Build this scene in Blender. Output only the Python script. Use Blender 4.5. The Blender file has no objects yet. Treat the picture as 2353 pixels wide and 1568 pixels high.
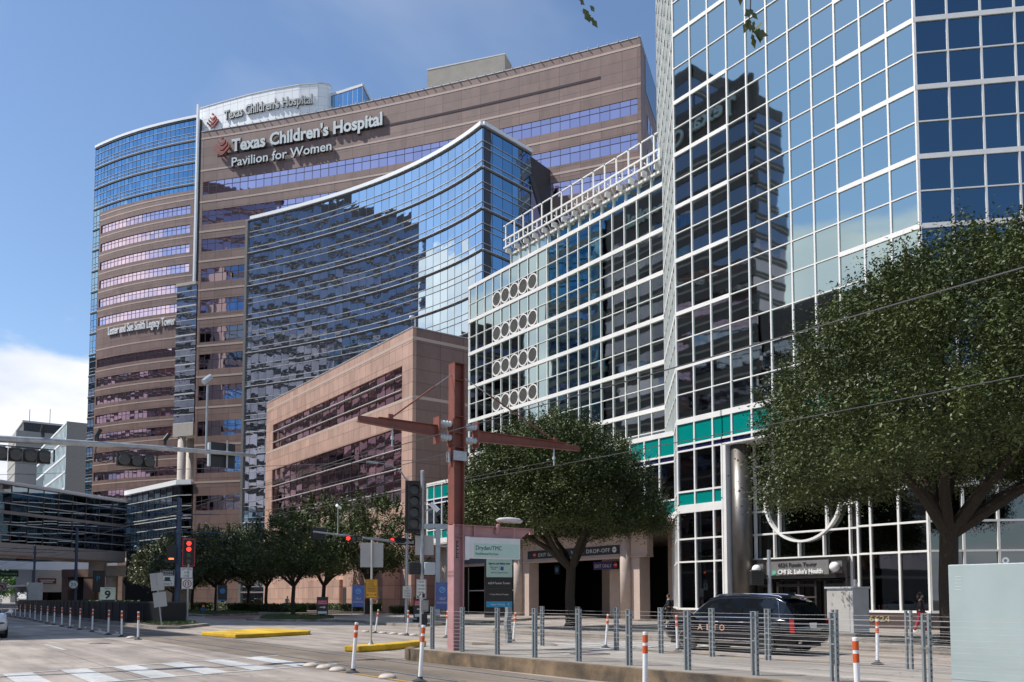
import bpy, math, random
import numpy as np
from mathutils import Vector, Matrix
random.seed(7); RNG = np.random.default_rng(7)
SC = bpy.context.scene; COL = SC.collection
R = math.radians

# ------------------------------------------------------------------ camera, sky, sun, exposure
CH = 1.65; TH = math.atan(.062); AZ = R(36)
cam = bpy.data.objects.new('camera', bpy.data.cameras.new('camera')); COL.objects.link(cam)
cam.location = (0, 0, CH); cam.rotation_euler = (math.pi/2 + TH, 0, -AZ)
cam.data.sensor_width = 36; cam.data.lens = 36*1950/2353; cam.data.shift_y = .1998
cam.data.clip_start = .1; cam.data.clip_end = 6000
SC.camera = cam
SUN = Vector((-.83, .557, 0)).normalized(); EL = R(53)
world = bpy.data.worlds.new("World"); SC.world = world; world.use_nodes = True
def build_world():
    nt = world.node_tree; N = nt.nodes; Lk = nt.links; N.clear()
    out = N.new('ShaderNodeOutputWorld'); bg = N.new('ShaderNodeBackground'); bg2 = N.new('ShaderNodeBackground')
    sky = N.new('ShaderNodeTexSky'); sky.sky_type = 'NISHITA'; sky.sun_disc = False
    sky.sun_elevation = EL; sky.sun_rotation = math.atan2(SUN.x, SUN.y) ; sky.air_density = 1.0; sky.dust_density = .25; sky.ozone_density = 3.0
    tint = N.new('ShaderNodeMix'); tint.data_type = 'RGBA'; tint.blend_type = 'MULTIPLY'; tint.inputs[0].default_value = 1
    tint.inputs[7].default_value = (.98, .985, .985, 1)
    Lk.new(sky.outputs[0], tint.inputs[6]); Lk.new(tint.outputs[2], bg.inputs[0]); bg.inputs[1].default_value = .125
    bg2.inputs[0].default_value = (.86, .9, .97, 1); bg2.inputs[1].default_value = .86
    tc = N.new('ShaderNodeTexCoord'); sep = N.new('ShaderNodeSeparateXYZ'); Lk.new(tc.outputs['Generated'], sep.inputs[0])
    def m(op, a, b=None, c=None):
        n = N.new('ShaderNodeMath'); n.operation = op
        for i, v in enumerate((a, b, c)):
            if v is None: continue
            if isinstance(v, (int, float)): n.inputs[i].default_value = v
            else: Lk.new(v, n.inputs[i])
        return n.outputs[0]
    den = m('ADD', sep.outputs[2], .22)
    comb = N.new('ShaderNodeCombineXYZ')
    Lk.new(m('DIVIDE', sep.outputs[0], den), comb.inputs[0]); Lk.new(m('DIVIDE', sep.outputs[1], den), comb.inputs[1])
    Lk.new(m('MULTIPLY', sep.outputs[2], 2.2), comb.inputs[2])
    nz = N.new('ShaderNodeTexNoise'); nz.inputs['Scale'].default_value = 1.15; nz.inputs['Detail'].default_value = 9; nz.inputs['Roughness'].default_value = .56
    nz.inputs['Distortion'].default_value = .25; Lk.new(comb.outputs[0], nz.inputs['Vector'])
    # cover is high near the horizon and thins out with elevation
    el = N.new('ShaderNodeMapRange'); el.inputs['From Min'].default_value = .22; el.inputs['From Max'].default_value = .33
    el.inputs['To Min'].default_value = .07; el.inputs['To Max'].default_value = -.34; el.clamp = True; Lk.new(m('SUBTRACT', sep.outputs[2], m('MULTIPLY', m('MAXIMUM', m('MULTIPLY', sep.outputs[0], -1), 0), .16)), el.inputs['Value'])
    s = m('ADD', m('ADD', nz.outputs[0], el.outputs[0]), m('MULTIPLY', m('MAXIMUM', sep.outputs[1], 0), .19))
    mk = N.new('ShaderNodeMapRange'); mk.interpolation_type = 'SMOOTHSTEP'
    mk.inputs['From Min'].default_value = .50; mk.inputs['From Max'].default_value = .60; mk.clamp = True; Lk.new(s, mk.inputs['Value'])
    # shading inside the clouds
    nz2 = N.new('ShaderNodeTexNoise'); nz2.inputs['Scale'].default_value = 3.5; nz2.inputs['Detail'].default_value = 6; Lk.new(comb.outputs[0], nz2.inputs['Vector'])
    cr = N.new('ShaderNodeValToRGB'); cr.color_ramp.elements[0].position = .35; cr.color_ramp.elements[0].color = (.72, .77, .87, 1)
    cr.color_ramp.elements[1].position = .62; cr.color_ramp.elements[1].color = (.95, .96, 1, 1); Lk.new(nz2.outputs[0], cr.inputs[0]); Lk.new(cr.outputs[0], bg2.inputs[0])
    # thin wisps high up
    nz3 = N.new('ShaderNodeTexNoise'); nz3.inputs['Scale'].default_value = 1.2; nz3.inputs['Detail'].default_value = 5; nz3.inputs['Distortion'].default_value = .5; Lk.new(comb.outputs[0], nz3.inputs['Vector'])
    w = N.new('ShaderNodeMapRange'); w.inputs['From Min'].default_value = .56; w.inputs['From Max'].default_value = .85; w.inputs['To Max'].default_value = .3; w.clamp = True; Lk.new(nz3.outputs[0], w.inputs['Value'])
    f = m('MAXIMUM', mk.outputs[0], w.outputs[0])
    mx = N.new('ShaderNodeMixShader'); Lk.new(f, mx.inputs[0]); Lk.new(bg.outputs[0], mx.inputs[1]); Lk.new(bg2.outputs[0], mx.inputs[2])
    Lk.new(mx.outputs[0], out.inputs[0])
build_world()
sl = bpy.data.lights.new('sun', 'SUN'); sl.energy = 4.2; sl.angle = R(.53); sl.color = (1, .955, .89)
sun = bpy.data.objects.new('sun', sl); COL.objects.link(sun); sun.location = (-60, 40, 120)
sd = Vector((SUN.x*math.cos(EL), SUN.y*math.cos(EL), math.sin(EL)))
sun.rotation_euler = sd.to_track_quat('Z', 'Y').to_euler()
SC.view_settings.view_transform = 'Standard'; SC.view_settings.look = 'None'
SC.view_settings.exposure = .4; SC.view_settings.gamma = 1
SC.render.engine = 'CYCLES'; SC.cycles.max_bounces = 8

# ------------------------------------------------------------------ materials
MATS = {}
def mat(name, col, rough=.7, metal=0, var=.12, vscale=1.5, bump=0, bscale=8, spec=.5, emit=None, es=1, coat=0, col2=None, detail=6):
    if name in MATS: return MATS[name]
    m = bpy.data.materials.new(name); m.use_nodes = True; nt = m.node_tree; N = nt.nodes; Lk = nt.links
    p = N['Principled BSDF']; p.inputs['Roughness'].default_value = rough; p.inputs['Metallic'].default_value = metal
    p.inputs['Specular IOR Level'].default_value = spec; p.inputs['Coat Weight'].default_value = coat
    tc = N.new('ShaderNodeTexCoord'); nz = N.new('ShaderNodeTexNoise'); nz.inputs['Scale'].default_value = vscale; nz.inputs['Detail'].default_value = detail
    nz.inputs['Roughness'].default_value = .62
    Lk.new(tc.outputs['Object'], nz.inputs['Vector'])
    cr = N.new('ShaderNodeValToRGB'); cr.color_ramp.elements[0].position = .3; cr.color_ramp.elements[1].position = .7
    a = [max(0, c*(1-var)) for c in col]; b = [min(1, c*(1+var)) for c in (col2 or col)]
    cr.color_ramp.elements[0].color = (*a, 1); cr.color_ramp.elements[1].color = (*b, 1)
    Lk.new(nz.outputs[0], cr.inputs[0]); Lk.new(cr.outputs[0], p.inputs['Base Color'])
    if bump:
        bn = N.new('ShaderNodeBump'); bn.inputs['Strength'].default_value = bump; bn.inputs['Distance'].default_value = .02
        n2 = N.new('ShaderNodeTexNoise'); n2.inputs['Scale'].default_value = bscale; n2.inputs['Detail'].default_value = 5
        Lk.new(tc.outputs['Object'], n2.inputs['Vector']); Lk.new(n2.outputs[0], bn.inputs['Height']); Lk.new(bn.outputs[0], p.inputs['Normal'])
    if emit: p.inputs['Emission Color'].default_value = (*emit, 1); p.inputs['Emission Strength'].default_value = es
    MATS[name] = m; return m
def stone(name, col, var=.24, bw=1.5, bh=.75, joint=.35, rough=.55, vein=.25):
    """polished or honed stone panels: joints from the wall's own metre coordinates (UV), veins and blotches"""
    m = bpy.data.materials.new(name); m.use_nodes = True; nt = m.node_tree; N = nt.nodes; Lk = nt.links
    p = N['Principled BSDF']; p.inputs['Roughness'].default_value = rough
    tc = N.new('ShaderNodeTexCoord'); br = N.new('ShaderNodeTexBrick'); Lk.new(tc.outputs['UV'], br.inputs['Vector'])
    br.offset = 0; br.squash = 1; br.inputs['Scale'].default_value = 1; br.inputs['Brick Width'].default_value = bw; br.inputs['Row Height'].default_value = bh
    br.inputs['Mortar Size'].default_value = .04; br.inputs['Mortar Smooth'].default_value = .3; br.inputs['Bias'].default_value = 0
    c1 = [c*(1-var*.5) for c in col]; c2 = [c*(1+var*.5) for c in col]
    br.inputs['Color1'].default_value = (*c1, 1); br.inputs['Color2'].default_value = (*c2, 1); br.inputs['Mortar'].default_value = (*[c*(1-joint) for c in col], 1)
    nz = N.new('ShaderNodeTexNoise'); nz.inputs['Scale'].default_value = .55; nz.inputs['Detail'].default_value = 8; nz.inputs['Roughness'].default_value = .65; nz.inputs['Distortion'].default_value = .6
    mp = N.new('ShaderNodeMapping'); mp.inputs['Scale'].default_value = (1, 1, .45); Lk.new(tc.outputs['Object'], mp.inputs[0]); Lk.new(mp.outputs[0], nz.inputs['Vector'])
    cr = N.new('ShaderNodeValToRGB'); cr.color_ramp.elements[0].position = .3; cr.color_ramp.elements[1].position = .72
    cr.color_ramp.elements[0].color = (1-vein,)*3+(1,); cr.color_ramp.elements[1].color = (1+vein*.3,)*3+(1,)
    Lk.new(nz.outputs[0], cr.inputs[0])
    mx = N.new('ShaderNodeMix'); mx.data_type = 'RGBA'; mx.blend_type = 'MULTIPLY'; mx.inputs[0].default_value = 1
    Lk.new(br.outputs['Color'], mx.inputs[6]); Lk.new(cr.outputs[0], mx.inputs[7]); Lk.new(mx.outputs[2], p.inputs['Base Color'])
    MATS[name] = m; return m
def glassm(name, tint, rough=.02, wave=.35, wscale=.5, var=.1, dark=.02, zs=1.0):
    """coated facade glass: tinted mirror, each pane a little different and slightly wavy"""
    m = bpy.data.materials.new(name); m.use_nodes = True; nt = m.node_tree; N = nt.nodes; Lk = nt.links
    p = N['Principled BSDF']; p.inputs['Roughness'].default_value = rough; p.inputs['Metallic'].default_value = 1
    g = N.new('ShaderNodeNewGeometry'); cr = N.new('ShaderNodeValToRGB')
    cr.color_ramp.elements[0].color = (*[c*(1-var) for c in tint], 1); cr.color_ramp.elements[1].color = (*[min(1, c*(1+var)) for c in tint], 1)
    Lk.new(g.outputs['Random Per Island'], cr.inputs[0]); Lk.new(cr.outputs[0], p.inputs['Base Color'])
    tc = N.new('ShaderNodeTexCoord'); add = N.new('ShaderNodeVectorMath'); add.operation = 'ADD'
    cx = N.new('ShaderNodeCombineXYZ'); mm = N.new('ShaderNodeMath'); mm.operation = 'MULTIPLY'; mm.inputs[1].default_value = 37.
    Lk.new(g.outputs['Random Per Island'], mm.inputs[0]); Lk.new(mm.outputs[0], cx.inputs[0]); Lk.new(mm.outputs[0], cx.inputs[2])
    mp = N.new('ShaderNodeMapping'); mp.inputs['Scale'].default_value = (1, 1, zs)
    Lk.new(tc.outputs['Object'], mp.inputs[0]); Lk.new(mp.outputs[0], add.inputs[0]); Lk.new(cx.outputs[0], add.inputs[1])
    nz = N.new('ShaderNodeTexNoise'); nz.inputs['Scale'].default_value = wscale; nz.inputs['Detail'].default_value = 1.5; Lk.new(add.outputs[0], nz.inputs['Vector'])
    bn = N.new('ShaderNodeBump'); bn.inputs['Strength'].default_value = wave; bn.inputs['Distance'].default_value = .02
    Lk.new(nz.outputs[0], bn.inputs['Height']); Lk.new(bn.outputs[0], p.inputs['Normal'])
    MATS[name] = m; return m
M = {}
M['white'] = mat('white_painted_metal', (.76, .75, .72), .45, var=.07, vscale=.9, detail=9)
M['stone_brown'] = stone('brown_granite', (.25, .166, .142), bw=3.2, bh=1.55, joint=.5)
M['stone_light'] = stone('tan_granite', (.53, .345, .275), bw=1.6, bh=1.55, joint=.5)
M['stone_line'] = mat('light_stone_course', (.50, .39, .33), .6, var=.06)
M['stone_dark'] = mat('dark_polished_granite', (.085, .062, .056), .25, var=.5, vscale=40, detail=3)
M['beige'] = mat('beige_precast', (.47, .37, .32), .7, var=.07)
M['column'] = mat('column_precast', (.46, .38, .33), .75, var=.1, vscale=2.5)
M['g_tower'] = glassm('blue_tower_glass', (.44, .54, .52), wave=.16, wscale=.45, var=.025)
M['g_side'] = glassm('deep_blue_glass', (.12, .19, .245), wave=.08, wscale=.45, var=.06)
M['g_dark'] = glassm('dark_lobby_glass', (.12, .13, .135), wave=.08, wscale=.4, var=.1)
M['g_curve'] = glassm('curved_curtain_glass', (.62, .74, .80), wave=.3, wscale=.55, var=.07, zs=1.6)
M['g_pav'] = glassm('mauve_strip_glass', (.80, .62, .72), wave=.25, wscale=.5, var=.07, zs=1.5)
M['g_opp'] = glassm('shaded_mauve_glass', (.40, .34, .38), wave=.25, wscale=.5, var=.1)  # darker copy of the mauve strip glass, shade put into its tint
M['stone_opp'] = stone('shaded_brown_granite', (.15, .115, .105), bw=3.2, bh=1.55)  # darker copy of the brown granite, shade put into its colour
M['g_red'] = glassm('rose_podium_glass', (.42, .25, .27), wave=.4, wscale=.5, var=.2, zs=1.5)
M['g_leg'] = glassm('legacy_blue_glass', (.24, .43, .60), wave=.15, wscale=.5, var=.15)
M['g_walk'] = glassm('skywalk_glass', (.25, .30, .35), wave=.3, wscale=.4, var=.25)
M['teal'] = mat('teal_spandrel_glass', (.0, .215, .19), .12, var=.03, spec=.6)
M['navy'] = mat('navy_spandrel_glass', (.012, .014, .06), .12, var=.05)
M['mull_dark'] = mat('dark_mullion', (.05, .05, .055), .5)
M['alu'] = mat('aluminium_fin', (.62, .62, .62), .4, var=.05)
M['rib'] = mat('grey_metal_band', (.17, .16, .155), .45)
M['panel_white'] = mat('white_metal_panel', (.86, .89, .90), .5, var=.03)
M['precast'] = mat('grey_precast', (.34, .32, .28), .8, var=.14, vscale=.5)
M['black'] = mat('black_plastic', (.012, .012, .013), .45)
M['void'] = mat('interior_shade', (.03, .027, .025), .9)  # near-black stands in for shade inside openings; also fills building cores
M['galv'] = mat('galvanised_steel', (.36, .38, .40), .42, metal=.6, var=.18, vscale=9)
M['greypost'] = mat('grey_painted_steel', (.20, .225, .235), .5, var=.12, vscale=12)
M['red'] = mat('rust_red_paint', (.185, .06, .044), .6, var=.25, vscale=2.2, detail=10)
M['pink'] = mat('faded_pink_paint', (.41, .22, .22), .6, var=.14, vscale=2.2, detail=10)
M['bluepole'] = mat('navy_painted_pole', (.035, .06, .11), .45)
M['cab'] = mat('pale_grey_green_cabinet', (.325, .39, .39), .45, var=.09, vscale=.9, detail=10)
M['orange'] = mat('orange_reflective', (.58, .085, .01), .5, var=.08)
M['postwhite'] = mat('white_plastic', (.72, .72, .72), .45, var=.05)
M['rubber'] = mat('dark_rubber', (.035, .037, .04), .7)
M['yellow'] = mat('yellow_kerb_paint', (.66, .40, .012), .65, var=.1, vscale=3, bump=.3)
M['letters'] = mat('letter_grey_white', (.60, .66, .66), .5, var=.03)
M['sign_mid'] = mat('letter_mid_grey', (.42, .44, .43), .5, var=.03)
M['logo'] = mat('logo_red', (.30, .045, .035), .5, var=.04)
M['signwhite'] = mat('sign_white', (.66, .66, .62), .5, var=.04)
M['signback'] = mat('sign_back_aluminium', (.40, .39, .37), .5, var=.08)
M['signblack'] = mat('sign_black', (.018, .018, .02), .4)
M['signgreen'] = mat('sign_green', (.01, .15, .09), .5)
M['signteal'] = mat('sign_pale_green', (.42, .58, .50), .4, var=.05)
M['signred'] = mat('sign_red', (.42, .02, .025), .5)
M['signyellow'] = mat('sign_amber', (.62, .30, .01), .5)
M['signblue'] = mat('sign_blue', (.12, .16, .42), .5)
M['cyan'] = mat('sign_cyan', (.03, .28, .50), .5)
M['cable'] = mat('steel_cable', (.42, .40, .38), .6, metal=.0)
M['wire'] = mat('overhead_wire', (.06, .06, .065), .5)
M['insul'] = mat('grey_ceramic_insulator', (.42, .46, .48), .3)
M['steel'] = mat('brushed_steel_column', (.15, .14, .13), .42, metal=.8, var=.12)
M['bark'] = mat('tree_bark', (.042, .033, .025), .9, var=.35, vscale=14, bump=.6, bscale=20)
M['leaf'] = mat('oak_leaf', (.028, .048, .015), .5, var=.4, vscale=.7, spec=.28, col2=(.080, .100, .030))
M['leaf2'] = mat('young_oak_leaf', (.05, .075, .028), .45, var=.3, vscale=1.2, spec=.4, col2=(.105, .12, .05))
M['leaf3'] = mat('bright_leaf', (.09, .20, .02), .55, var=.25)
M['hedge'] = mat('hedge_leaf', (.05, .10, .02), .6, var=.35)
M['lampred'] = mat('red_signal_lens', (.5, .01, .01), .4, emit=(1, .03, .02), es=2.2)
M['carblack'] = mat('black_car_paint', (.004, .005, .009), .10, var=.02, coat=.35, spec=.35)
M['carglass'] = mat('tinted_car_glass', (.006, .008, .01), .03, var=.02, spec=.5)
M['chrome'] = mat('chrome', (.8, .8, .82), .08, metal=1, var=.02)
M['tyre'] = mat('tyre_rubber', (.012, .012, .012), .8)
M['carwhite'] = mat('white_car_paint', (.7, .7, .7), .2, var=.02, coat=1)
M['tail'] = mat('tail_lamp_red', (.16, .004, .004), .2, emit=(1, .02, .02), es=.12)
M['globe'] = mat('white_lamp_globe', (.85, .85, .84), .35, var=.01)
M['soil'] = mat('planting_soil', (.06, .045, .03), .95, var=.4, vscale=6, bump=.6)
M['concrete_wall'] = mat('pale_concrete', (.50, .46, .41), .8, var=.08)

# ------------------------------------------------------------------ mesh builder
class Fr:
    """frame: p origin, n outward normal in plan, a = to the right as seen from outside, b = up, c = outward"""
    def __init__(s, p, n):
        s.p = Vector(p); l = math.hypot(n[0], n[1]); s.n = Vector((n[0]/l, n[1]/l, 0)); s.t = Vector((-s.n.y, s.n.x, 0))
    def at(s, a, b, c): return s.p + s.t*a + s.n*c + Vector((0, 0, b))
class Path:
    def __init__(s, pts):
        s.P = [Vector((x, y, 0)) for x, y in pts]; s.S = [0]
        for i in range(1, len(s.P)): s.S.append(s.S[-1] + (s.P[i]-s.P[i-1]).length)
        s.L = s.S[-1]; T = [(s.P[i+1]-s.P[i]).normalized() for i in range(len(s.P)-1)]
        s.T = [T[0]] + [(T[i-1]+T[i]).normalized() for i in range(1, len(T))] + [T[-1]]
    def at(s, u, c=0):
        i = 0
        while i < len(s.S)-2 and u > s.S[i+1]: i += 1
        f = (u-s.S[i])/(s.S[i+1]-s.S[i]); p = s.P[i].lerp(s.P[i+1], f)
        g = min(1, max(0, f)); t = s.T[i].lerp(s.T[i+1], g).normalized()
        return p + Vector((t.y, -t.x, 0))*c, t
    def us(s, u0, u1, step=None):
        k = [u0] + [u for u in s.S if u0+.01 < u < u1-.01] + [u1]
        return k
    def div(s, n, u0=0, u1=None):
        u1 = s.L if u1 is None else u1; return [u0+(u1-u0)*i/n for i in range(n+1)]
class MB:
    def __init__(s): s.v = []; s.f = []; s.uv = []
    def q(s, pts, uv=None):
        k = len(s.v); s.v += [tuple(p) for p in pts]; s.f.append(tuple(range(k, k+len(pts))))
        s.uv += uv if uv else [(0, 0)]*len(pts)
    def hexa(s, P, uvs=None):
        k = len(s.v); s.v += [tuple(p) for p in P]
        F = [(0, 1, 2, 3), (7, 6, 5, 4), (0, 4, 5, 1), (1, 5, 6, 2), (2, 6, 7, 3), (3, 7, 4, 0)]
        for f in F:
            s.f.append(tuple(k+i for i in f)); s.uv += [uvs[i] for i in f] if uvs else [(0, 0)]*4
    def box(s, x0, x1, y0, y1, z0, z1):
        P = [(x0, y0, z0), (x1, y0, z0), (x1, y1, z0), (x0, y1, z0), (x0, y0, z1), (x1, y0, z1), (x1, y1, z1), (x0, y1, z1)]
        P = [P[i] for i in (3, 2, 1, 0, 7, 6, 5, 4)]
        s.hexa(P, [(p[0]+p[1], p[2]) for p in P])
    def fb(s, F, a0, a1, b0, b1, c0, c1):
        P = [F.at(a, b, c) for (a, b, c) in [(a0, b0, c1), (a0, b0, c0), (a1, b0, c0), (a1, b0, c1), (a0, b1, c1), (a0, b1, c0), (a1, b1, c0), (a1, b1, c1)]]
        P = [P[i] for i in (3, 2, 1, 0, 7, 6, 5, 4)]
        ab = [(a1, b0), (a1, b0), (a0, b0), (a0, b0), (a1, b1), (a1, b1), (a0, b1), (a0, b1)]
        P = [P[i] for i in (3, 2, 1, 0, 7, 6, 5, 4)]; s.hexa(P, [(0, 0)]*8)
    def strip(s, path, u0, u1, z0, z1, c0, c1, z0b=None, z1b=None):
        """solid band along a path between two heights, from offset c0 out to c1"""
        K = path.us(u0, u1)
        rows = []
        for u in K:
            a = path.at(u, c0)[0]; b = path.at(u, c1)[0]
            rows.append((Vector((a.x, a.y, z0)), Vector((b.x, b.y, z0)), Vector((b.x, b.y, z1)), Vector((a.x, a.y, z1)), u))
        for i in range(len(rows)-1):
            A = rows[i]; B = rows[i+1]; ua, ub = A[4], B[4]
            s.q([A[1], B[1], B[2], A[2]], [(ua, z0), (ub, z0), (ub, z1), (ua, z1)])
            s.q([A[3], A[2], B[2], B[3]], [(ua, z1)]*2+[(ub, z1)]*2); s.q([A[0], B[0], B[1], A[1]], [(ua, z0)]*2+[(ub, z0)]*2)
            s.q([B[0], A[0], A[3], B[3]], [(ub, z0), (ua, z0), (ua, z1), (ub, z1)])
        A = rows[0]; s.q([A[0], A[1], A[2], A[3]], [(0, z0), (c1-c0, z0), (c1-c0, z1), (0, z1)])
        A = rows[-1]; s.q([A[3], A[2], A[1], A[0]], [(0, z1), (c1-c0, z1), (c1-c0, z0), (0, z0)])
    def vbar(s, path, u, w, z0, z1, c0, c1): s.strip(path, max(0, u-w/2), min(path.L, u+w/2), z0, z1, c0, c1)
    def panes(s, path, us, zs, c, tilt=.002):
        for i in range(len(us)-1):
            A, t = path.at(us[i], c); B, _ = path.at(us[i+1], c)
            d = (B-A); n = Vector((d.y, -d.x, 0)).normalized()
            for j in range(len(zs)-1):
                ta = random.gauss(0, tilt)*d.length/2; tb = random.gauss(0, tilt)*(zs[j+1]-zs[j])/2
                z0, z1 = zs[j], zs[j+1]
                P = [A+n*(-ta-tb), B+n*(ta-tb), B+n*(ta+tb), A+n*(-ta+tb)]
                s.q([(P[0].x, P[0].y, z0), (P[1].x, P[1].y, z0), (P[2].x, P[2].y, z1), (P[3].x, P[3].y, z1)])
    def tube(s, P, r, n=8, cap=True, r2=None):
        P = [Vector(p) for p in P]; k0 = len(s.v); m = len(P)
        for i, p in enumerate(P):
            t = (P[min(i+1, m-1)]-P[max(i-1, 0)]).normalized()
            up = Vector((0, 0, 1)) if abs(t.z) < .9 else Vector((1, 0, 0))
            a = t.cross(up).normalized(); b = t.cross(a).normalized()
            rr = r if isinstance(r, (int, float)) else r[i]
            for j in range(n):
                w = 2*math.pi*j/n; s.v.append(tuple(p + a*math.cos(w)*rr + b*math.sin(w)*rr))
        for i in range(m-1):
            for j in range(n):
                a = k0+i*n+j; b = k0+i*n+(j+1) % n
                s.f.append((a, b, b+n, a+n)); s.uv += [(0, 0)]*4
        if cap:
            s.f.append(tuple(k0+j for j in range(n))[::-1]); s.uv += [(0, 0)]*n
            s.f.append(tuple(k0+(m-1)*n+j for j in range(n))); s.uv += [(0, 0)]*n
    def lathe(s, c, prof, n=16):
        """prof: (radius, z) list turned about the vertical through c"""
        k0 = len(s.v); m = len(prof)
        for r, z in prof:
            for j in range(n):
                w = 2*math.pi*j/n; s.v.append((c[0]+math.cos(w)*r, c[1]+math.sin(w)*r, c[2]+z))
        for i in range(m-1):
            for j in range(n):
                a = k0+i*n+j; b = k0+i*n+(j+1) % n
                s.f.append((a, b, b+n, a+n)); s.uv += [(0, 0)]*4
        s.f.append(tuple(k0+j for j in range(n))[::-1]); s.uv += [(0, 0)]*n
        s.f.append(tuple(k0+(m-1)*n+j for j in range(n))); s.uv += [(0, 0)]*n
    def prism(s, pts, z0, z1):
        n = len(pts); k = len(s.v); s.v += [(x, y, z0) for x, y in pts] + [(x, y, z1) for x, y in pts]
        s.f.append(tuple(range(k, k+n))[::-1]); s.uv += [(0, 0)]*n
        s.f.append(tuple(range(k+n, k+2*n))); s.uv += [(p[0], p[1]) for p in pts]
        for i in range(n):
            j = (i+1) % n; s.f.append((k+i, k+j, k+n+j, k+n+i)); s.uv += [(0, 0), (1, 0), (1, 1), (0, 1)]
    def disc(s, F, a, b, c0, c1, r, n=20, ri=0):
        """disc or ring of thickness c0..c1 in a frame's plane"""
        W = [2*math.pi*i/n for i in range(n)]
        o0 = [F.at(a+math.cos(w)*r, b+math.sin(w)*r, c0) for w in W]; o1 = [F.at(a+math.cos(w)*r, b+math.sin(w)*r, c1) for w in W]
        if not ri:
            s.q(o1)
            for i in range(n): j = (i+1) % n; s.q([o0[i], o0[j], o1[j], o1[i]])
            s.q(o0[::-1])
        else:
            i0 = [F.at(a+math.cos(w)*ri, b+math.sin(w)*ri, c0) for w in W]; i1 = [F.at(a+math.cos(w)*ri, b+math.sin(w)*ri, c1) for w in W]
            for i in range(n):
                j = (i+1) % n
                s.q([i1[i], o1[i], o1[j], i1[j]]); s.q([o0[i], o0[j], o1[j], o1[i]]); s.q([i0[j], i0[i], i1[i], i1[j]])
    def mesh(s, name, m, org=(0, 0, 0), smooth=False):
        me = bpy.data.meshes.new(name); o = Vector(org)
        V = [(v[0]-o.x, v[1]-o.y, v[2]-o.z) for v in s.v]
        me.from_pydata(V, [], s.f); uvl = me.uv_layers.new(name='UV')
        fl = np.array(s.uv, dtype=np.float32).ravel()
        if len(fl) == 2*len(me.loops): uvl.data.foreach_set('uv', fl)
        me.materials.append(m)
        if smooth: me.shade_smooth()
        me.update(); return me
def tag(o, label=None, cat=None, group=None, kind=None):
    if label: o['label'] = label
    if cat: o['category'] = cat
    if group: o['group'] = group
    if kind: o['kind'] = kind
    return o
def root(name, loc, label, cat, group=None, rz=0):
    o = bpy.data.objects.new(name, None); o.location = loc; o.rotation_euler = (0, 0, rz); o.empty_display_size = .2
    COL.objects.link(o); return tag(o, label, cat, group)
def worg(o):
    v = Vector((0, 0, 0))
    while o: v += o.location; o = o.parent
    return v
def part(name, mb, m, parent=None, smooth=False, label=None, local=False):
    """world-space geometry becomes a child mesh whose origin is the thing's own"""
    org = worg(parent) if (parent and not local) else Vector((0, 0, 0))
    o = bpy.data.objects.new(name, mb.mesh(name, m, org, smooth)); COL.objects.link(o)
    if parent: o.parent = parent
    if label: o['label'] = label
    return o
def solo(name, mb, m, label=None, cat=None, group=None, kind=None, loc=(0, 0, 0), smooth=False):
    o = bpy.data.objects.new(name, mb.mesh(name, m, loc, smooth)); o.location = loc; COL.objects.link(o); return tag(o, label, cat, group, kind)
def dup(r, loc, rz=None, label=None, group=None):
    def rec(o, par):
        c = o.copy(); COL.objects.link(c); c.parent = par
        for ch in [k for k in o.children]: rec(ch, c)
        return c
    c = rec(r, r.parent); c.location = loc
    if rz is not None: c.rotation_euler = (0, 0, rz)
    if label: c['label'] = label
    if group: c['group'] = group
    return c
def text_mesh(txt, size=1, ext=.02, offset=0, align='LEFT', spacing=1, res=3, shear=0):
    cu = bpy.data.curves.new('t', 'FONT'); cu.body = txt; cu.size = size; cu.extrude = ext; cu.offset = offset; cu.align_x = align
    cu.space_character = spacing; cu.resolution_u = res; cu.shear = shear; cu.fill_mode = 'BOTH'
    o = bpy.data.objects.new('t', cu); me = bpy.data.meshes.new_from_object(o); bpy.data.objects.remove(o); bpy.data.curves.remove(cu)
    return me
def text(parent, txt, F, a, b, size, m, width=None, ext=.004, offset=0, align='LEFT', c=.004, name='lettering', spacing=1):
    """lettering on a flat sign: a, b = baseline start in the sign's frame; width squeezes the line to that length"""
    me = text_mesh(txt, size, ext, offset, align, spacing, 2)
    n = len(me.vertices); co = np.empty(n*3); me.vertices.foreach_get('co', co); co = co.reshape(-1, 3)
    if width:
        w = co[:, 0].max()-co[:, 0].min()
        if w > 0: co[:, 0] *= width/w
    org = worg(parent) if parent else Vector((0, 0, 0))
    T = np.array(F.t); Nn = np.array(F.n); P = np.array(F.p-org)
    W = P + np.outer(co[:, 0]+a, T) + np.outer(co[:, 2]+c+ext, Nn); W[:, 2] += co[:, 1]+b
    me.vertices.foreach_set('co', W.ravel()); me.materials.clear(); me.materials.append(m); me.update()
    o = bpy.data.objects.new(name, me); COL.objects.link(o)
    if parent: o.parent = parent
    return o
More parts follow.
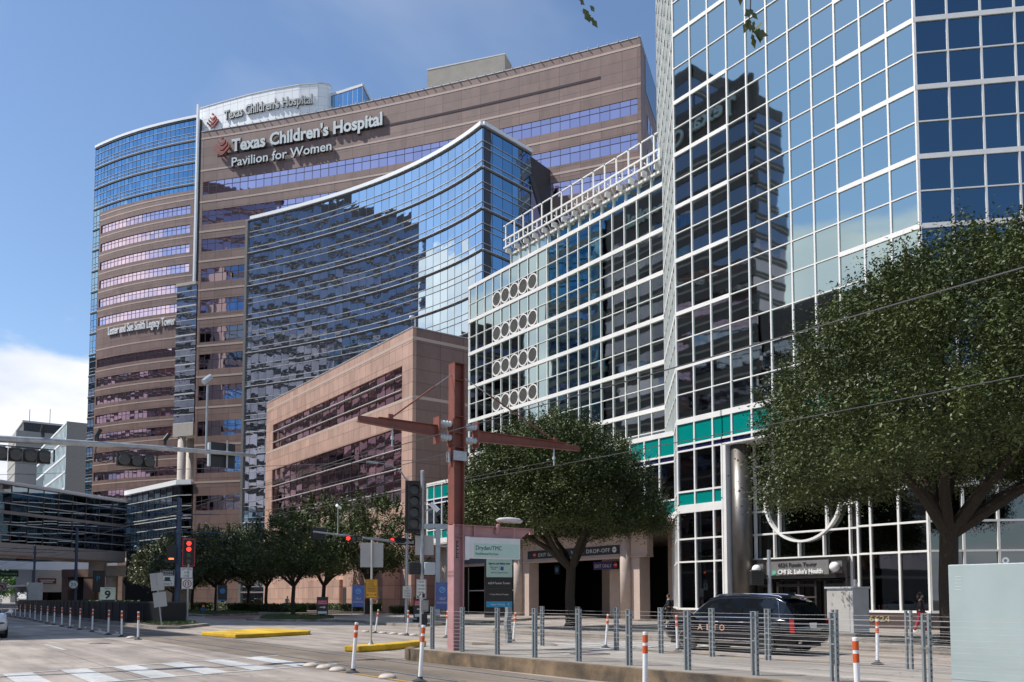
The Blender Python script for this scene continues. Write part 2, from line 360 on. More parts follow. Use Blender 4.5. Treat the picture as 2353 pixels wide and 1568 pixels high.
# ------------------------------------------------------------------ ground, roads, pavements
def ground_mat(name, col, dark, joints=None, stain=.35, scale=.35, fine=30, tire=None, bump=.25):
    m = bpy.data.materials.new(name); m.use_nodes = True; nt = m.node_tree; N = nt.nodes; Lk = nt.links
    p = N['Principled BSDF']; p.inputs['Roughness'].default_value = .85
    tc = N.new('ShaderNodeTexCoord')
    def noise(sc, det, vec=None, dist=0):
        n = N.new('ShaderNodeTexNoise'); n.inputs['Scale'].default_value = sc; n.inputs['Detail'].default_value = det; n.inputs['Distortion'].default_value = dist
        Lk.new(vec or tc.outputs['Object'], n.inputs['Vector']); return n.outputs[0]
    def ramp(f, a, b, ca, cb):
        r = N.new('ShaderNodeValToRGB'); r.color_ramp.elements[0].position = a; r.color_ramp.elements[1].position = b
        r.color_ramp.elements[0].color = (*ca, 1); r.color_ramp.elements[1].color = (*cb, 1); Lk.new(f, r.inputs[0]); return r.outputs[0]
    def mul(a, b, f=1):
        x = N.new('ShaderNodeMix'); x.data_type = 'RGBA'; x.blend_type = 'MULTIPLY'; x.inputs[0].default_value = f
        Lk.new(a, x.inputs[6]); Lk.new(b, x.inputs[7]); return x.outputs[2]
    mp = N.new('ShaderNodeMapping'); mp.inputs['Scale'].default_value = (1, .22, 1); Lk.new(tc.outputs['Object'], mp.inputs[0])
    c = ramp(noise(scale, 8, None, .4), .32, .68, dark, col)
    c = mul(c, ramp(noise(1.1, 6, mp.outputs[0]), .35, .62, (1-stain,)*3, (1.04,)*3))
    c = mul(c, ramp(noise(fine, 3), .3, .7, (.86,)*3, (1.08,)*3))
    c = mul(c, ramp(noise(2.2, 10, None, 1.2), .60, .72, (1,)*3, (.74, .72, .70)))
    if joints:
        br = N.new('ShaderNodeTexBrick'); br.offset = 0; br.inputs['Scale'].default_value = 1; br.inputs['Brick Width'].default_value = joints[0]; br.inputs['Row Height'].default_value = joints[1]
        br.inputs['Mortar Size'].default_value = joints[2]; br.inputs['Color1'].default_value = (.97, .97, .97, 1); br.inputs['Color2'].default_value = (1.03, 1.02, 1, 1); br.inputs['Mortar'].default_value = (.5, .47, .44, 1)
        Lk.new(tc.outputs['Object'], br.inputs['Vector']); c = mul(c, br.outputs['Color'])
    if name.startswith(('worn_concrete', 'platform', 'pavement')):
        vo = N.new('ShaderNodeTexVoronoi'); vo.feature = 'DISTANCE_TO_EDGE'; vo.inputs['Scale'].default_value = .17
        nd = N.new('ShaderNodeTexNoise'); nd.inputs['Scale'].default_value = .9; nd.inputs['Detail'].default_value = 6; Lk.new(tc.outputs['Object'], nd.inputs['Vector'])
        ad = N.new('ShaderNodeVectorMath'); ad.operation = 'MULTIPLY_ADD'; Lk.new(nd.outputs['Color'], ad.inputs[0]); ad.inputs[1].default_value = (2.5, 2.5, 0); Lk.new(tc.outputs['Object'], ad.inputs[2]); Lk.new(ad.outputs[0], vo.inputs['Vector'])
        c = mul(c, ramp(vo.outputs['Distance'], .0008, .0035, (.5, .47, .44), (1, 1, 1)))
        mt = N.new('ShaderNodeMapping'); mt.inputs['Scale'].default_value = (1.7, .03, 1); Lk.new(tc.outputs['Object'], mt.inputs[0])
        c = mul(c, ramp(noise(1.0, 4, mt.outputs[0], .2), .42, .62, (.84, .83, .82), (1.03,)*3))
    Lk.new(c, p.inputs['Base Color'])
    bn = N.new('ShaderNodeBump'); bn.inputs['Strength'].default_value = bump; bn.inputs['Distance'].default_value = .01
    Lk.new(noise(55, 4), bn.inputs['Height']); Lk.new(bn.outputs[0], p.inputs['Normal'])
    return m
GM = ground_mat('ground_earth', (.22, .2, .16), (.16, .15, .12))
M['road'] = ground_mat('worn_concrete_road', (.42, .36, .315), (.32, .28, .25), (4.2, 6.1, .018), stain=.36)
M['track'] = ground_mat('stained_track_concrete', (.235, .185, .14), (.15, .125, .10), (20, .32, .012), stain=.35)
M['walk'] = ground_mat('pavement_concrete', (.37, .325, .285), (.29, .255, .23), (1.6, 1.6, .012), stain=.25)
M['kerb'] = ground_mat('kerb_concrete', (.35, .31, .27), (.22, .19, .16), None, stain=.45, scale=1.4)
M['platform'] = ground_mat('platform_concrete', (.40, .36, .32), (.30, .27, .24), (3.2, 3.4, .01), stain=.25)
M['oldkerb'] = ground_mat('mossy_platform_edge', (.36, .25, .15), (.07, .058, .045), None, stain=.6, scale=1.7)
M['brickwalk'] = ground_mat('red_brick_apron', (.36, .19, .15), (.28, .15, .12), (.4, .2, .01))
M['paint'] = ground_mat('worn_white_paint', (.52, .53, .53), (.42, .42, .41), None, stain=.25, scale=3, fine=12)
M['yellow2'] = ground_mat('chipped_yellow_paint', (.70, .44, .015), (.58, .35, .02), None, stain=.35, scale=2.5, fine=18)
M['ypaint'] = ground_mat('worn_yellow_paint', (.55, .33, .03), (.36, .24, .10), None, stain=.4, scale=4)
def sheet(name, pts, z, m, kind='structure', label=None, cat=None):
    b = MB(); b.q([(x, y, z) for x, y in pts], [(x, y) for x, y in pts]); o = solo(name, b, m, kind=kind); return tag(o, label, cat)
def rect(x0, x1, y0, y1): return [(x0, y0), (x1, y0), (x1, y1), (x0, y1)]
sheet('ground', rect(-2500, 2500, -1500, 3500), -.02, GM)
sheet('road', rect(-60, 62, -60, 420), 0, M['road'])
sheet('tram_track', rect(8.15, 11.15, -60, 300), .004, M['track'])
def raised(name, pts, z, m): b = MB(); b.prism(pts, -.01, z); return solo(name, b, m, kind='structure')
# kerbed pavements on the hospital side
raised('pavement', [(23.4, 33.5), (23.2, 30), (24.4, 20), (25.0, 12), (25.4, -45), (62, -45), (62, 36), (30, 35.4), (24.5, 35)], .15, M['walk'])
raised('pavement', [(24.2, 42.4), (25.4, 43.6), (30, 45), (40, 52), (62, 52), (62, 76), (34, 76), (25.2, 72), (23.0, 66), (21.4, 63), (22.6, 58.8), (24.5, 56.6), (25.6, 52), (24.4, 48)], .145, M['walk'])
raised('pavement', [(22.4, 78.2), (31, 84), (62, 84), (62, 200), (30, 230), (22.6, 226), (23.2, 92)], .15, M['walk'])
raised('pavement', rect(-30, -3.2, -45, 260), .15, M['walk'])
sheet('brick_apron', [(22.4, 66), (25.2, 72.4), (34, 76.4), (62, 76.4), (62, 83.8), (31, 83.8), (22.6, 77.8), (20.8, 72)], .006, M['brickwalk'])
# kerb stones
def kerb(pts, h=.16, w=.16, z0=0, m='kerb'):
    b = MB(); p = Path(pts); b.strip(p, 0, p.L, z0-.01, h+.004, -.02, w); return solo('kerb', b, M[m], kind='structure')
kerb([(25.4, -45), (25.0, 12), (24.4, 20), (23.2, 30), (23.4, 33.5), (24.5, 35), (30, 35.4)][::-1])
kerb([(22.6, 226), (23.2, 92), (22.4, 78.2), (31, 84)])
kerb([(21.4, 63), (22.6, 58.8), (24.5, 56.6), (25.6, 52), (24.4, 48), (24.2, 42.4), (25.4, 43.6), (30, 45), (40, 52)])
# tram platform between the cable fences
PLAT = [(11.3, 20.3), (11.15, 19.7), (11.62, 11), (12.15, 4), (12.6, -20), (16.6, -20), (16.3, 4), (15.75, 10.5), (15.5, 15), (15.35, 20), (13, 20.5)]
raised('platform', PLAT, .30, M['platform'])
b = MB(); p = Path([(11.75, 20.9), (11.3, 20.4), (11.12, 19.7), (11.62, 11), (12.15, 4), (12.6, -20)]); b.strip(p, 0, p.L, 0, .304, -.14, .06)
solo('platform_edge', b, M['oldkerb'], kind='structure')
b = MB(); p = Path([(16.3, 4), (15.75, 10.5), (15.5, 15), (15.35, 20), (13, 20.5)]); b.strip(p, 0, p.L, -.01, .296, -.02, .1)
solo('kerb', b, M['kerb'], kind='structure')
b = MB(); b.prism([(15.9, 24.2), (16.1, 21.9), (17.2, 21.2), (17.9, 22.3), (17.2, 24.3)], -.01, .16); solo('kerb_island', b, M['kerb'], kind='structure')
# railway island with planting and black fence
ISL = [(11.25, 49), (11.4, 47.9), (12.4, 47.3), (15.2, 51.6), (15.5, 53), (15.3, 128), (12.9, 128), (12.2, 100), (11.4, 70)]
raised('kerb_island', ISL, .15, M['kerb']); b = MB(); b.prism([(11.7, 50), (12.6, 48.4), (15.0, 52.4), (15.0, 127), (13.3, 127), (12.4, 98), (11.8, 70)], .1, .17); solo('planting_bed', b, M['soil'], kind='structure')
# grass verges
def verge(pts, n, lab):
    b = MB(); b.prism(pts, .1, .20)
    solo('planting_bed', b, M['soil'], kind='structure')
    xs = [p[0] for p in pts]; ys = [p[1] for p in pts]; g = MB()
    def inside(x, y):
        c = False; j = len(pts)-1
        for i in range(len(pts)):
            if (pts[i][1] > y) != (pts[j][1] > y) and x < (pts[j][0]-pts[i][0])*(y-pts[i][1])/(pts[j][1]-pts[i][1])+pts[i][0]: c = not c
            j = i
        return c
    for _ in range(n):
        x = random.uniform(min(xs), max(xs)); y = random.uniform(min(ys), max(ys))
        if not inside(x, y): continue
        w = random.uniform(0, 6.28); h = random.uniform(.06, .17); s = random.uniform(.03, .07)
        dx, dy = math.cos(w)*s, math.sin(w)*s; lx, ly = random.uniform(-.06, .06), random.uniform(-.06, .06)
        g.q([(x-dx, y-dy, .19), (x+dx, y+dy, .19), (x+lx, y+ly, .19+h)])
    solo('ground_cover', g, M['hedge'], lab, 'ground cover', kind='stuff')
verge([(22.0, 62.2), (23, 59.4), (24.6, 57.6), (27.2, 60.5), (29.4, 66), (28.8, 70.5), (25.6, 70.8), (23.4, 65.6)], 5200, 'low dark ground cover in the kerbed bed under the street trees')
verge([(23.6, 79.9), (30, 85), (31, 96), (30, 112), (24.0, 112)], 5200, 'pale green ground cover round the fire hydrant bed')
verge([(11.9, 50), (12.7, 49), (14.8, 52.4), (14.8, 60), (12.1, 60)], 1500, 'sparse weeds in the tram island bed')
# road paint
Z1 = .009
def paint(name, pts, m='paint'): return sheet(name, pts, Z1, M[m])
def pline(name, x0, y0, x1, y1, w, m='paint'):
    d = Vector((x1-x0, y1-y0, 0)).normalized(); n = Vector((-d.y, d.x, 0))*w/2
    return paint(name, [(x0+n.x, y0+n.y), (x0-n.x, y0-n.y), (x1-n.x, y1-n.y), (x1+n.x, y1+n.y)], m)
yf = lambda x: 21.35+(x-1.9)*.33; yn = lambda x: 18.4+(x-3.3)*.29
pline('road_marking', -3, yf(-3)+.1, 9.0, yf(9.0)+.1, .16); pline('road_marking', -3, yn(-3)-.1, 9.1, yn(9.1)-.1, .16)
for i in range(-3, 6):
    x = 1.95+1.175*i; paint('road_marking', [(x, yf(x)), (x+.58, yf(x+.58)), (x+.62, yn(x+.6)), (x+.04, yn(x))])
pline('road_marking', 4.42, 34.4, 4.45, 30.3, .13); pline('road_marking', 4.4, 29-.0, 4.45, 25, .13) if False else None
for k in range(5): pline('road_marking', 4.3, 46+k*12, 4.3, 49+k*12, .12)
pline('road_marking', -2.8, 41.5, 7.5, 45.1, .28); pline('road_marking', 7.55, 46, 8.1, 130, .12)
paint('road_marking', [(5.6, 55), (6.1, 55), (6.1, 57), (6.5, 57), (5.85, 58.6), (5.2, 57), (5.6, 57)])
pline('road_marking', 19.45, -30, 19.5, 19.6, .11); pline('road_marking', 19.25, -30, 19.3, 19.6, .1, 'ypaint')
pline('road_marking', 8.1, 20.2, 8.35, 12, .1, 'ypaint'); pline('road_marking', 18.75, 24, 18.4, 40, .09, 'ypaint')
for k in range(7): pline('road_marking', 16.6+k*.95, 24.8-k*.16, 17.0+k*.95, 20.8-k*.16, .42) if k > 0 else None
pline('road_marking', 12.2, 26.6, 22.5, 25.2, .16); pline('road_marking', 15.8, 20.9, 23, 20.2, .16)
for k in range(6): pline('road_marking', 8.6, 43.4+k*.0+k*4.2, 8.9, 45.5+k*4.2, .12)
pline('road_marking', 9.2, 44.2, 12.8, 46.5, .2)
for x in (7.0, 11.9): pline('road_seam', x, 24, x+.1, 300, .03, 'kerb')
# rails
def rail(x0, x1, ya, yb):
    g = MB(); g.box(-.075, .075, ya, yb, .006, .0075); s = MB(); s.box(-.035, .03, ya, yb, .0078, .0125)
    for mb, m, nm in ((g, 'tyre', 'rail_groove'), (s, 'galv', 'rail')):
        mb.v = [(v[0]+x0+(x1-x0)*(v[1]-ya)/(yb-ya), v[1], v[2]) for v in mb.v]
        solo(nm, mb, M[m], kind='structure')
rail(9.12, 8.95, -40, 300); rail(10.62, 10.40, -40, 300)
# yellow traffic islands
def yisl(pts, z, lab):
    b = MB(); b.prism(pts, 0, z); o = solo('yellow_traffic_island', b, M['yellow2'], lab, 'traffic island', group='yellow painted kerb islands in the junction')
    md = o.modifiers.new('bevel', 'BEVEL'); md.width = .04; md.segments = 2; return o
yisl([(11.05, 38.6), (11.35, 34.9), (11.9, 34.9), (15.2, 36.5), (15.6, 37.3), (15.45, 40.6), (14.6, 41.3)], .17, 'broad flat yellow painted island beside the tram rails')
def ybar():
    b = MB(); p = [(11.5, 23.75), (12.6, 24.05), (13.8, 24.7), (14.9, 25.5)]
    q = [(14.6, 26.0), (13.5, 25.25), (12.4, 24.65), (11.3, 24.4)]; b.prism(p+q, 0, .2)
    o = solo('yellow_traffic_island', b, M['yellow2'], 'narrow yellow painted kerb bar carrying the amber stop look listen sign', 'traffic island', group='yellow painted kerb islands in the junction')
    md = o.modifiers.new('bevel', 'BEVEL'); md.width = .05; md.segments = 2
ybar()
# manhole covers
def manhole(x, y, z, r, lab):
    rt = root('manhole_cover', (x, y, z), lab, 'manhole cover')
    a = MB(); a.lathe((x, y, z), [(r, 0), (r, .004), (r*.96, .006)], 28); part('cover', a, mat('cast_iron', (.10, .075, .065), .7, var=.4, vscale=14), rt)
    c = MB()
    for i in range(6):
        k = r*(.2+.12*i); c.tube([(x+math.cos(w)*k, y+math.sin(w)*k, z+.008) for w in np.linspace(0, 6.28, 25)], .006, 4)
    part('ring_pattern', c, mat('worn_iron', (.16, .13, .12), .6), rt)
manhole(6.14, 34.0, .004, .38, 'cast iron manhole cover in the sunlit left lane'); manhole(13.72, 15.67, .304, .5, 'wide rusty manhole cover set in the platform slab')

# ------------------------------------------------------------------ facade pieces
def frange(a, b, n): return [a+(b-a)*i/n for i in range(n+1)]
def strip_window(par, path, u0, u1, z0, z1, n, gm, fm='mull_dark', hz=(), c=-.08, tilt=.003, zs=None, mw=.05, name='window', frame=True, edge=True):
    g = MB(); g.panes(path, path.div(n, u0, u1), sorted({z0, z1, *hz}) if zs is None else zs, c, tilt); w = part(name, g, M[gm], par)
    if frame:
        f = MB()
        for i, u in enumerate(path.div(n, u0, u1)): f.vbar(path, u, mw, z0, z1, c+.001, c+.05)
        for z in hz: f.strip(path, u0, u1, z-mw/2, z+mw/2, c+.002, c+.06)
        part('window_frame', f, M[fm], w)
    return w
FL = [(16.33), 19.87, 23.37, 26.9, 30.4, 33.9, 38.5, 42.9, 47.3, 51.7, 56.1]
# ============ glass tower (white frame) : main face, 45 degree face to the right, splayed face to the left
def build_tower():
    t = root('office_tower', (40, 29, .15), 'white gridded glass office tower with teal bands and splayed corner at the right', 'building')
    YM = [37.16-1.466*i for i in range(12)]
    main = Path([(40, 37.16), (40, 21.05)]); right = Path([(40, 21.05), (52, 9.05)]); left = Path([(50.9, 49.1), (40, 37.16)])
    L = 16.11; md = L/11
    levels = [12.82] + FL
    rows = []
    for i in range(len(levels)-1): rows.append((levels[i], levels[i+1]))
    for i, (a, b) in enumerate(rows):
        mid = (a+b)/2
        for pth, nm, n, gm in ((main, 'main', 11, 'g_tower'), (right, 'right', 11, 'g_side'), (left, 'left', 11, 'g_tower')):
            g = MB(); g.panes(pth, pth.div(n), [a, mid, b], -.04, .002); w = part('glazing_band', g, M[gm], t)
            f = MB()
            for k, u in enumerate(pth.div(n)): f.vbar(pth, u, .09 if k not in (0, n) else .16, a, b, -.04, .03)
            f.strip(pth, 0, pth.L, mid-.032, mid+.032, -.039, .027)
            if pth is main:
                f.strip(pth, 0, pth.L, b-.032, b+.032, -.039, .027)
                f.strip(pth, 0, md*3, b-.14, b+.11, -.039, .035); f.strip(pth, md*8, pth.L, b-.14, b+.11, -.039, .035)
            else: f.strip(pth, 0, pth.L, b-.14, b+.11, -.039, .035)
            part('white_frame', f, M['white'], w)
    # solid core, so that nothing shows through
    c = MB(); c.prism([(44.5, 37.5), (44.5, 19.5), (53, 11), (75, 11), (75, 49), (51.5, 48.4), (44.5, 41.2)], .2, 56); part('core', c, M['mull_dark'], t)
    # spandrels and lower glazing of the main face left of the entrance and round the right corner
    def lower(pth, u0, u1, cols, zb=.95, teal2=True, base=True):
        f = MB(); g = MB(); te = MB(); nv = MB()
        f.strip(pth, u0, u1, 12.64, 12.98, -.069, .06)
        te.strip(pth, u0, u1, 11.35, 12.64, -.06, -.03); f.strip(pth, u0, u1, 11.24, 11.36, -.069, .05); nv.strip(pth, u0, u1, 10.96, 11.24, -.06, -.031); f.strip(pth, u0, u1, 10.86, 10.97, -.069, .05)
        
        for k in cols: f.vbar(pth, k, .105, zb, 10.9, -.069, .052)
        for k in pth.div(max(1, round(pth.L/1.4645))):
            if u0 <= k <= u1: f.vbar(pth, k, .105, 10.9, 12.7, -.069, .052)
        part('teal_spandrel', te, M['teal'], t); part('navy_spandrel', nv, M['navy'], t)
        te2 = MB(); te2.strip(pth, u0, u1, 7.48, 8.26, -.06, -.03); f.strip(pth, u0, u1, 8.26, 8.38, -.069, .05); f.strip(pth, u0, u1, 6.98, 7.49, -.069, .06)
        part('teal_spandrel', te2, M['teal'], t)
        for z in (5.34, 3.91): f.strip(pth, u0, u1, z-.05, z+.05, -.069, .05)
        f.strip(pth, u0, u1, .93, 1.05, -.069, .06)
        gz = [.95, 3.91, 5.34, 6.98]; cs = sorted(set([u0, u1] + [k for k in cols if u0 < k < u1]))
        g.panes(pth, cs, gz, -.07, .0006); part('lobby_glazing', g, M['g_dark'], t)
        g2 = MB(); g2.panes(pth, cs, [8.3, 10.9], -.07, .0006); part('glazing_band', g2, M['g_dark'], t)
        part('white_frame', f, M['white'], t)
        bs = MB(); bs.strip(pth, u0, u1, 0, .94, -.3, .03); part('granite_base', bs, M['stone_dark'], t)
    lower(main, 0, 3.67, [0.05, 1.46, 2.93, 3.6]); lower(main, 12.35, 16.11, [12.4, 13.1, 14.6, 16.06]); lower(right, 0, right.L, right.div(11))
    sp = Path([(42.2, 39.4), (40, 37.16)]); lower(sp, 0, sp.L, sp.div(3))
    sp2 = Path([(47.5, 44.8), (42.2, 39.4)])
    f = MB(); f.strip(sp2, 0, sp2.L, .95, 7.0, -.3, -.2); g = MB(); g.panes(sp2, sp2.div(6), [.95, 3.91, 5.34, 6.98], -.06, .001); part('lobby_glazing', g, M['g_dark'], t)
    f = MB()
    for k in sp2.div(6): f.vbar(sp2, k, .08, .95, 7.0, -.06, .03)
    for z in (1.0, 3.91, 5.34, 6.95): f.strip(sp2, 0, sp2.L, z-.05, z+.05, -.06, .03)
    part('white_frame', f, M['white'], t); b = MB(); b.strip(sp2, 0, sp2.L, 0, .94, -.3, .03); part('granite_base', b, M['stone_dark'], t)
    # entrance bay
    f = MB(); f.strip(main, 3.6, 12.4, 10.86, 10.97, -.069, .05); f.strip(main, 3.6, 12.4, 12.64, 12.98, -.069, .06); f.strip(main, 3.6, 12.4, 11.24, 11.36, -.069, .05)
    for k in main.div(11)[3:9]: f.vbar(main, k, .105, 10.9, 12.7, -.069, .052)
    te = MB(); te.strip(main, 3.6, 12.4, 11.35, 12.64, -.06, -.03); part('teal_spandrel', te, M['teal'], t)
    nv = MB(); nv.strip(main, 3.6, 12.4, 10.96, 11.24, -.06, -.031); part('navy_spandrel', nv, M['navy'], t)
    so = MB(); so.box(40.02, 42.4, 24.8, 33.5, 10.80, 10.86); part('soffit', so, M['white'], t); part('white_frame', f, M['white'], t)
    E = Path([(41.3, 33.5), (41.3, 24.8)]); ef = Fr((41.3, 29.15, 0), (-1, 0))   # entrance wall, a = 0 at its middle
    cy, cz, rr = .15, 7.35, 2.55
    g = MB(); g.panes(E, E.div(6), [3.95, 6, 8.2, 10.8], -.25, .0005); part('lobby_glazing', g, M['g_dark'], t)
    f = MB()
    hz = [3.95, 5.4, 6.75, 8.1, 9.45]
    def outside(a, b): return (a-cy)**2+(b-cz)**2 > rr*rr
    for z in hz:
        for a0 in np.arange(-4.35, 4.35, .1):
            if outside(a0+.05, z) or z < 4: f.fb(ef, a0, a0+.1, z-.05, z+.05, -.2, .02)
    for a in (-3.1, -1.75, -.1, 1.5, 3.1):
        if a == -.1:
            pass
        for z0 in np.arange(3.95, 10.8, .1):
            if outside(a, z0+.05): f.fb(ef, a-.045, a+.045, z0, z0+.1, -.2, .025)
    for a in (-1.35+cy-.2, 1.35+cy+.2): f.fb(ef, a-.05, a+.05, cz-1.95, cz+1.95, -.2, .02)
    f.fb(ef, -1.5+cy, 1.5+cy, cz-2.0, cz-1.9, -.2, .022)
    for a in (-4.32, 4.2): f.fb(ef, a, a+.12, 1.0, 10.8, -.2, .03)
    for a in (-3.3, 3.1): f.fb(ef, a, a+.14, .15, 3.95, -.2, .03)
    for a0, a1 in ((-4.3, -3.3), (3.1, 4.3)):
        f.fb(ef, a0, a1, .2, .34, -.2, .028); f.fb(ef, a0, a1, .95, 1.05, -.2, .028)
    part('white_frame', f, M['white'], t)
    r = MB(); r.disc(ef, cy, cz, -.22, .08, rr, 64, rr-.13); part('ring_frame', r, M['white'], t, smooth=False)
    s = MB()
    for k, (p0, p1) in enumerate((((-1.9, 3.9), (-1.25, 2.6)), ((-1.25, 2.6), (-.2, 1.4)))): pass
    dg = MB(); dg.fb(ef, -4.3, -3.2, .3, 3.9, -.2, -.15); part('lobby_glazing', dg, M['g_dark'], t); dg = MB(); dg.fb(ef, 3.2, 4.3, .3, 3.9, -.2, -.15); part('lobby_glazing', dg, M['g_dark'], t)
    # dark steel portal with globe lamps and revolving door
    po = MB(); po.fb(ef, -3.2, 3.1, 2.75, 3.9, -.1, .32); po.fb(ef, -3.2, -3.05, .15, 2.8, -.1, .3); po.fb(ef, 2.95, 3.1, .15, 2.8, -.1, .3); part('portal', po, mat('dark_steel_portal', (.10, .095, .09), .25, metal=.8), t)
    pp = MB(); pp.fb(ef, -2.05, 2.0, 2.95, 3.75, .32, .335); part('name_panel', pp, mat('brushed_panel', (.30, .29, .29), .35, metal=.5), t)
    pf = Fr((41.3-.336, 29.15, 0), (-1, 0))
    text(t, '6624 Fannin Tower', pf, -1.25, 3.42, .34, M['mull_dark'], 2.5, ext=.02)
    text(t, "CHI St. Luke's Health", pf, -1.25, 3.02, .36, M['white'], 2.9, ext=.03, offset=.008)
    lg = MB(); lg.disc(pf, -1.52, 3.12, 0, .03, .15, 5); part('emblem', lg, mat('emblem_green', (.12, .42, .30), .5), t)
    for a in (-2.6, 2.5):
        gb = MB(); c0 = ef.at(a, 3.33, .55); gb.lathe(c0, [(math.sin(w)*.27+.001, -math.cos(w)*.27) for w in np.linspace(0, math.pi, 13)], 20); gp = part('globe_lamp', gb, M['globe'], t, smooth=True)
        br = MB(); br.fb(ef, a-.32, a+.32, 3.0, 3.66, .32, .34); br.fb(ef, a-.3, a+.3, 3.3, 3.34, .34, .5); part('lamp_bracket', br, mat('portal_plate', (.2, .2, .2), .4, metal=.6), gp)
    d = MB(); d.fb(ef, -3.0, 2.9, .15, 2.7, -.5, -.45); part('door_glass', d, M['g_dark'], t)
    d = MB(); 
    for a in (-2.95, -2.0, -1.6, -.2, .9, 1.5, 2.7): d.fb(ef, a, a+.12, .15, 2.6, -.4, .05)
    for a0, a1 in ((-2.95, -2), (-1.6, .9), (1.5, 2.7)): d.fb(ef, a0, a1, 2.3, 2.45, -.4, .04)
    part('door_frame', d, mat('bronze_door_frame', (.07, .06, .055), .35, metal=.6), t)
    # notices
    for a in (-3.9, 3.75):
        n = MB(); n.fb(ef, a-.42, a+.42, 1.35, 2.45, -.14, -.13); nt = part('window_notice', n, M['signteal'], t)
        nf = Fr(ef.at(0, 0, -.13), (-1, 0)); li = MB()
        for k in range(9): li.fb(nf, a-.36+(.2 if k < 2 else 0), a+.34-random.uniform(0, .1), 2.32-k*.1, 2.35-k*.1, 0, .003)
        part('notice_lines', li, M['signblack'], nt); q = MB(); q.disc(nf, a-.27, 2.27, .001, .004, .075, 16, .055); part('no_entry_ring', q, M['signred'], nt)
    # steel cylinders
    for (x, y, r0) in ((40.75, 32.75, .60), (40.95, 24.75, .42)):
        c = MB(); c.lathe((x, y, 0), [(r0, 0), (r0, 10.8)], 40); part('steel_column', c, M['steel'], t, smooth=True)
    w = MB(); w.fb(Fr((40.0, 33.35, 0), (-1, 0)), -.12, .1, .15, 10.9, -1.2, .05); part('white_frame', w, M['white'], t)
    nf = Fr((39.96, 24.0, 0), (-1, 0)); text(t, '6624', nf, -.25, .48, .42, mat('brass_numerals', (.62, .50, .25), .35, metal=.6), 1.1, ext=.01, name='numerals')
    return t
build_tower()
# ============ wing of the tower, behind a five metre setback, with louvre roundels
def build_wing():
    t = root('office_wing', (47.2, 59, .15), 'long white gridded glass wing left of the tower with round louvres and roof davits', 'building')
    W = Path([(47.2, 72.62), (47.2, 45.0)]); n = 19; md = 27.62/19
    levels = [12.75] + [16.27, 19.82, 23.32, 26.85, 30.27, 33.85]
    ztop = 33.85
    for i in range(6):
        a, b = levels[i], levels[i+1]; mid = (a+b)/2
        g = MB(); g.panes(W, W.div(n), [a, mid, b], -.07, .0016); w = part('glazing_band', g, M['g_tower'], t)
        f = MB()
        for u in W.div(n): f.vbar(W, u, .085, a, b, -.04, .03)
        f.strip(W, 0, W.L, mid-.03, mid+.03, -.039, .027); f.strip(W, 0, W.L, b-.2, b+.14, -.069, .055); part('white_frame', f, M['white'], w)
        if 1 < i < 6:
            lv = MB(); lv.strip(W, md*3, md*8, a+.14, mid-.045, -.06, -.02); l = part('louvre', lv, M['black'], w)
            rg = MB(); wf = Fr((47.2, 72.62, 0), (-1, 0)); me = MB()
            for k in range(5):
                zc = (a+.14+mid-.045)/2; rg.disc(wf, md*(3.5+k), zc, -.03, .035, .76, 28, .64)
                for q in np.arange(-.6, .61, .12):
                    h = math.sqrt(max(0, .64**2-q*q)); me.fb(wf, md*(3.5+k)-h, md*(3.5+k)+h, zc+q-.015, zc+q+.015, -.02, .0)
            part('louvre_ring', rg, M['white'], l); part('louvre_blades', me, mat('louvre_grey', (.25, .24, .22), .5), l)
    c = MB(); c.prism([(47.5, 72.4), (47.5, 45.2), (52, 45.2), (66, 49), (66, 72.4)], 7.5, 33.8); part('core', c, M['mull_dark'], t)
    e = Path([(58, 72.62), (47.2, 72.62)]); f = MB(); f.strip(e, 0, e.L, 12.7, ztop, -.2, 0); part('end_wall', f, M['white'], t)
    # recessed top row and window-cleaning gantry
    T = Path([(47.35, 65.4), (47.35, 45.0)]); g = MB(); g.panes(T, T.div(14), [33.9, 35.1], -.1, .002); w = part('glazing_band', g, M['g_tower'], t)
    f = MB(); f.strip(T, 0, T.L, 34.95, 35.15, -.12, .05); f.strip(T, 0, T.L, 33.85, 34.0, -.12, .03)
    for u in T.div(14): f.vbar(T, u, .09, 33.9, 35.1, -.1, .04)
    part('white_frame', f, M['white'], w); c = MB(); c.prism([(47.6, 65.2), (47.6, 45.2), (60, 45.2), (60, 65.2)], 33.8, 35.6); part('core', c, M['mull_dark'], t)
    g = MB()
    for c0, c1, z0, z1 in ((.55, .67, 35.55, 35.7), (.55, .67, 36.35, 36.5), (.55, .66, 37.75, 37.86)): g.strip(T, -.3, T.L, z0, z1, c0, c1)
    for i, u in enumerate(np.arange(0, T.L, 1.42)):
        g.vbar(T, u+.06, .13, 35.55, 37.86, .56, .66); g.vbar(T, u+.75, .09, 35.55, 36.5, .56, .65)
        p, tt = T.at(u+.4, 0); n3 = Vector((-1, 0, 0)); g.tube([p+n3*-.3+Vector((0, 0, 35.2)), p+n3*.3+Vector((0, 0, 35.9)), p+n3*.6+Vector((0, 0, 36.0))], .05, 6)
        g.vbar(T, u+.06, .1, 35.1, 35.6, .0, .6)
    part('roof_gantry', g, M['white'], t)
    return t
build_wing()
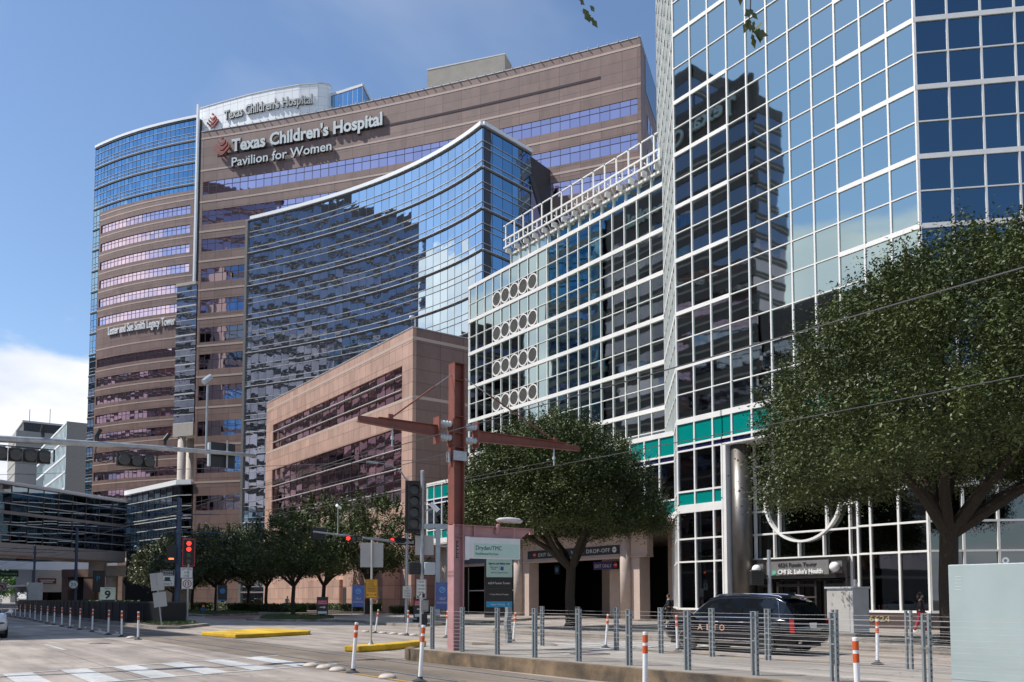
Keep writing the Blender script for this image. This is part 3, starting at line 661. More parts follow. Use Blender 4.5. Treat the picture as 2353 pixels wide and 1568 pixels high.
# ============ two-storey podium under the wing, over the drive-in
def build_podium():
    t = root('hospital_podium', (43, 56, .15), 'white framed podium with teal bands above the beige drop-off drive', 'building')
    P = Path([(42.2, 72.4), (42.2, 39.4)]); n = 23; us = P.div(n)
    f = MB(); te = MB(); nv = MB(); te2 = MB(); g = MB()
    f.strip(P, 0, P.L, 12.62, 12.95, -.07, .06); te.strip(P, 0, P.L, 11.33, 12.62, -.06, -.03); f.strip(P, 0, P.L, 11.22, 11.34, -.07, .05); nv.strip(P, 0, P.L, 10.9, 11.22, -.06, -.031)
    f.strip(P, 0, P.L, 10.8, 10.91, -.07, .05); te2.strip(P, 0, P.L, 7.4, 8.2, -.06, -.03); f.strip(P, 0, P.L, 8.2, 8.32, -.07, .05); f.strip(P, 0, P.L, 6.95, 7.41, -.07, .06)
    for u in us: f.vbar(P, u, .1, 7.0, 12.9, -.069, .052)
    g.panes(P, us, [8.26, 10.86], -.07, .0012)
    part('glazing_band', g, M['g_dark'], t); part('white_frame', f, M['white'], t); part('teal_spandrel', te, M['teal'], t); part('teal_spandrel', te2, M['teal'], t); part('navy_spandrel', nv, M['navy'], t)
    c = MB(); c.prism([(42.45, 72.2), (42.45, 39.9), (47.6, 44.9), (48, 72.2)], 7.0, 12.7); part('core', c, M['mull_dark'], t)
    r = MB(); r.prism([(42.3, 72.4), (42.3, 39.5), (47.6, 44.8), (58, 72.4)], 12.72, 12.9); part('roof', r, M['precast'], t)
    so = MB(); so.prism([(42.15, 72.4), (42.15, 39.6), (47.5, 44.9), (62, 45), (62, 72.4)], 6.80, 6.96); part('soffit', so, M['beige'], t)
    ew = Path([(58, 72.4), (42.2, 72.4)]); b = MB(); b.strip(ew, 0, ew.L, 7, 12.9, -.2, 0); part('end_wall', b, M['white'], t)
    # beige beam with the sign fascia
    B = Path([(44, 71.8), (44, 43.9)]); b = MB(); b.strip(B, 0, B.L, 4.75, 6.8, -.6, 0); part('fascia_beam', b, M['beige'], t)
    b = MB(); b.strip(B, 0, B.L, 4.66, 4.77, -.65, .12); part('fascia_trim', b, M['beige'], t)
    s = MB(); s.strip(B, 13.6, 25.4, 4.98, 5.66, 0, .06); sg = part('entrance_fascia_sign', s, mat('slate_sign', (.035, .04, .05), .4), t)
    sf = Fr((44-.06, 71.8, 0), (-1, 0))
    text(sg, 'EXIT ONLY', sf, 15.1, 5.14, .42, M['letters'], 2.6, spacing=1.1); text(sg, 'VALET DROP-OFF', sf, 19.4, 5.16, .44, M['letters'], 4.6, spacing=1.1)
    for a, mm in ((14.6, 'signred'), (18.0, 'signred'), (24.5, 'signwhite')):
        d = MB(); d.disc(sf, a, 5.32, .001, .02, .22, 20); k = part('roundel', d, M[mm], sg); d = MB(); d.fb(sf, a-.14, a+.14, 5.28, 5.36, .02, .026); part('bar', d, M['signwhite' if mm == 'signred' else 'signblue'], k)
    s = MB(); s.strip(B, 0, 12.4, 4.9, 5.5, 0, .06); part('entrance_fascia_sign', s, mat('slate_sign_blue', (.10, .12, .17), .4), t)
    for (x, y) in ((44.1, 46.0), (44.1, 59.4), (44.1, 71.6)):
        c = MB(); c.lathe((x-.25, y, 0), [(.42, .1), (.42, 6.8)], 28); part('column', c, M['column'], t, smooth=True)
        c = MB(); c.box(x-.05, x+1.0, y-1.25, y+.15, .1, 4.8); part('pier', c, M['beige'], t)
    for (x, y) in ((47.5, 50.6), (47.8, 44.4), (52, 56.5), (47.8, 64.6)):
        c = MB(); c.box(x-.5, x+.5, y-.6, y+.6, .1, 6.8); part('pier', c, M['beige'], t)
    w = MB(); w.box(61.6, 62, 40, 84, 0, 6.9); w.box(45, 62, 71.6, 72, 0, 6.9); w.box(49.5, 62, 44.6, 45, 0, 6.9); part('drive_wall', w, M['void'], t)  # near-black walls: the drive's shade is put into their colour
    g = MB(); q = Path([(46.5, 71.4), (46.5, 61)]); g.panes(q, q.div(6), [.3, 2.4, 4.7], 0, .001); part('shopfront_glazing', g, M['g_dark'], t)
    f = MB(); 
    for u in q.div(3): f.vbar(q, u, .1, .2, 4.7, 0, .06)
    f.strip(q, 0, q.L, 2.35, 2.45, 0, .05); part('white_frame', f, M['white'], t)
    # hanging signs in the drive
    hs = Fr((46.2, 51.2, 0), (-1, 0)); s = MB(); s.fb(hs, -1.0, 1.3, 3.95, 4.6, -.05, .05); k = part('hanging_sign', s, mat('purple_sign', (.06, .045, .20), .4), t)
    text(k, 'EXIT ONLY', Fr(hs.at(0, 0, .05), (-1, 0)), -.85, 4.12, .38, M['signwhite'], 2.0)
    s = MB(); s.fb(hs, 1.32, 1.95, 3.95, 4.6, -.05, .05); k = part('hanging_sign', s, M['signblack'], t); d = MB(); d.disc(hs, 1.63, 4.28, .051, .06, .24, 20); k2 = part('roundel', d, M['signred'], k); d = MB(); d.fb(hs, 1.47, 1.79, 4.24, 4.32, .061, .066); part('bar', d, M['signwhite'], k2)
    hs = Fr((46.2, 57.0, 0), (-1, 0)); s = MB(); s.fb(hs, -.3, .4, 3.7, 4.5, -.05, .05); k = part('hanging_sign', s, M['signblack'], t); d = MB(); d.disc(hs, .05, 4.1, .051, .06, .22, 20); part('roundel', d, mat('sign_sky', (.05, .22, .5), .5), k)
    return t
build_podium()
# ============ brown granite podium building
def build_brown():
    X = 47.0; Y0, Y1 = 84.0, 131.3
    t = root('granite_office_building', (X, 108, .15), 'tan granite mid-rise with dark rose window bands and a shaded right flank', 'building')
    A = Path([(X, Y1), (X, Y0)]); B = Path([(X+.5, Y0), (X+17, Y0)]); B2 = Path([(X, Y0), (X+17, Y0)])
    for (z0, z1) in ((0, 5.0), (7.9, 12.7), (21.6, 24.8), (28.75, 32.7)):
        w = MB(); w.strip(A, 0, A.L, z0, z1, -.5, 0); part('wall', w, M['stone_light'], t)
    for (a, b, z0, z1) in ((0, 2.9, 5.0, 7.9), (0, 2.9, 12.7, 21.6), (0, 2.9, 24.8, 28.75), (20.7, A.L, 5.0, 7.9), (44.8, A.L, 12.7, 21.6), (44.8, A.L, 24.8, 28.75)):
        w = MB(); w.strip(A, a, b, z0, z1, -.5, 0); part('wall', w, M['stone_light'], t)
    w = MB(); w.strip(B, 0, B.L, 0, 32.7, -.6, 0); part('side_wall', w, M['stone_brown'], t)  # darker granite than the street front: the flank's shade is in its colour
    l = MB()
    for z in (31.3, 24.45, 12.3): l.strip(A, 0, A.L, z, z+.36, 0, .02); l.strip(B2, 0, B2.L, z, z+.36, .001, .02)
    part('light_course', l, M['stone_line'], t)
    strip_window(t, A, 2.9, 44.8, 24.8, 28.75, 18, 'g_red', hz=(25.9, 27.6), c=-.25, tilt=.006)
    strip_window(t, A, 2.9, 44.8, 12.7, 21.6, 18, 'g_red', hz=(14.2, 15.4, 16.7, 18.5, 20.0), c=-.25, tilt=.006)
    strip_window(t, A, 2.9, 20.7, 5.0, 7.9, 8, 'g_red', hz=(6.3,), c=-.25, tilt=.006)
    f = MB()
    for z in (25.9, 27.6, 14.2, 16.7, 19.0): f.strip(A, 2.9, 44.8, z-.04, z+.04, -.25, .1)
    part('window_fin', f, M['alu'], t)
    c = MB(); c.prism([(X+.6, Y1-.6), (X+.6, Y0+.7), (X+26, Y0+.7), (X+26, Y1-.6)], 0, 32.2); part('core', c, M['void'], t)
    k = MB(); k.strip(A, 0, A.L, 32.7, 32.77, -.5, .05); k.strip(B2, .06, B2.L, 32.7, 32.77, -.6, .05); part('coping', k, M['alu'], t)
    b = MB(); b.box(X-2.3, X, 86.5, 97, 0, 6.1); part('entrance_block', b, M['stone_light'], t)
    d = MB(); d.box(X-2.34, X-2.3, 96.0, 97.0, .1, 3.0); part('door', d, M['mull_dark'], t)
    b = MB(); b.box(X-1.5, X, 99.8, 111, 0, 4.0); part('entrance_block', b, M['stone_light'], t)
    sf = Fr((X-2.3, 91.9, 0), (-1, 0))
    for a in (-.55, .05):
        s = MB(); s.fb(sf, a, a+.5, 2.5, 3.2, 0, .02); q = part('standpipe_notice', s, M['signred'], t); s = MB()
        for kk in range(3): s.fb(sf, a+.08, a+.42, 2.62+kk*.17, 2.68+kk*.17, .02, .024)
        part('notice_lines', s, M['signwhite'], q)
        s = MB(); s.tube([sf.at(a+.2, 2.1, 0), sf.at(a+.2, 2.1, .3), sf.at(a+.2, 1.8, .35)], .09, 8); part('standpipe', s, M['signblack'], t)
    cm = MB(); p0 = Vector((X+.5, Y0+.4, 32.75)); cm.tube([p0, p0+Vector((0, 0, 1.0)), p0+Vector((-.3, -.2, 1.35)), p0+Vector((-.7, -.4, 1.2))], .06, 8); cc = part('camera_bracket', cm, M['white'], t)
    s = MB(); s.lathe(p0+Vector((-.75, -.42, .75)), [(.02, 0), (.2, .1), (.24, .25), (.2, .42), (.05, .5)], 12); part('dome_camera', s, M['white'], cc)
    return t
build_brown()
def fit_path(pts, deg, ax, n, ends=None):
    P = np.array(pts, float)
    if ax == 'y':   # x as a function of y
        c = np.polyfit(P[:, 1], P[:, 0], deg); ys = np.linspace(P[0, 1], P[-1, 1], n); return [(float(np.polyval(c, y)), float(y)) for y in ys]
    c = np.polyfit(P[:, 0], P[:, 1], deg); xs = np.linspace(P[0, 0], P[-1, 0], n); return [(float(x), float(np.polyval(c, x))) for x in xs]
PAV = fit_path([(40.02, 146.63), (52.81, 129.22), (62.88, 116.5), (73.35, 100.9), (79.67, 90.26), (83.61, 83.46)], 2, 'x', 25)
GLS = fit_path([(45.72, 138.93), (50.5, 130), (56.24, 117.2), (59.05, 109.87), (60.12, 104.29), (60.92, 99.27), (61.64, 91.49)], 3, 'y', 25)
LEG = fit_path([(37.09, 229.76), (38.03, 227.21), (41.4, 220.02), (46.67, 210.77), (54.04, 200.37)], 2, 'y', 25)
# lettering that follows a wall: serif capitals and small letters are thickened and given slab serifs
SER = {  # feet (f) and heads (h) as fractions of the letter's width, with the half-length of each serif in ems
 'T': dict(f=[.5], e=1), 'x': dict(f=[.12, .88], h=[.12, .88]), 'h': dict(f=[.1, .88], h=[.06]), 'i': dict(f=[.5], h=[.35]), 'l': dict(f=[.5], h=[.3]), 'd': dict(f=[.92], h=[.84]),
 'r': dict(f=[.18], h=[.1]), 'n': dict(f=[.1, .88], h=[.08]), 'H': dict(f=[.1, .9], h=[.1, .9]), 'p': dict(f=[.1], h=[.05], lo=1), 't': dict(), 'a': dict(f=[.95])}
def wall_text(par, txt, path, u0, u1, zb, cap, m, stand=.35, ext=.10, offset=.0, serif=False, name='lettering', spacing=1):
    me = text_mesh(txt, 1, .5, offset, 'LEFT', spacing, 3); n = len(me.vertices); co = np.empty(n*3); me.vertices.foreach_get('co', co); co = co.reshape(-1, 3)
    x0, x1 = co[:, 0].min(), co[:, 0].max(); kx = (u1-u0)/(x1-x0)
    capu = .69; kz = cap/capu
    V = []
    for x, y, z in co:
        p, t = path.at(u0+(x-x0)*kx, stand+(z+.5)*ext); V.append((p.x, p.y, zb+y*kz))
    F = [tuple(f.vertices) for f in me.polygons]
    bpy.data.meshes.remove(me)
    b = MB(); b.v = V; b.f = F; b.uv = [(0, 0)]*sum(len(f) for f in F)
    if serif:
        cur = ''
        for ch in txt:
            s0 = text_mesh(cur+'.', 1, 0, 0); s1 = text_mesh(cur+ch+'.', 1, 0, 0)
            def right(mm): c = [v.co.x for v in mm.vertices]; return max(c)
            a, e = right(s0), right(s1); bpy.data.meshes.remove(s0); bpy.data.meshes.remove(s1); cur += ch
            gl = None
            if ch in SER and ch != ' ':
                g = text_mesh(ch, 1, 0, 0); X = [v.co.x for v in g.vertices]; Y = [v.co.y for v in g.vertices]; gx0, gx1, gy0, gy1 = min(X), max(X), min(Y), max(Y); bpy.data.meshes.remove(g)
                off = a-right_dot
                d = SER[ch]; w = gx1-gx0
                if ch == 'i': gy1 = .5
                def bar(fx, y, hl, side=0):
                    xc = off+gx0+fx*w; uA = u0+(xc-hl-x0)*kx; uB = u0+(xc+hl-x0)*kx
                    b.strip(path, max(0, uA), uB, zb+(y)*kz, zb+(y+.055)*kz, stand+.01, stand+ext-.01)
                for fx in d.get('f', []): bar(fx, gy0 if not d.get('lo') else gy0, .10 if ch in 'TH' else .085)
                for hx in d.get('h', []): bar(hx, gy1-.055, .085)
                if d.get('e'):
                    for fx in (.03, .97):
                        xc = off+gx0+fx*w; b.strip(path, u0+(xc-.03-x0)*kx, u0+(xc+.03-x0)*kx, zb+(gy1-.17)*kz, zb+gy1*kz, stand+.01, stand+ext-.01)
    return part(name, b, m, par)
_d = text_mesh('.', 1, 0, 0); right_dot = max(v.co.x for v in _d.vertices); bpy.data.meshes.remove(_d)
def chevron_logo(par, path, u, z, s, stand=.35):
    b = MB()
    def seg(a0, b0, a1, b1, w):
        n = 3
        for i in range(n):
            fa, fb = i/n, (i+1)/n; P = []
            for f in (fa, fb):
                x = a0+(a1-a0)*f; y = b0+(b1-b0)*f
                P.append((x, y))
            (xa, ya), (xb, yb) = P; uu = [u+xa*s, u+xb*s]
            q = []
            for cc in (stand, stand+.3):
                for (xx, yy) in ((xa, ya-w/2), (xb, yb-w/2), (xb, yb+w/2), (xa, ya+w/2)):
                    p, t = path.at(u+xx*s, cc); q.append((p.x, p.y, z+yy*s))
            b.hexa(q)
    for k, (hw, zb) in enumerate(((.5, -.5), (.36, -.22), (.22, .06))):
        seg(-hw, zb+hw*.9, -.08, zb+.06, .15); seg(.08, zb+.06, hw, zb+hw*.9, .15); seg(-.1, zb+.06, .1, zb+.06, .15)
    P = []
    for w in np.linspace(0, 2*math.pi, 13)[:-1]: P.append((.075*math.cos(w), .48+.075*math.sin(w)))
    F0 = [path.at(u+x*s, stand)[0]+Vector((0, 0, z+y*s)) for x, y in P]; F1 = [path.at(u+x*s, stand+.3)[0]+Vector((0, 0, z+y*s)) for x, y in P]
    b.q(F1)
    for i in range(12): b.q([F0[i], F0[(i+1) % 12], F1[(i+1) % 12], F1[i]])
    return part('logo', b, M['logo'], par)
# ============ the big curved granite slab with mauve strip windows
def build_pavilion():
    t = root('hospital_pavilion', (62, 114, .15), 'tall curved brown granite hospital block with mauve strip windows and the women pavilion lettering', 'building')
    P = Path(PAV); tops = [(73.05, 70.75), (67.95, 65.5), (62.95, 60.75), (57.75, 55.4), (52.35, 50.0), (47.5, 45.0), (42.9, 40.3), (37.5, 35.0), (31.4, 28.9), (25.2, 22.6), (18.8, 16.3)]
    z = 82
    for a, b in tops + [(0, 0)]:
        w = MB(); w.strip(P, 0, P.L, a, z, -.6, 0); part('wall', w, M['stone_brown'], t); z = b
    for a, b in tops:
        strip_window(t, P, .05, P.L-.05, b, a, 50, 'g_pav', hz=(b+(a-b)*.62,), c=-.1, tilt=.0022, mw=.06)
    l = MB()
    for zz in (80.6, 74.9, 69.35, 64.1, 58.9, 53.9, 48.9, 44.2, 38.9, 33.6, 27.2, 20.9): l.strip(P, 0, P.L, zz, zz+.32, 0, .03)
    part('light_course', l, M['stone_line'], t)
    g = MB(); g.strip(P, 3.2, P.L-6, 77.25, 77.6, 0, .05); part('groove', g, M['stone_dark'], t)
    x = PAV[-1]; q = Path([x, (x[0]+13, x[1]+9)]); w = MB(); w.strip(q, 0, q.L, 0, 82, -.5, 0); part('end_wall', w, M['stone_brown'], t)
    for a, b in tops[:6]: strip_window(t, q, 5, q.L, b, a, 5, 'g_pav', c=.03)
    sw = MB(); sw.strip(q, 3.5, 13, 76, 81.5, 0, .06); part('window', sw, M['g_side'], t)
    y = PAV[0]; q = Path([(y[0]+14, y[1]+11), y]); w = MB(); w.strip(q, 0, q.L, 0, 82, -.5, 0); part('end_wall', w, M['stone_brown'], t)
    r = MB(); r.prism([P.at(u, -.55)[0].to_2d()[:] for u in P.div(24)] + [(PAV[-1][0]+13, PAV[-1][1]+9), (PAV[0][0]+14, PAV[0][1]+11)], 81.2, 81.6); part('roof', r, M['precast'], t)
    k = MB(); k.strip(P, 0, P.L, 82, 82.12, -.6, .06)
    for u in np.arange(1, P.L, 1.5):
        k.vbar(P, u, .05, 82.1, 82.3, .0, .3)
    part('coping', k, M['alu'], t)
    wall_text(t, "Texas Children's Hospital", P, 6.2, 34.4, 77.5, 2.05, M['mull_dark'], offset=.046, serif=True, stand=.15, ext=.25, name='letter_return')
    wall_text(t, "Texas Children's Hospital", P, 6.2, 34.4, 77.5, 2.05, M['letters'], offset=.03, serif=True, stand=.41, ext=.05)
    wall_text(t, "Pavilion for Women", P, 6.3, 25.2, 74.85, 1.5, M['mull_dark'], offset=.03, stand=.15, ext=.25, name='letter_return')
    wall_text(t, "Pavilion for Women", P, 6.3, 25.2, 74.85, 1.5, M['letters'], offset=.012, stand=.41, ext=.05)
    chevron_logo(t, P, 4.4, 78.6, 3.1)
    # white column and glass link at the left edge, next to the legacy tower
    return t
PVB = build_pavilion()
def build_link():
    t = root('glass_stair_tower', (38.6, 149, .15), 'narrow blue glass stair tower on white columns between the two brown hospital blocks', 'building')
    P = Path([(37.7, 150.6), (40.05, 147.0)])
    g = MB(); g.panes(P, P.div(4), [31.4+1.5*i for i in range(17)], 0, .003); w = part('glazing_band', g, M['g_curve'], t)
    f = MB()
    for z in [31.4+5.1*i for i in range(5)]:
        f.strip(P, 0, P.L, z-.12, z+.12, 0, .14)
        for dz in (1.5, 2.6, 4.0): f.strip(P, 0, P.L, z+dz-.05, z+dz+.05, 0, .12)
    part('fin', f, M['alu'], w)
    c = MB(); c.strip(P, -0, P.L, 55.4, 55.9, -3, .3); part('cornice', c, M['concrete_wall'], t); c = MB(); c.strip(P, 0, P.L, 29.2, 31.4, -3, .2); part('cornice', c, M['concrete_wall'], t)
    for (x, y) in ((38.9, 149.8), (40.6, 150.8)):
        c = MB(); c.lathe((x, y, 0), [(.65, 0), (.65, 29.4)], 20); part('column', c, M['concrete_wall'], t, smooth=True)
    c = MB(); c.prism([(37.9, 150.8), (40.1, 147.3), (44, 150), (42, 154)], 31.4, 55.4); part('core', c, M['mull_dark'], t)
build_link()
# ============ concave blue glass block
def build_glass():
    t = root('curved_glass_building', (59, 110, .15), 'concave blue curtain-wall hospital block with grey floor bands in front of the brown slab', 'building')
    P = Path(GLS); S = Path([GLS[-1], (71.2, 93.4)]); n = 32
    zs = 65.0; k = 0; z = 65.0
    while z > 2:
        zb = z-5.67 if z-5.67 > 2 else 0
        rows = [zb, z-4.8, z-2.95, z-2.05, z] if zb else [0, z]
        g = MB(); g.panes(P, P.div(n), rows, 0, .0048); w = part('glazing_band', g, M['g_curve'], t)
        g = MB(); g.panes(S, S.div(5), rows, 0, .004); part('side_glazing_band', g, M['g_leg'], w)
        f = MB()
        for q in (P, S):
            f.strip(q, 0, q.L, z-.22, z+.0, .0, .16)
        part('floor_band', f, M['rib'], w)
        f = MB()
        for q in (P, S):
            f.strip(q, 0, q.L, z-.04, z+.05, .0, .27)
            for d in (4.8, 2.95, 2.05): f.strip(q, 0, q.L, z-d-.028, z-d+.028, .0, .12)
        part('fin', f, M['alu'], w)
        f = MB()
        for u in P.div(n): f.vbar(P, u, .045, zb, z, 0, .02)
        for u in S.div(5): f.vbar(S, u, .045, zb, z, 0, .02)
        part('mullion', f, M['mull_dark'], w)
        z -= 5.67
    c = MB(); c.prism([P.at(u, -.4)[0].to_2d() for u in P.div(12)] + [(70.9, 93.8), (78, 96), (56, 135)], 0, 65); part('core', c, M['mull_dark'], t)
    k = MB(); k.strip(P, 1.0, P.L, 65.0, 65.55, -.4, .35); k.strip(S, 0, S.L, 65.0, 65.5, -.4, .35); part('coping', k, M['panel_white'], t)
    e = MB(); e.strip(P, .0, .5, 0, 65, .0, .3); part('edge_trim', e, M['rib'], t)
    # dark raking glass canopy down to the slab
    d = MB(); a = Vector((71.2, 93.4, 61.5)); b2 = Vector((77.4, 91.2, 40))
    d.tube([a, b2], .35, 6); d.tube([a+Vector((0, 0, -9)), b2+Vector((0, 0, -9))], .25, 6); part('raking_beam', d, M['mull_dark'], t)
    g = MB(); g.q([a, (71.2, 93.4, 35), (77.3, 91.3, 35), b2]); part('raking_glass', g, M['g_red'], t)
build_glass()
# ============ legacy tower: convex glass with a brown panelled front, and the white curved sign wall
def build_legacy():
    t = root('legacy_tower', (45, 215, .15), 'tall convex blue glass hospital tower with brown granite panelled front', 'building')
    P = Path(LEG)
    z = 115.0; n = 26
    while z > 8:
        zb = z-7.0+(.0) if False else z-5.3
        g = MB(); g.panes(P, P.div(n), [zb, z-3.6, z-1.9, z], 0, .003); w = part('glazing_band', g, M['g_leg'], t)
        f = MB(); f.strip(P, 0, P.L, z-.04, z+.10, 0, .2)
        for d in (3.6, 1.9, 4.4): f.strip(P, 0, P.L, z-d-.035, z-d+.035, 0, .12)
        part('fin', f, M['alu'], w)
        f = MB(); f.strip(P, 0, P.L, z-.42, z-.1, 0, .2)
        for u in P.div(n): f.vbar(P, u, .06, zb, z, 0, .04)
        part('mullion', f, M['mull_dark'], w); z -= 5.3
    k = MB(); k.strip(P, P.L-.15, P.L+.3, 74.6, 117.9, .0, .6); part('white_edge_strip', k, M['panel_white'], t)
    k = MB(); k.strip(P, 0, P.L-.15, 115, 115.6, -.6, .3); part('coping', k, M['panel_white'], t)
    u0 = 3.7; u1 = P.L-1.2; sx = .55
    tops = [93.7-4.65*i for i in range(6)] + [60.0, 55.3, 50.8, 46.1, 41.5, 36.8, 32.1, 27.4, 22.7]
    z = 97.2
    ue = [u1 if q > 72 else P.L-.2 for q in tops]
    for q in tops + [0]:
        w = MB(); w.strip(P, u0, P.L-.2, q if q else 0, z, .1, .6); part('wall', w, M['stone_brown'], t)
        if q:
            s = MB(); s.strip(P, u0, u0+sx, q-2.05, q, .1, .6)
            if q > 70: s.strip(P, u1, P.L-.2, q-2.05, q, .1, .6)
            part('wall', s, M['stone_brown'], t); z = q-2.05
            strip_window(t, P, u0+sx, u1 if q > 70 else P.L-.2, q-2.05, q, 22, 'g_pav', hz=(q-.75,), c=.38, tilt=.0055, mw=.07)
    l = MB()
    for q in [96.2, 95.0-.1] + [x-3.1 for x in tops] + [62.2]: l.strip(P, u0, P.L-.2, q, q+.3, .6, .63)
    part('light_course', l, M['stone_line'], t)
    wall_text(t, "Lester and Sue Smith Legacy Tower", P, 8.6, 29.6, 65.4, 1.95, M['panel_white'], stand=.7, ext=.25, offset=.012)
    # backs
    b = MB(); b.prism([(37.3, 229.6), (41.7, 220.2), (47, 210.9), (54.3, 200.6), (80, 215), (70, 240)], 0, 115); part('core', b, M['mull_dark'], t)
    w = root('curved_sign_wall', (63, 188, 75), 'white metal curved rooftop wall carrying the upper hospital lettering', 'sign wall')
    W = Path([(54.35, 202.3), (54.74, 201.6), (58.79, 194.9), (62.47, 189.04), (66.28, 183.7), (70.14, 179.0), (73.37, 175.9), (74.6, 175.1), (75.6, 174.9), (76.4, 175.3), (76.8, 176.2)])
    b = MB(); b.strip(W, 0, W.L, 74.5, 118, -.8, 0); part('panel_wall', b, M['panel_white'], w)
    j = MB()
    for zz in np.arange(76, 118, 2.05): j.strip(W, 0, W.L, zz, zz+.07, 0, .012)
    for u in np.arange(1.4, W.L-2, 2.1): j.vbar(W, u, .07, 74.5, 118, 0, .013)
    part('panel_joint', j, mat('panel_joint', (.58, .62, .65), .5), w)
    k = MB(); k.strip(W, 0, W.L, 118, 118.25, -.8, .1); part('coping', k, M['alu'], w)
    wall_text(w, "Texas Children's Hospital", W, 8.4, 31.6, 113.3, 2.2, M['mull_dark'], offset=.03, serif=True, stand=.1, ext=.25, name='letter_return')
    wall_text(w, "Texas Children's Hospital", W, 8.4, 31.6, 113.3, 2.2, M['sign_mid'], offset=.018, serif=True, stand=.36, ext=.05)
    chevron_logo(w, W, 5.0, 113.9, 3.3, .2)
    c = root('rooftop_glass_box', (80, 170, 90), 'small blue glass penthouse right of the white sign wall', 'penthouse')
    Q = Path([(76.2, 176.2), (80.67, 167.84)]); Q2 = Path([(80.67, 167.84), (92, 180)])
    for q, n in ((Q, 7), (Q2, 7)):
        g = MB(); g.panes(q, q.div(n), [96, 100, 104, 108, 112, 116], 0, .003); w2 = part('glazing_band', g, M['g_leg'], c)
        f = MB(); f.strip(q, 0, q.L, 116, 116.6, -.3, .15)
        for zz in (112, 108, 104): f.strip(q, 0, q.L, zz-.07, zz+.07, 0, .15)
        for u in q.div(n): f.vbar(q, u, .07, 96, 116, 0, .05)
        part('fin', f, M['alu'], w2)
build_legacy()
def build_plant():
    t = root('rooftop_plant_house', (78, 118, 81), 'plain grey concrete plant house on the roof of the brown slab', 'plant house')
    b = MB(); b.prism([(72.23, 124.66), (80.65, 113.09), (88.5, 118.6), (80, 130)], 81.3, 94)
    part('wall', b, M['precast'], t); k = MB(); q = Path([(72.2, 124.7), (80.7, 113.05), (88.5, 118.6)]); k.strip(q, 0, q.L, 94, 94.2, -.4, .06); part('coping', k, M['alu'], t)
    k = MB(); q = Path([(80.65, 113.09), (88.5, 118.6)]); k.strip(q, 2, 5, 85, 91, 0, .06); part('louvre', k, M['mull_dark'], t)
build_plant()
# ============ the buildings on the near side of the street: they stand beside the camera, shade the road and show in the glass
def build_opposite():
    def block(name, label, quad, h, pitch, win, wm, gm, top, sign=False):
        t = root(name, (*quad[0], 0), label, 'building')
        for i in (0, 1, 3):
            q = Path([quad[i], quad[(i+1) % 4]]); z = h; w = MB(); l = MB()
            k = 0
            while top-pitch*k-win > 3:
                a = top-pitch*k; w.strip(q, 0, q.L, a, z, -.5, 0); z = a-win; strip_window(t, q, .3, q.L-.3, z, a, max(6, int(q.L/2.3)), gm, frame=False, c=-.1, tilt=.004)
                l.strip(q, 0, q.L, z-1.1, z-.8, 0, .04); k += 1
            w.strip(q, 0, q.L, 0, z, -.5, 0); part('wall', w, M[wm], t); part('light_course', l, M['stone_line'], t)
        x = [p[0] for p in quad]; y = [p[1] for p in quad]; cx, cy = sum(x)/4, sum(y)/4
        c = MB(); c.prism([(cx+(px-cx)*.98, cy+(py-cy)*.98) for px, py in quad], 0, h-.6); part('core', c, M['void'], t); return t
    # quads run north face-end first so that each edge reads left to right from outside
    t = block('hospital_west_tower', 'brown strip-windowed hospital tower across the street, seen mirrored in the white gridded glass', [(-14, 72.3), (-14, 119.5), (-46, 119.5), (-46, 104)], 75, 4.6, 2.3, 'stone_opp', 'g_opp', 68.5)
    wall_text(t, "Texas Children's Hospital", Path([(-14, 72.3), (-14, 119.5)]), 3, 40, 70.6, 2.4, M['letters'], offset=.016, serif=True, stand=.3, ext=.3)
    block('street_corner_block', 'lower brown block across the street whose shadow falls over the left lanes', [(-14, 55.5), (-14, 72.2), (-44, 72.2), (-44, 55.5)], 40, 4.6, 2.3, 'stone_opp', 'g_opp', 35)  # unseen block, added and sized so its shadow reaches the left lanes
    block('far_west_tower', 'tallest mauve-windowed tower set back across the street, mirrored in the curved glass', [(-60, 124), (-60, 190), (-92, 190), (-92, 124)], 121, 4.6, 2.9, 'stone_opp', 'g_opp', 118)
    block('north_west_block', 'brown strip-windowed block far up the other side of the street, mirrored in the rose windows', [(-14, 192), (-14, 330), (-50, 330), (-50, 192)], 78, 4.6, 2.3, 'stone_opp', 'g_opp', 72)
    t = root('grey_glass_tower', (-30, 129, 0), 'grey blue glass tower across the street, seen only as a wavy reflection', 'building')
    P = Path([(-14.5, 121), (-14.5, 137)]); S = Path([(-40, 121), (-14.5, 121)])
    for q in (P, S):
        for k in range(8):
            g = MB(); z0 = 10.6*k; g.panes(q, q.div(9), [z0+1.5*i for i in range(8)], 0, .003); w = part('glazing_band', g, M['g_leg'], t)
            f = MB(); f.strip(q, 0, q.L, z0+3.3, z0+4.3, 0, .1); f.strip(q, 0, q.L, z0+8.6, z0+9.6, 0, .1); part('spandrel', f, M['precast'], w)
    c = MB(); c.prism([(-15, 121.5), (-15, 136.6), (-40, 136.6), (-40, 121.5)], 0, 84); part('core', c, M['void'], t)
    w = MB(); w.box(-40, -14.4, 136.6, 137, 0, 84.6); part('wall', w, M['precast'], t)
build_opposite()
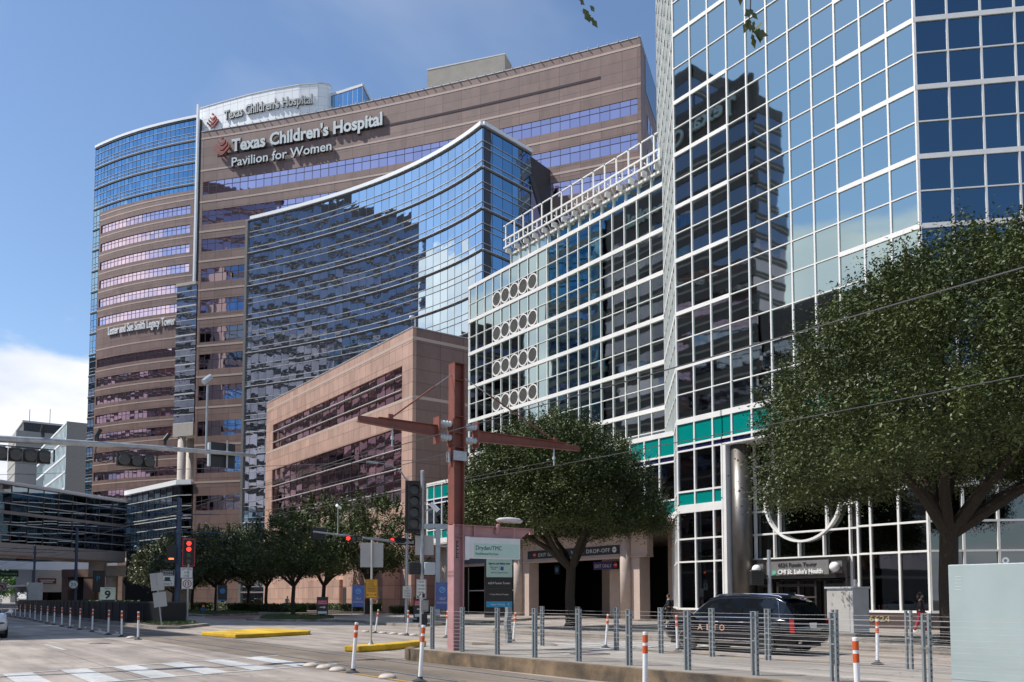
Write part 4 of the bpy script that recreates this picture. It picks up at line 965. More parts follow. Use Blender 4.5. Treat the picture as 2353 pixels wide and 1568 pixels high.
# ============ left background
def build_left():
    # curved two-storey skywalk
    t = root('glass_skywalk', (18, 158, 8.4), 'dark two-level glass skywalk crossing the street with a silver roof edge', 'skywalk')
    P = Path([(-40, 139), (-10, 141.6), (4, 146.5), (13.1, 152.8), (21, 159.2), (28, 165.2), (34.4, 170)])
    for z0, z1 in ((10.3, 14.8), (15.3, 19.4)):
        g = MB(); u = 0; g.panes(P, P.div(26), [z0, z0+1.2, z0+2.9, z1], -.1, .006); w = part('glazing_band', g, M['g_walk'], t)
        f = MB()
        for k in P.div(26): f.vbar(P, k, .09, z0, z1, -.1, .0)
        part('mullion', f, mat('bronze_mullion', (.10, .085, .075), .5), w); f = MB()
        for d in (1.2, 2.9): f.strip(P, 0, P.L, z0+d-.06, z0+d+.06, -.1, .12)
        part('rail', f, M['alu'], w)
    f = MB(); f.strip(P, 0, P.L, 8.4, 10.3, -5, .15); part('fascia', f, mat('skywalk_fascia', (.42, .38, .35), .5, var=.06), t)
    f = MB(); f.strip(P, 0, P.L, 14.8, 15.3, -.1, .18); part('floor_band', f, mat('skywalk_band', (.30, .27, .26), .5), t)
    f = MB(); f.strip(P, 0, P.L, 19.4, 19.75, -5, .5); f.strip(P, 0, P.L, 19.75, 20.0, -5, .2); part('roof', f, M['alu'], t)
    c = MB(); c.strip(P, 0, P.L, 8.5, 19.5, -4.8, -.4); part('core', c, M['void'], t)
    f = MB(); f.strip(P, 0, P.L, 8.2, 8.42, -5, -.3); part('soffit', f, M['beige'], t)
    # link from the skywalk to the slab
    t = root('glass_connector', (38, 163, 8), 'dark glass connector with white roof edge joining skywalk and brown slab', 'skywalk')
    Q = Path([(34.4, 170), (38.1, 148.6), (39.9, 146.5)])
    g = MB(); g.panes(Q, Q.div(10), [10.3, 12, 13.6, 15.3, 17.2, 19, 20.8], -.05, .004); w = part('glazing_band', g, M['g_walk'], t)
    f = MB()
    for z in (12, 13.6, 15.1, 15.6, 17.2, 19): f.strip(Q, 0, Q.L, z-.06, z+.06, -.05, .14)
    part('fin', f, M['alu'], w); f = MB()
    for k in Q.div(10): f.vbar(Q, k, .08, 10.3, 20.8, -.05, .03)
    part('mullion', f, M['mull_dark'], w)
    f = MB(); f.strip(Q, -0, Q.L, 20.8, 21.6, -6, .4); part('roof', f, M['panel_white'], t)
    c = MB(); c.strip(Q, 0, Q.L, 0.2, 20.7, -6, -.3); part('core', c, M['void'], t)
    # lower bridge beyond
    t = root('lower_bridge', (20, 200, 7.5), 'low white footbridge behind the glass skywalk', 'footbridge')
    B = Path([(-20, 196), (40, 205)]); f = MB(); f.strip(B, 0, B.L, 7.6, 9.4, -4, 0); part('parapet', f, M['panel_white'], t)
    g = MB(); g.panes(B, B.div(24), [9.4, 10.6], -.3, .004); part('glazing_band', g, M['g_leg'], t); f = MB(); f.strip(B, 0, B.L, 10.6, 10.85, -4, .1); part('roof', f, M['mull_dark'], t)
    # white entrance building, columns, canopy and brown portal under the bridges
    t = root('white_clinic_building', (30, 232, .15), 'low white clinic building with stepped forecourt beyond the skywalk', 'building')
    W = Path([(24.5, 245), (24.5, 214)]); W2 = Path([(24.5, 214), (36, 214)])
    for q in (W, W2):
        f = MB(); f.strip(q, 0, q.L, 0, 9.5, -.5, 0); part('wall', f, M['concrete_wall'], t)
    f = MB(); f.strip(W, 4, 30, 1.0, 3.2, 0, .06); f.strip(W2, 2, 9, 1.0, 3.0, 0, .06); part('window', f, M['g_dark'], t)
    f = MB(); f.strip(W, 3, 31, 4.2, 4.6, 0, 2.5); part('canopy', f, M['panel_white'], t)
    sf = Fr((23, 213.9, 0), (0, -1)); s = MB(); s.fb(sf, 2.6, 6.2, 4.9, 6.1, 0, .1); k = part('fascia_sign', s, mat('maroon_sign', (.16, .02, .03), .5), t)
    s = MB(); s.fb(sf, 2.9, 5.9, 5.55, 5.75, .1, .12); s.fb(sf, 3.2, 5.6, 5.15, 5.35, .1, .12); part('lettering', s, M['signwhite'], k)
    t = root('hospital_portal', (32, 190, .15), 'brown granite portal and round columns carrying a white curved canopy', 'building')
    f = MB()
    pf = Fr((31.5, 192, 0), (-.8, -.6))
    f.fb(pf, -6, -4.4, .1, 7.3, -1.5, 0); f.fb(pf, -.4, 2.2, .1, 7.3, -1.5, 0); f.fb(pf, -6, 2.2, 6.0, 7.6, -1.5, .1); part('pylon', f, M['stone_light'], t)
    d = MB(); d.fb(pf, -4.5, -.4, .1, 6, -2.4, -1.4); part('doorway_shade', d, M['void'], t)  # near-black block stands in for the shade inside the portal
    for a, c0 in ((6.2, -.5), (11.5, -1), (17, -2.5), (22.5, -4.5), (29, -6)):
        c = MB(); c.lathe(pf.at(a, 0, c0), [(1.15, .1), (1.15, 6.2)], 20); part('column', c, M['concrete_wall'], t, smooth=True)
    f = MB(); f.fb(pf, 2.4, 33, 6.2, 8.2, -8, .8); part('fascia_beam', f, M['concrete_wall'], t)
    c = MB(); c.lathe(pf.at(3.6, 0, .6), [(1.7, 6.0), (1.7, 9.2)], 20); part('drum', c, M['concrete_wall'], t, smooth=True)
    cp = Path([pf.at(a, 0, 3.0+math.sin(a*.5)*.5).to_2d() for a in np.linspace(0, 26, 14)]); f = MB(); f.strip(cp, 0, cp.L, 8.9, 9.6, -6, 0); part('canopy', f, M['panel_white'], t)
    d = MB(); d.fb(pf, 3, 33, .2, 6.1, -7.6, -7); part('opening_shade', d, M['void'], t)  # near-black sheet stands in for the shade behind the columns
    d = MB(); d.fb(pf, 12, 18, 4.2, 5.0, -5, -4.8); part('clearance_bar', d, M['signyellow'], t)
    # tower with green glass, pale office block and far blue block
    t = root('green_glass_office', (44, 300, 0), 'pale concrete office block with raking green glass side beyond the skywalk', 'building')
    f = MB(); A = Path([(40.3, 284), (60, 284)]); f.strip(A, 0, A.L, 0, 55, -.5, 0); part('wall', f, M['concrete_wall'], t)
    C_ = Path([(40.4, 350), (40.3, 284)]); 
    for k in range(11):
        g = MB(); g.panes(C_, C_.div(26), [k*5, k*5+2.4, k*5+5], 0, .003); w = part('glazing_band', g, mat('g', (0, 0, 0)) if 0 else M['g_green'], t)
        f = MB(); f.strip(C_, 0, C_.L, k*5+4.4, k*5+5, 0, .15)
        for u in C_.div(26): f.vbar(C_, u, .12, k*5, k*5+5, 0, .1)
        part('white_frame', f, M['panel_white'], w)
    t = root('pale_office_tower', (38, 372, 0), 'pale panelled office tower with a dark roof band, left of the green glass block', 'building')
    f = MB(); f.box(35.5, 58, 372, 400, 0, 66); part('wall', f, mat('grey_panels', (.36, .35, .33), .7, var=.05), t); f = MB(); f.box(38, 58, 373, 398, 66, 69.5); part('penthouse', f, M['mull_dark'], t); f = MB(); f.box(37.5, 58.5, 372.5, 398.5, 69.5, 70.2); part('roof', f, M['alu'], t)
    f = MB(); 
    for k in range(15): f.box(35.38, 35.5, 372, 400, 4+4.1*k, 4.25+4.1*k); f.box(35.5, 58, 371.9, 372, 4+4.1*k, 4.25+4.1*k)
    part('panel_joint', f, mat('grey_joint', (.2, .2, .2), .7), t)
    f = MB()
    for (x, y, h) in ((40, 374, 5), (47, 374, 6)): f.tube([(x, y, 70), (x, y, 70+h)], .12, 5)
    part('antenna', f, M['mull_dark'], t)
    t = root('far_blue_office', (32, 520, 0), 'small dark blue glass office block far beyond the skywalk', 'building')
    f = MB(); f.box(27, 45, 520, 545, 0, 56); part('wall', f, M['g_walk'], t); f = MB()
    for k in range(8): f.box(26.9, 45, 519.9, 520, 20+4.5*k, 20.6+4.5*k); f.box(26.9, 27, 520, 545, 20+4.5*k, 20.6+4.5*k)
    for k in range(7): f.box(27+k*3, 27.4+k*3, 519.88, 520, 10, 56)
    part('frame', f, M['mull_dark'], t)
M['g_green'] = glassm('green_office_glass', (.45, .66, .66), wave=.2, wscale=.3, var=.15)
build_left()
def build_crane():
    t = root('tower_crane', (8, 560, 0), 'orange and white tower crane jib above the skywalk at the far left', 'crane')
    f = MB(); a = Vector((-12, 560, 95)); b = Vector((42, 590, 86))
    for o in ((0, 0, 0), (0, 0, 2.0)): f.tube([a+Vector(o), b+Vector(o)], .22, 5)
    n = 26
    for i in range(n):
        p = a.lerp(b, i/n); q = a.lerp(b, (i+.5)/n); r = a.lerp(b, (i+1)/n); f.tube([p, q+Vector((0, 0, 2)), r], .12, 4)
    part('jib', f, mat('crane_orange', (.5, .22, .05), .5), t)
    m = MB(); m.tube([b+Vector((0, 0, -85)), b+Vector((0, 0, 1))], .9, 4); m.tube([b, b+Vector((-2.5, 0, 18))], [.8, .2], 4); part('mast', m, M['bluepole'], t)
    w = MB(); tip = b+Vector((-2.5, 0, 18)); w.tube([tip, a.lerp(b, .1)], .15, 4); w.tube([tip, a.lerp(b, .75)], .15, 4); w.tube([tip, b+Vector((20, 8, 6))], .15, 4); part('tie_rope', w, M['mull_dark'], t)
build_crane()

# ============ trees
def leaves(C, size, n_, m, name, parent, stuff=False):
    """C: (n,3) leaf centres, world; one mesh of small pointed leaves"""
    n = len(C); a = RNG.normal(size=(n, 3)); a[:, 2] += .5*np.sign(a[:, 2]); a /= np.linalg.norm(a, axis=1)[:, None]
    b = RNG.normal(size=(n, 3)); b -= (b*a).sum(1)[:, None]*a; b /= np.linalg.norm(b, axis=1)[:, None]; c = np.cross(a, b)
    s = size*RNG.uniform(.6, 1.25, n)[:, None]
    org = np.array(worg(parent)); C = C-org
    V = np.empty((n, 4, 3)); V[:, 0] = C-b*s; V[:, 1] = C+c*s*.45+a*s*.1; V[:, 2] = C+b*s; V[:, 3] = C-c*s*.45+a*s*.1
    me = bpy.data.meshes.new(name); me.vertices.add(4*n); me.vertices.foreach_set('co', V.astype(np.float32).ravel())
    me.loops.add(4*n); me.loops.foreach_set('vertex_index', np.arange(4*n, dtype=np.int32)); me.polygons.add(n)
    me.polygons.foreach_set('loop_start', np.arange(0, 4*n, 4, dtype=np.int32)); me.polygons.foreach_set('loop_total', np.full(n, 4, dtype=np.int32))
    me.materials.append(m); me.update(calc_edges=True)
    o = bpy.data.objects.new(name, me); COL.objects.link(o); o.parent = parent; return o
def tree(x, y, z0, r, zb, zt, n, label, m='leaf', size=.085, trunk=.28, fork=None, group='street trees along the kerb', sprig=.12, shape='dome', clump=.75, cx=0, cy=0, droop=None, limbs=7, seed=1, flat=.35, name='street_tree'):
    rng = np.random.default_rng(seed); rnd = random.Random(seed)
    t = root(name, (x, y, z0), label, 'tree', group); fork = fork or z0+(zb-z0)*.75
    H = zt-zb; X, Y = x+cx, y+cy
    def top(q, ang):  # crown surface height at normalised radius q
        return zt-H*(1-math.sqrt(max(0, 1-q*q)))*(1 if shape == 'dome' else .9)
    cl = []; k = max(40, int(n/(90 if n < 50000 else 230)))
    while len(cl) < k:
        q = math.sqrt(rng.random()); w = rng.random()*2*math.pi; wob = 1+.10*math.sin(3*w+seed)+.07*math.sin(5*w+2*seed)
        rr = q*r*wob; zt_ = top(q, w); zb_ = zb+H*flat*max(0, q-.55)+ (1-q)*H*.06
        if droop: zb_ -= droop[2]*max(0, (math.cos(w)*droop[0]+math.sin(w)*droop[1])*q)
        s = rng.random(); zz = zt_-(s**1.7)*(zt_-zb_) if rng.random() < .8 else zb_+rng.random()*.6
        cl.append((X+rr*math.cos(w), Y+rr*math.sin(w), zz))
    cl = np.array(cl); idx = rng.integers(0, len(cl), n); sc = clump*rng.uniform(.45, 1, len(cl))[idx]
    P = cl[idx]+rng.normal(size=(n, 3))*sc[:, None]*np.array([.5, .5, .42])
    ns = int(n*sprig/14)
    if ns:
        S = []
        for _ in range(ns):
            c = cl[rng.integers(len(cl))]; q = math.hypot(c[0]-X, c[1]-Y)/r; zz = top(min(1, q), 0)
            if c[2] < zz-.9: continue
            d = np.array([(c[0]-X)*.12, (c[1]-Y)*.12, 1.0]); d /= np.linalg.norm(d); L_ = rng.uniform(.5, 1.2)
            for kk in range(14): S.append(np.array([c[0], c[1], max(c[2], zz-.2)])+d*L_*kk/14+rng.normal(size=3)*.045)
        if S: P = np.vstack([P, np.array(S)])
    leaves(P, size, n, M[m], 'crown', t)
    b = MB(); b.tube([(x, y, z0-.05), (x+.03, y, z0+.25), (x, y+.05, (z0+fork)/2), (x+.05, y, fork)], [trunk*1.35, trunk, trunk*.85, trunk*.8], 10)
    for i in range(limbs):
        w = 2*math.pi*i/limbs+rnd.uniform(-.3, .3); q = rnd.uniform(.45, .85)
        e = Vector((X+math.cos(w)*r*q, Y+math.sin(w)*r*q, zb+H*rnd.uniform(.15, .5))); s = Vector((x+.05, y, fork-.15)); mid = s.lerp(e, .45)+Vector((0, 0, H*.02+rnd.uniform(-.2, .3)))
        b.tube([s, s.lerp(mid, .5)+Vector((rnd.uniform(-.15, .15), rnd.uniform(-.15, .15), .1)), mid, mid.lerp(e, .5)+Vector((0, 0, .25)), e], [trunk*.62, trunk*.5, trunk*.38, trunk*.22, trunk*.07], 7)
        for j in range(4):
            f = rnd.uniform(.35, .95); p = s.lerp(mid, f*2) if f < .5 else mid.lerp(e, f*2-1)
            d = Vector((rnd.uniform(-1, 1), rnd.uniform(-1, 1), rnd.uniform(.1, 1)))*r*.25; b.tube([p, p+d*.5+Vector((0, 0, .1)), p+d], [trunk*.16, trunk*.1, trunk*.03], 5)
    part('trunk', b, M['bark'], t); return t
tree(28.3, 33.8, .15, 5.2, 5.2, 10.9, 240000, 'dense dome-crowned oak in front of the valet drive', size=.072, trunk=.30, seed=3, cx=-.55, cy=.9, sprig=.2, flat=.02, fork=3.3, clump=.9)
tree(28.4, 14.3, .15, 8.4, 6.2, 13.4, 430000, 'largest dark oak at the right with spreading limbs behind the pale cabinet', size=.064, trunk=.36, seed=5, cx=1.9, cy=-1.4, sprig=.22, limbs=9, fork=3.9, clump=1.05, flat=.06, droop=(-.81, .59, 1.3))
tree(27.9, 70.6, .15, 4.6, 3.7, 9.3, 16000, 'slim street tree in the kerbed ground-cover bed', size=.14, trunk=.2, seed=7, m='leaf', sprig=.5, clump=1.0)
tree(39.7, 91.3, .15, 5.2, 4.2, 13.3, 16000, 'taller street tree against the granite wall left of the amber sign', size=.17, trunk=.26, seed=8, m='leaf', sprig=.5, clump=1.1)
tree(36.4, 73.5, .15, 4.9, 4.3, 11.6, 20000, 'street tree at the shaded corner left of the lamp column', size=.15, trunk=.26, seed=9, m='leaf', sprig=.6, clump=1.1)
tree(28.7, 104.3, .15, 4.4, 3.9, 9.8, 13000, 'grey green tree nearest the fire hydrant', size=.16, trunk=.2, seed=11, m='leaf2', sprig=.4, clump=1.1)
tree(29.6, 98.0, .15, 4.2, 3.9, 9.2, 13000, 'grey green tree right of the fire hydrant tree', size=.16, trunk=.22, seed=12, m='leaf2', sprig=.4, clump=1.1)
tree(36.2, 117, .15, 4.8, 4.2, 11.6, 12000, 'grey green tree behind the hydrant bed', size=.18, trunk=.2, seed=13, m='leaf2', sprig=.4, clump=1.2)
tree(35.6, 104.8, .15, 4.6, 4.0, 10.6, 12000, 'grey green tree left of the granite wall', size=.17, trunk=.22, seed=14, m='leaf2', sprig=.4, clump=1.2)
tree(33.6, 93, .15, 3.8, 4.0, 9.0, 10000, 'dark street tree between hydrant bed and granite wall', size=.16, trunk=.2, seed=15, m='leaf', sprig=.4, clump=1.1)
tree(33.6, 132, .15, 6.2, 3.4, 10.4, 15000, 'broad pale tree overhanging the black railing by the skywalk', size=.22, trunk=.26, seed=16, m='leaf2', sprig=.3, clump=1.4)
tree(30.6, 120, .15, 5.0, 3.6, 9.6, 13000, 'grey green tree between the hospital column and the blue pole', size=.19, trunk=.22, seed=17, m='leaf2', sprig=.4, clump=1.2)
tree(24.5, 310, 0, 11, 3, 15, 9000, 'bright green tree at the far left under the bridge', size=.42, trunk=.4, seed=18, m='leaf3', sprig=0, clump=2.4, group=None)
# clipped hedges
def hedge(x0, x1, y0, y1, z0, z1, n, lab, m='hedge', size=.09):
    t = root('hedge', ((x0+x1)/2, (y0+y1)/2, z0), lab, 'hedge')
    P = np.array([[random.uniform(x0, x1), random.uniform(y0, y1), z1-abs(random.gauss(0, .18))*(z1-z0)*2+random.gauss(0, .04)] for _ in range(n)]); P[:, 2] = np.maximum(P[:, 2], z0)
    k = n//2; side = RNG.integers(0, 2, k); P[:k, 0] = np.where(side, x0+RNG.normal(0, .05, k), P[:k, 0]); P[:k, 1] = np.where(side, P[:k, 1], y0+RNG.normal(0, .05, k)); P[:k, 2] = RNG.uniform(z0, z1, k)
    leaves(P, size, n, M[m], 'foliage', t); b = MB(); b.box(x0+.12, x1-.1, y0+.12, y1-.1, z0-.05, z1-.1); part('stems', b, M['soil'], t)
hedge(42.8, 44.3, 86, 112, .1, 1.0, 5000, 'low hedge along the foot of the granite wall', size=.12)
hedge(33.5, 35.5, 86, 126, .1, 1.05, 6000, 'bright planted hedge behind the fire hydrant', size=.14)
hedge(12.9, 14.2, 61.5, 67, .1, 1.0, 3000, 'rounded clipped shrub in front of the black tram railing', m='leaf', size=.1)
hedge(13.0, 14.0, 68, 71, .1, 1.15, 1500, 'smaller shrub left of the rounded clipped shrub', m='leaf', size=.1)
hedge(24, 28, 128, 176, .1, 1.3, 6000, 'long bright hedge behind the black railing', size=.2)
hedge(40, 44, 73, 76, .1, .9, 1500, 'low hedge at the shaded corner by the lamp column', m='leaf', size=.11)
# ============ street furniture
ORD = ['first', 'second', 'third', 'fourth', 'fifth', 'sixth', 'seventh', 'eighth', 'ninth', 'tenth', 'eleventh', 'twelfth', 'thirteenth', 'fourteenth', 'fifteenth', 'sixteenth']
def flex_proto():
    t = root('flexible_post', (0, 0, 0), 'post', 'lane post', 'white lane posts with orange bands')
    b = MB(); b.lathe((0, 0, 0), [(.15, 0), (.15, .02), (.08, .05), (.055, .07), (.055, .1)], 20); part('base', b, M['rubber'], t)
    b = MB(); b.lathe((0, 0, 0), [(.04, .09), (.04, 1.11), (.036, 1.12)], 16); part('tube', b, M['postwhite'], t, smooth=False)
    for z in (.78, .95): b = MB(); b.lathe((0, 0, 0), [(.0425, z), (.0425, z+.12)], 16); part('orange_band', b, M['orange'], t)
    return t
fp = flex_proto(); first = True
LF = [(8.64, 88.99), (8.59, 85.3), (8.53, 81.44), (8.61, 79.09), (8.64, 76.08), (8.26, 69.88), (8.21, 66.56), (8.12, 62.69), (8.05, 59.2), (7.96, 55.61), (7.9, 52.4), (7.86, 49.13), (7.92, 45.98), (7.89, 41.95), (7.92, 39.31), (7.91, 36.22)]
def place_post(x, y, z, label, tilt=(0, 0), used=[False]):
    o = fp if not used[0] else dup(fp, (x, y, z)); used[0] = True
    o.location = (x, y, z); o.rotation_euler = (tilt[0], tilt[1], random.uniform(0, 6)) if tilt != (0, 0) else (random.uniform(-.02, .02), random.uniform(-.02, .02), 0)
    if tilt != (0, 0): o.rotation_euler = (tilt[0], tilt[1], 0)
    o['label'] = label; return o
for i, (x, y) in enumerate(LF[::-1]): place_post(x, y, 0, ORD[i]+' white and orange post of the left row, counted from the junction')
place_post(8.26, 17.36, 0, 'white and orange post beside the rounded lane domes left of the platform', (.03, .06))
place_post(8.48, 14.78, 0, 'white and orange post before the platform corner, leaning slightly right', (0, .07))
place_post(9.63, 9.69, 0, 'near white and orange post in front of the cable fence, left of the car', (0, .02))
place_post(10.6, 6.62, 0, 'nearest white and orange post in front of the fence beside the car tail')
for i, (x, y, tl, lb) in enumerate([(18.47, 36.43, .14, 'leaning white and orange post left of the no right turn column'), (18.46, 33.32, .05, 'white and orange post in line with the no right turn column'), (18.79, 30.56, .06, 'white and orange post just left of the pink column'),
    (18.89, 25.92, .10, 'leaning white and orange post right of the twisted steel bollard'), (19.28, 21.22, .11, 'leaning white and orange post in front of the drive column'), (19.71, 18.39, -.03, 'white and orange post at the front bumper of the black car'), (19.95, 11.91, .03, 'white post on a black base right of the black car')]):
    place_post(x, y, 0, lb, (0, tl))
def dome_proto():
    t = MB(); t.lathe((0, 0, 0), [(.19, 0), (.185, .03), (.15, .07), (.08, .09), (.01, .095)], 18); return t
DM = mat('lane_dome_ceramic', (.46, .40, .35), .6, var=.15, vscale=9)
dm = solo('lane_dome', dome_proto(), DM, 'x', 'lane dome', 'round lane domes between the posts', smooth=True); fd = True
for i, (x, y, lb) in enumerate([(8.21, 19.56, 'largest row, dome farthest from the tall post'), (8.21, 18.8, 'middle dome of the three by the tall post'), (8.19, 18.02, 'dome just left of the tall post base'), (8.29, 15.79, 'lone dome between the two near posts'),
    (18.67, 37.85, 'dome left of the leaning post'), (18.59, 35.89, 'first dome right of the leaning post'), (18.54, 34.77, 'second dome right of the leaning post'), (18.54, 33.93, 'dome touching the post by the no right turn column'), (18.53, 32.88, 'dome right of the post by the no right turn column'),
    (7.99, 44.81, 'farthest dome of the left row'), (7.94, 43.63, 'second farthest dome of the left row'), (7.89, 42.51, 'dome at the foot of the third left post'), (7.95, 40.56, 'dome between the second and third left posts'), (7.92, 37.53, 'dome left of the first left post')]):
    o = dm if i == 0 else dup(dm, (x, y, .004)); o.location = (x, y, .004); o['label'] = 'pale round '+lb.replace('largest row, ', '')
# cable fences
def cable_fence(pts, name, label, zb=.3, h=1.12, ncab=11):
    t = root(name, (*pts[0], zb), label, 'cable fence', 'cable fences along the tram platform')
    for i, (x, y) in enumerate(pts):
        b = MB(); w = .052; D = .035
        for dy in (-.062, .032):
            b.box(x-D, x+D, y+dy, y+dy+.03, zb, zb+h-.008)
        b.box(x-D-.004, x+D+.004, y-.066, y+.066, zb+h-.012, zb+h)
        for z in (.54, .90): b.box(x-D, x-D+.02, y-.036, y+.036, zb+h*z-.012, zb+h*z+.012)
        p = part('post', b, M['greypost'], t)
        bo = MB()
        for k in range(ncab):
            z = zb+.09+k*.092
            for dy in (-.07, .062): bo.box(x-.012, x+.012, y+dy, y+dy+.01, z-.012, z+.012)
        part('cable_bolt', bo, M['black'], p)
        if i+1 < len(pts) or True:
            pass
    for k in range(ncab):
        z = zb+.09+k*.092; c = MB()
        P = [(x, y, z) for x, y in pts]
        Q = []
        for i in range(len(P)-1):
            a = Vector(P[i]); e = Vector(P[i+1]); Q += [a, a.lerp(e, .5)+Vector((0, 0, -.006*random.random()))]
        c.tube(Q+[Vector(P[-1])], .0026, 5); part('cable', c, M['cable'], t)
    return t
NF = [(11.62, 19.6), (11.66, 18.19), (11.77, 16.8), (11.85, 15.43), (11.92, 13.97), (12.03, 12.54), (12.14, 11.08), (12.26, 9.62), (12.41, 8.16), (12.52, 6.68), (12.62, 5.2), (12.75, 3.0)]
BF = [(15.0, 19.18), (15.08, 17.72), (15.2, 16.31), (15.27, 14.8), (15.31, 13.22), (15.38, 11.72), (15.44, 10.12), (15.6, 8.66), (15.75, 7.1), (15.85, 5.0)]
cable_fence(NF, 'cable_fence', 'near grey cable fence on the worn platform edge left of the pale cabinet')
cable_fence(BF, 'cable_fence', 'far grey cable fence along the back of the platform, nearer the black car')
# twisted steel bollard
def bollard():
    t = root('steel_bollard', (16.62, 23.1, .15), 'bent grey steel bollard standing on the small kerb island', 'bollard')
    b = MB(); n = 9
    for i in range(n-1):
        z0, z1 = .15+1.2*i/(n-1), .15+1.2*(i+1)/(n-1); o0, o1 = .03*math.sin(i*1.1), .03*math.sin((i+1)*1.1)
        P = [(16.62+sx*.09+oo, 23.1+sy*.08, z) for z, oo in ((z0, o0), (z1, o1)) for sx, sy in ((-1, -1), (1, -1), (1, 1), (-1, 1))]; b.hexa(P)
    part('shaft', b, M['greypost'], t); c = MB(); c.box(16.5, 16.76, 22.98, 23.22, .15, .17); part('base_plate', c, M['galv'], t)
bollard()
# pale green-grey equipment cabinet on the platform
def big_cabinet():
    t = root('platform_cabinet', (13.3, 4.5, .3), 'large pale grey-green equipment cabinet with lifting eyes behind the cable fence', 'cabinet')
    b = MB(); b.box(13.3, 14.35, .6, 6.72, .3, 2.17); o = part('body', b, M['cab'], t); md = o.modifiers.new('bevel', 'BEVEL'); md.width = .012; md.segments = 2
    s = MB()
    for y in (5.42, 4.1, 2.8, 1.5): s.box(13.296, 13.3, y-.006, y+.006, .32, 2.15)
    s.box(13.297, 13.3, .6, 6.72, .40, .406)
    part('door_seam', s, mat('cabinet_seam', (.16, .20, .20), .6), t)
    for y in (5.95, 4.6): s = MB(); F = Fr((13.5, y, 0), (-1, 0)); s.disc(F, 0, 2.215, -.012, .012, .05, 18, .025); part('lifting_eye', s, M['galv'], t)
    g = MB()
    for k in range(5): g.box(13.297, 13.3, 6.52, 6.62, 1.98-.05*k, 1.985-.05*k)
    part('scuff_marks', g, M['signwhite'], t)
big_cabinet()
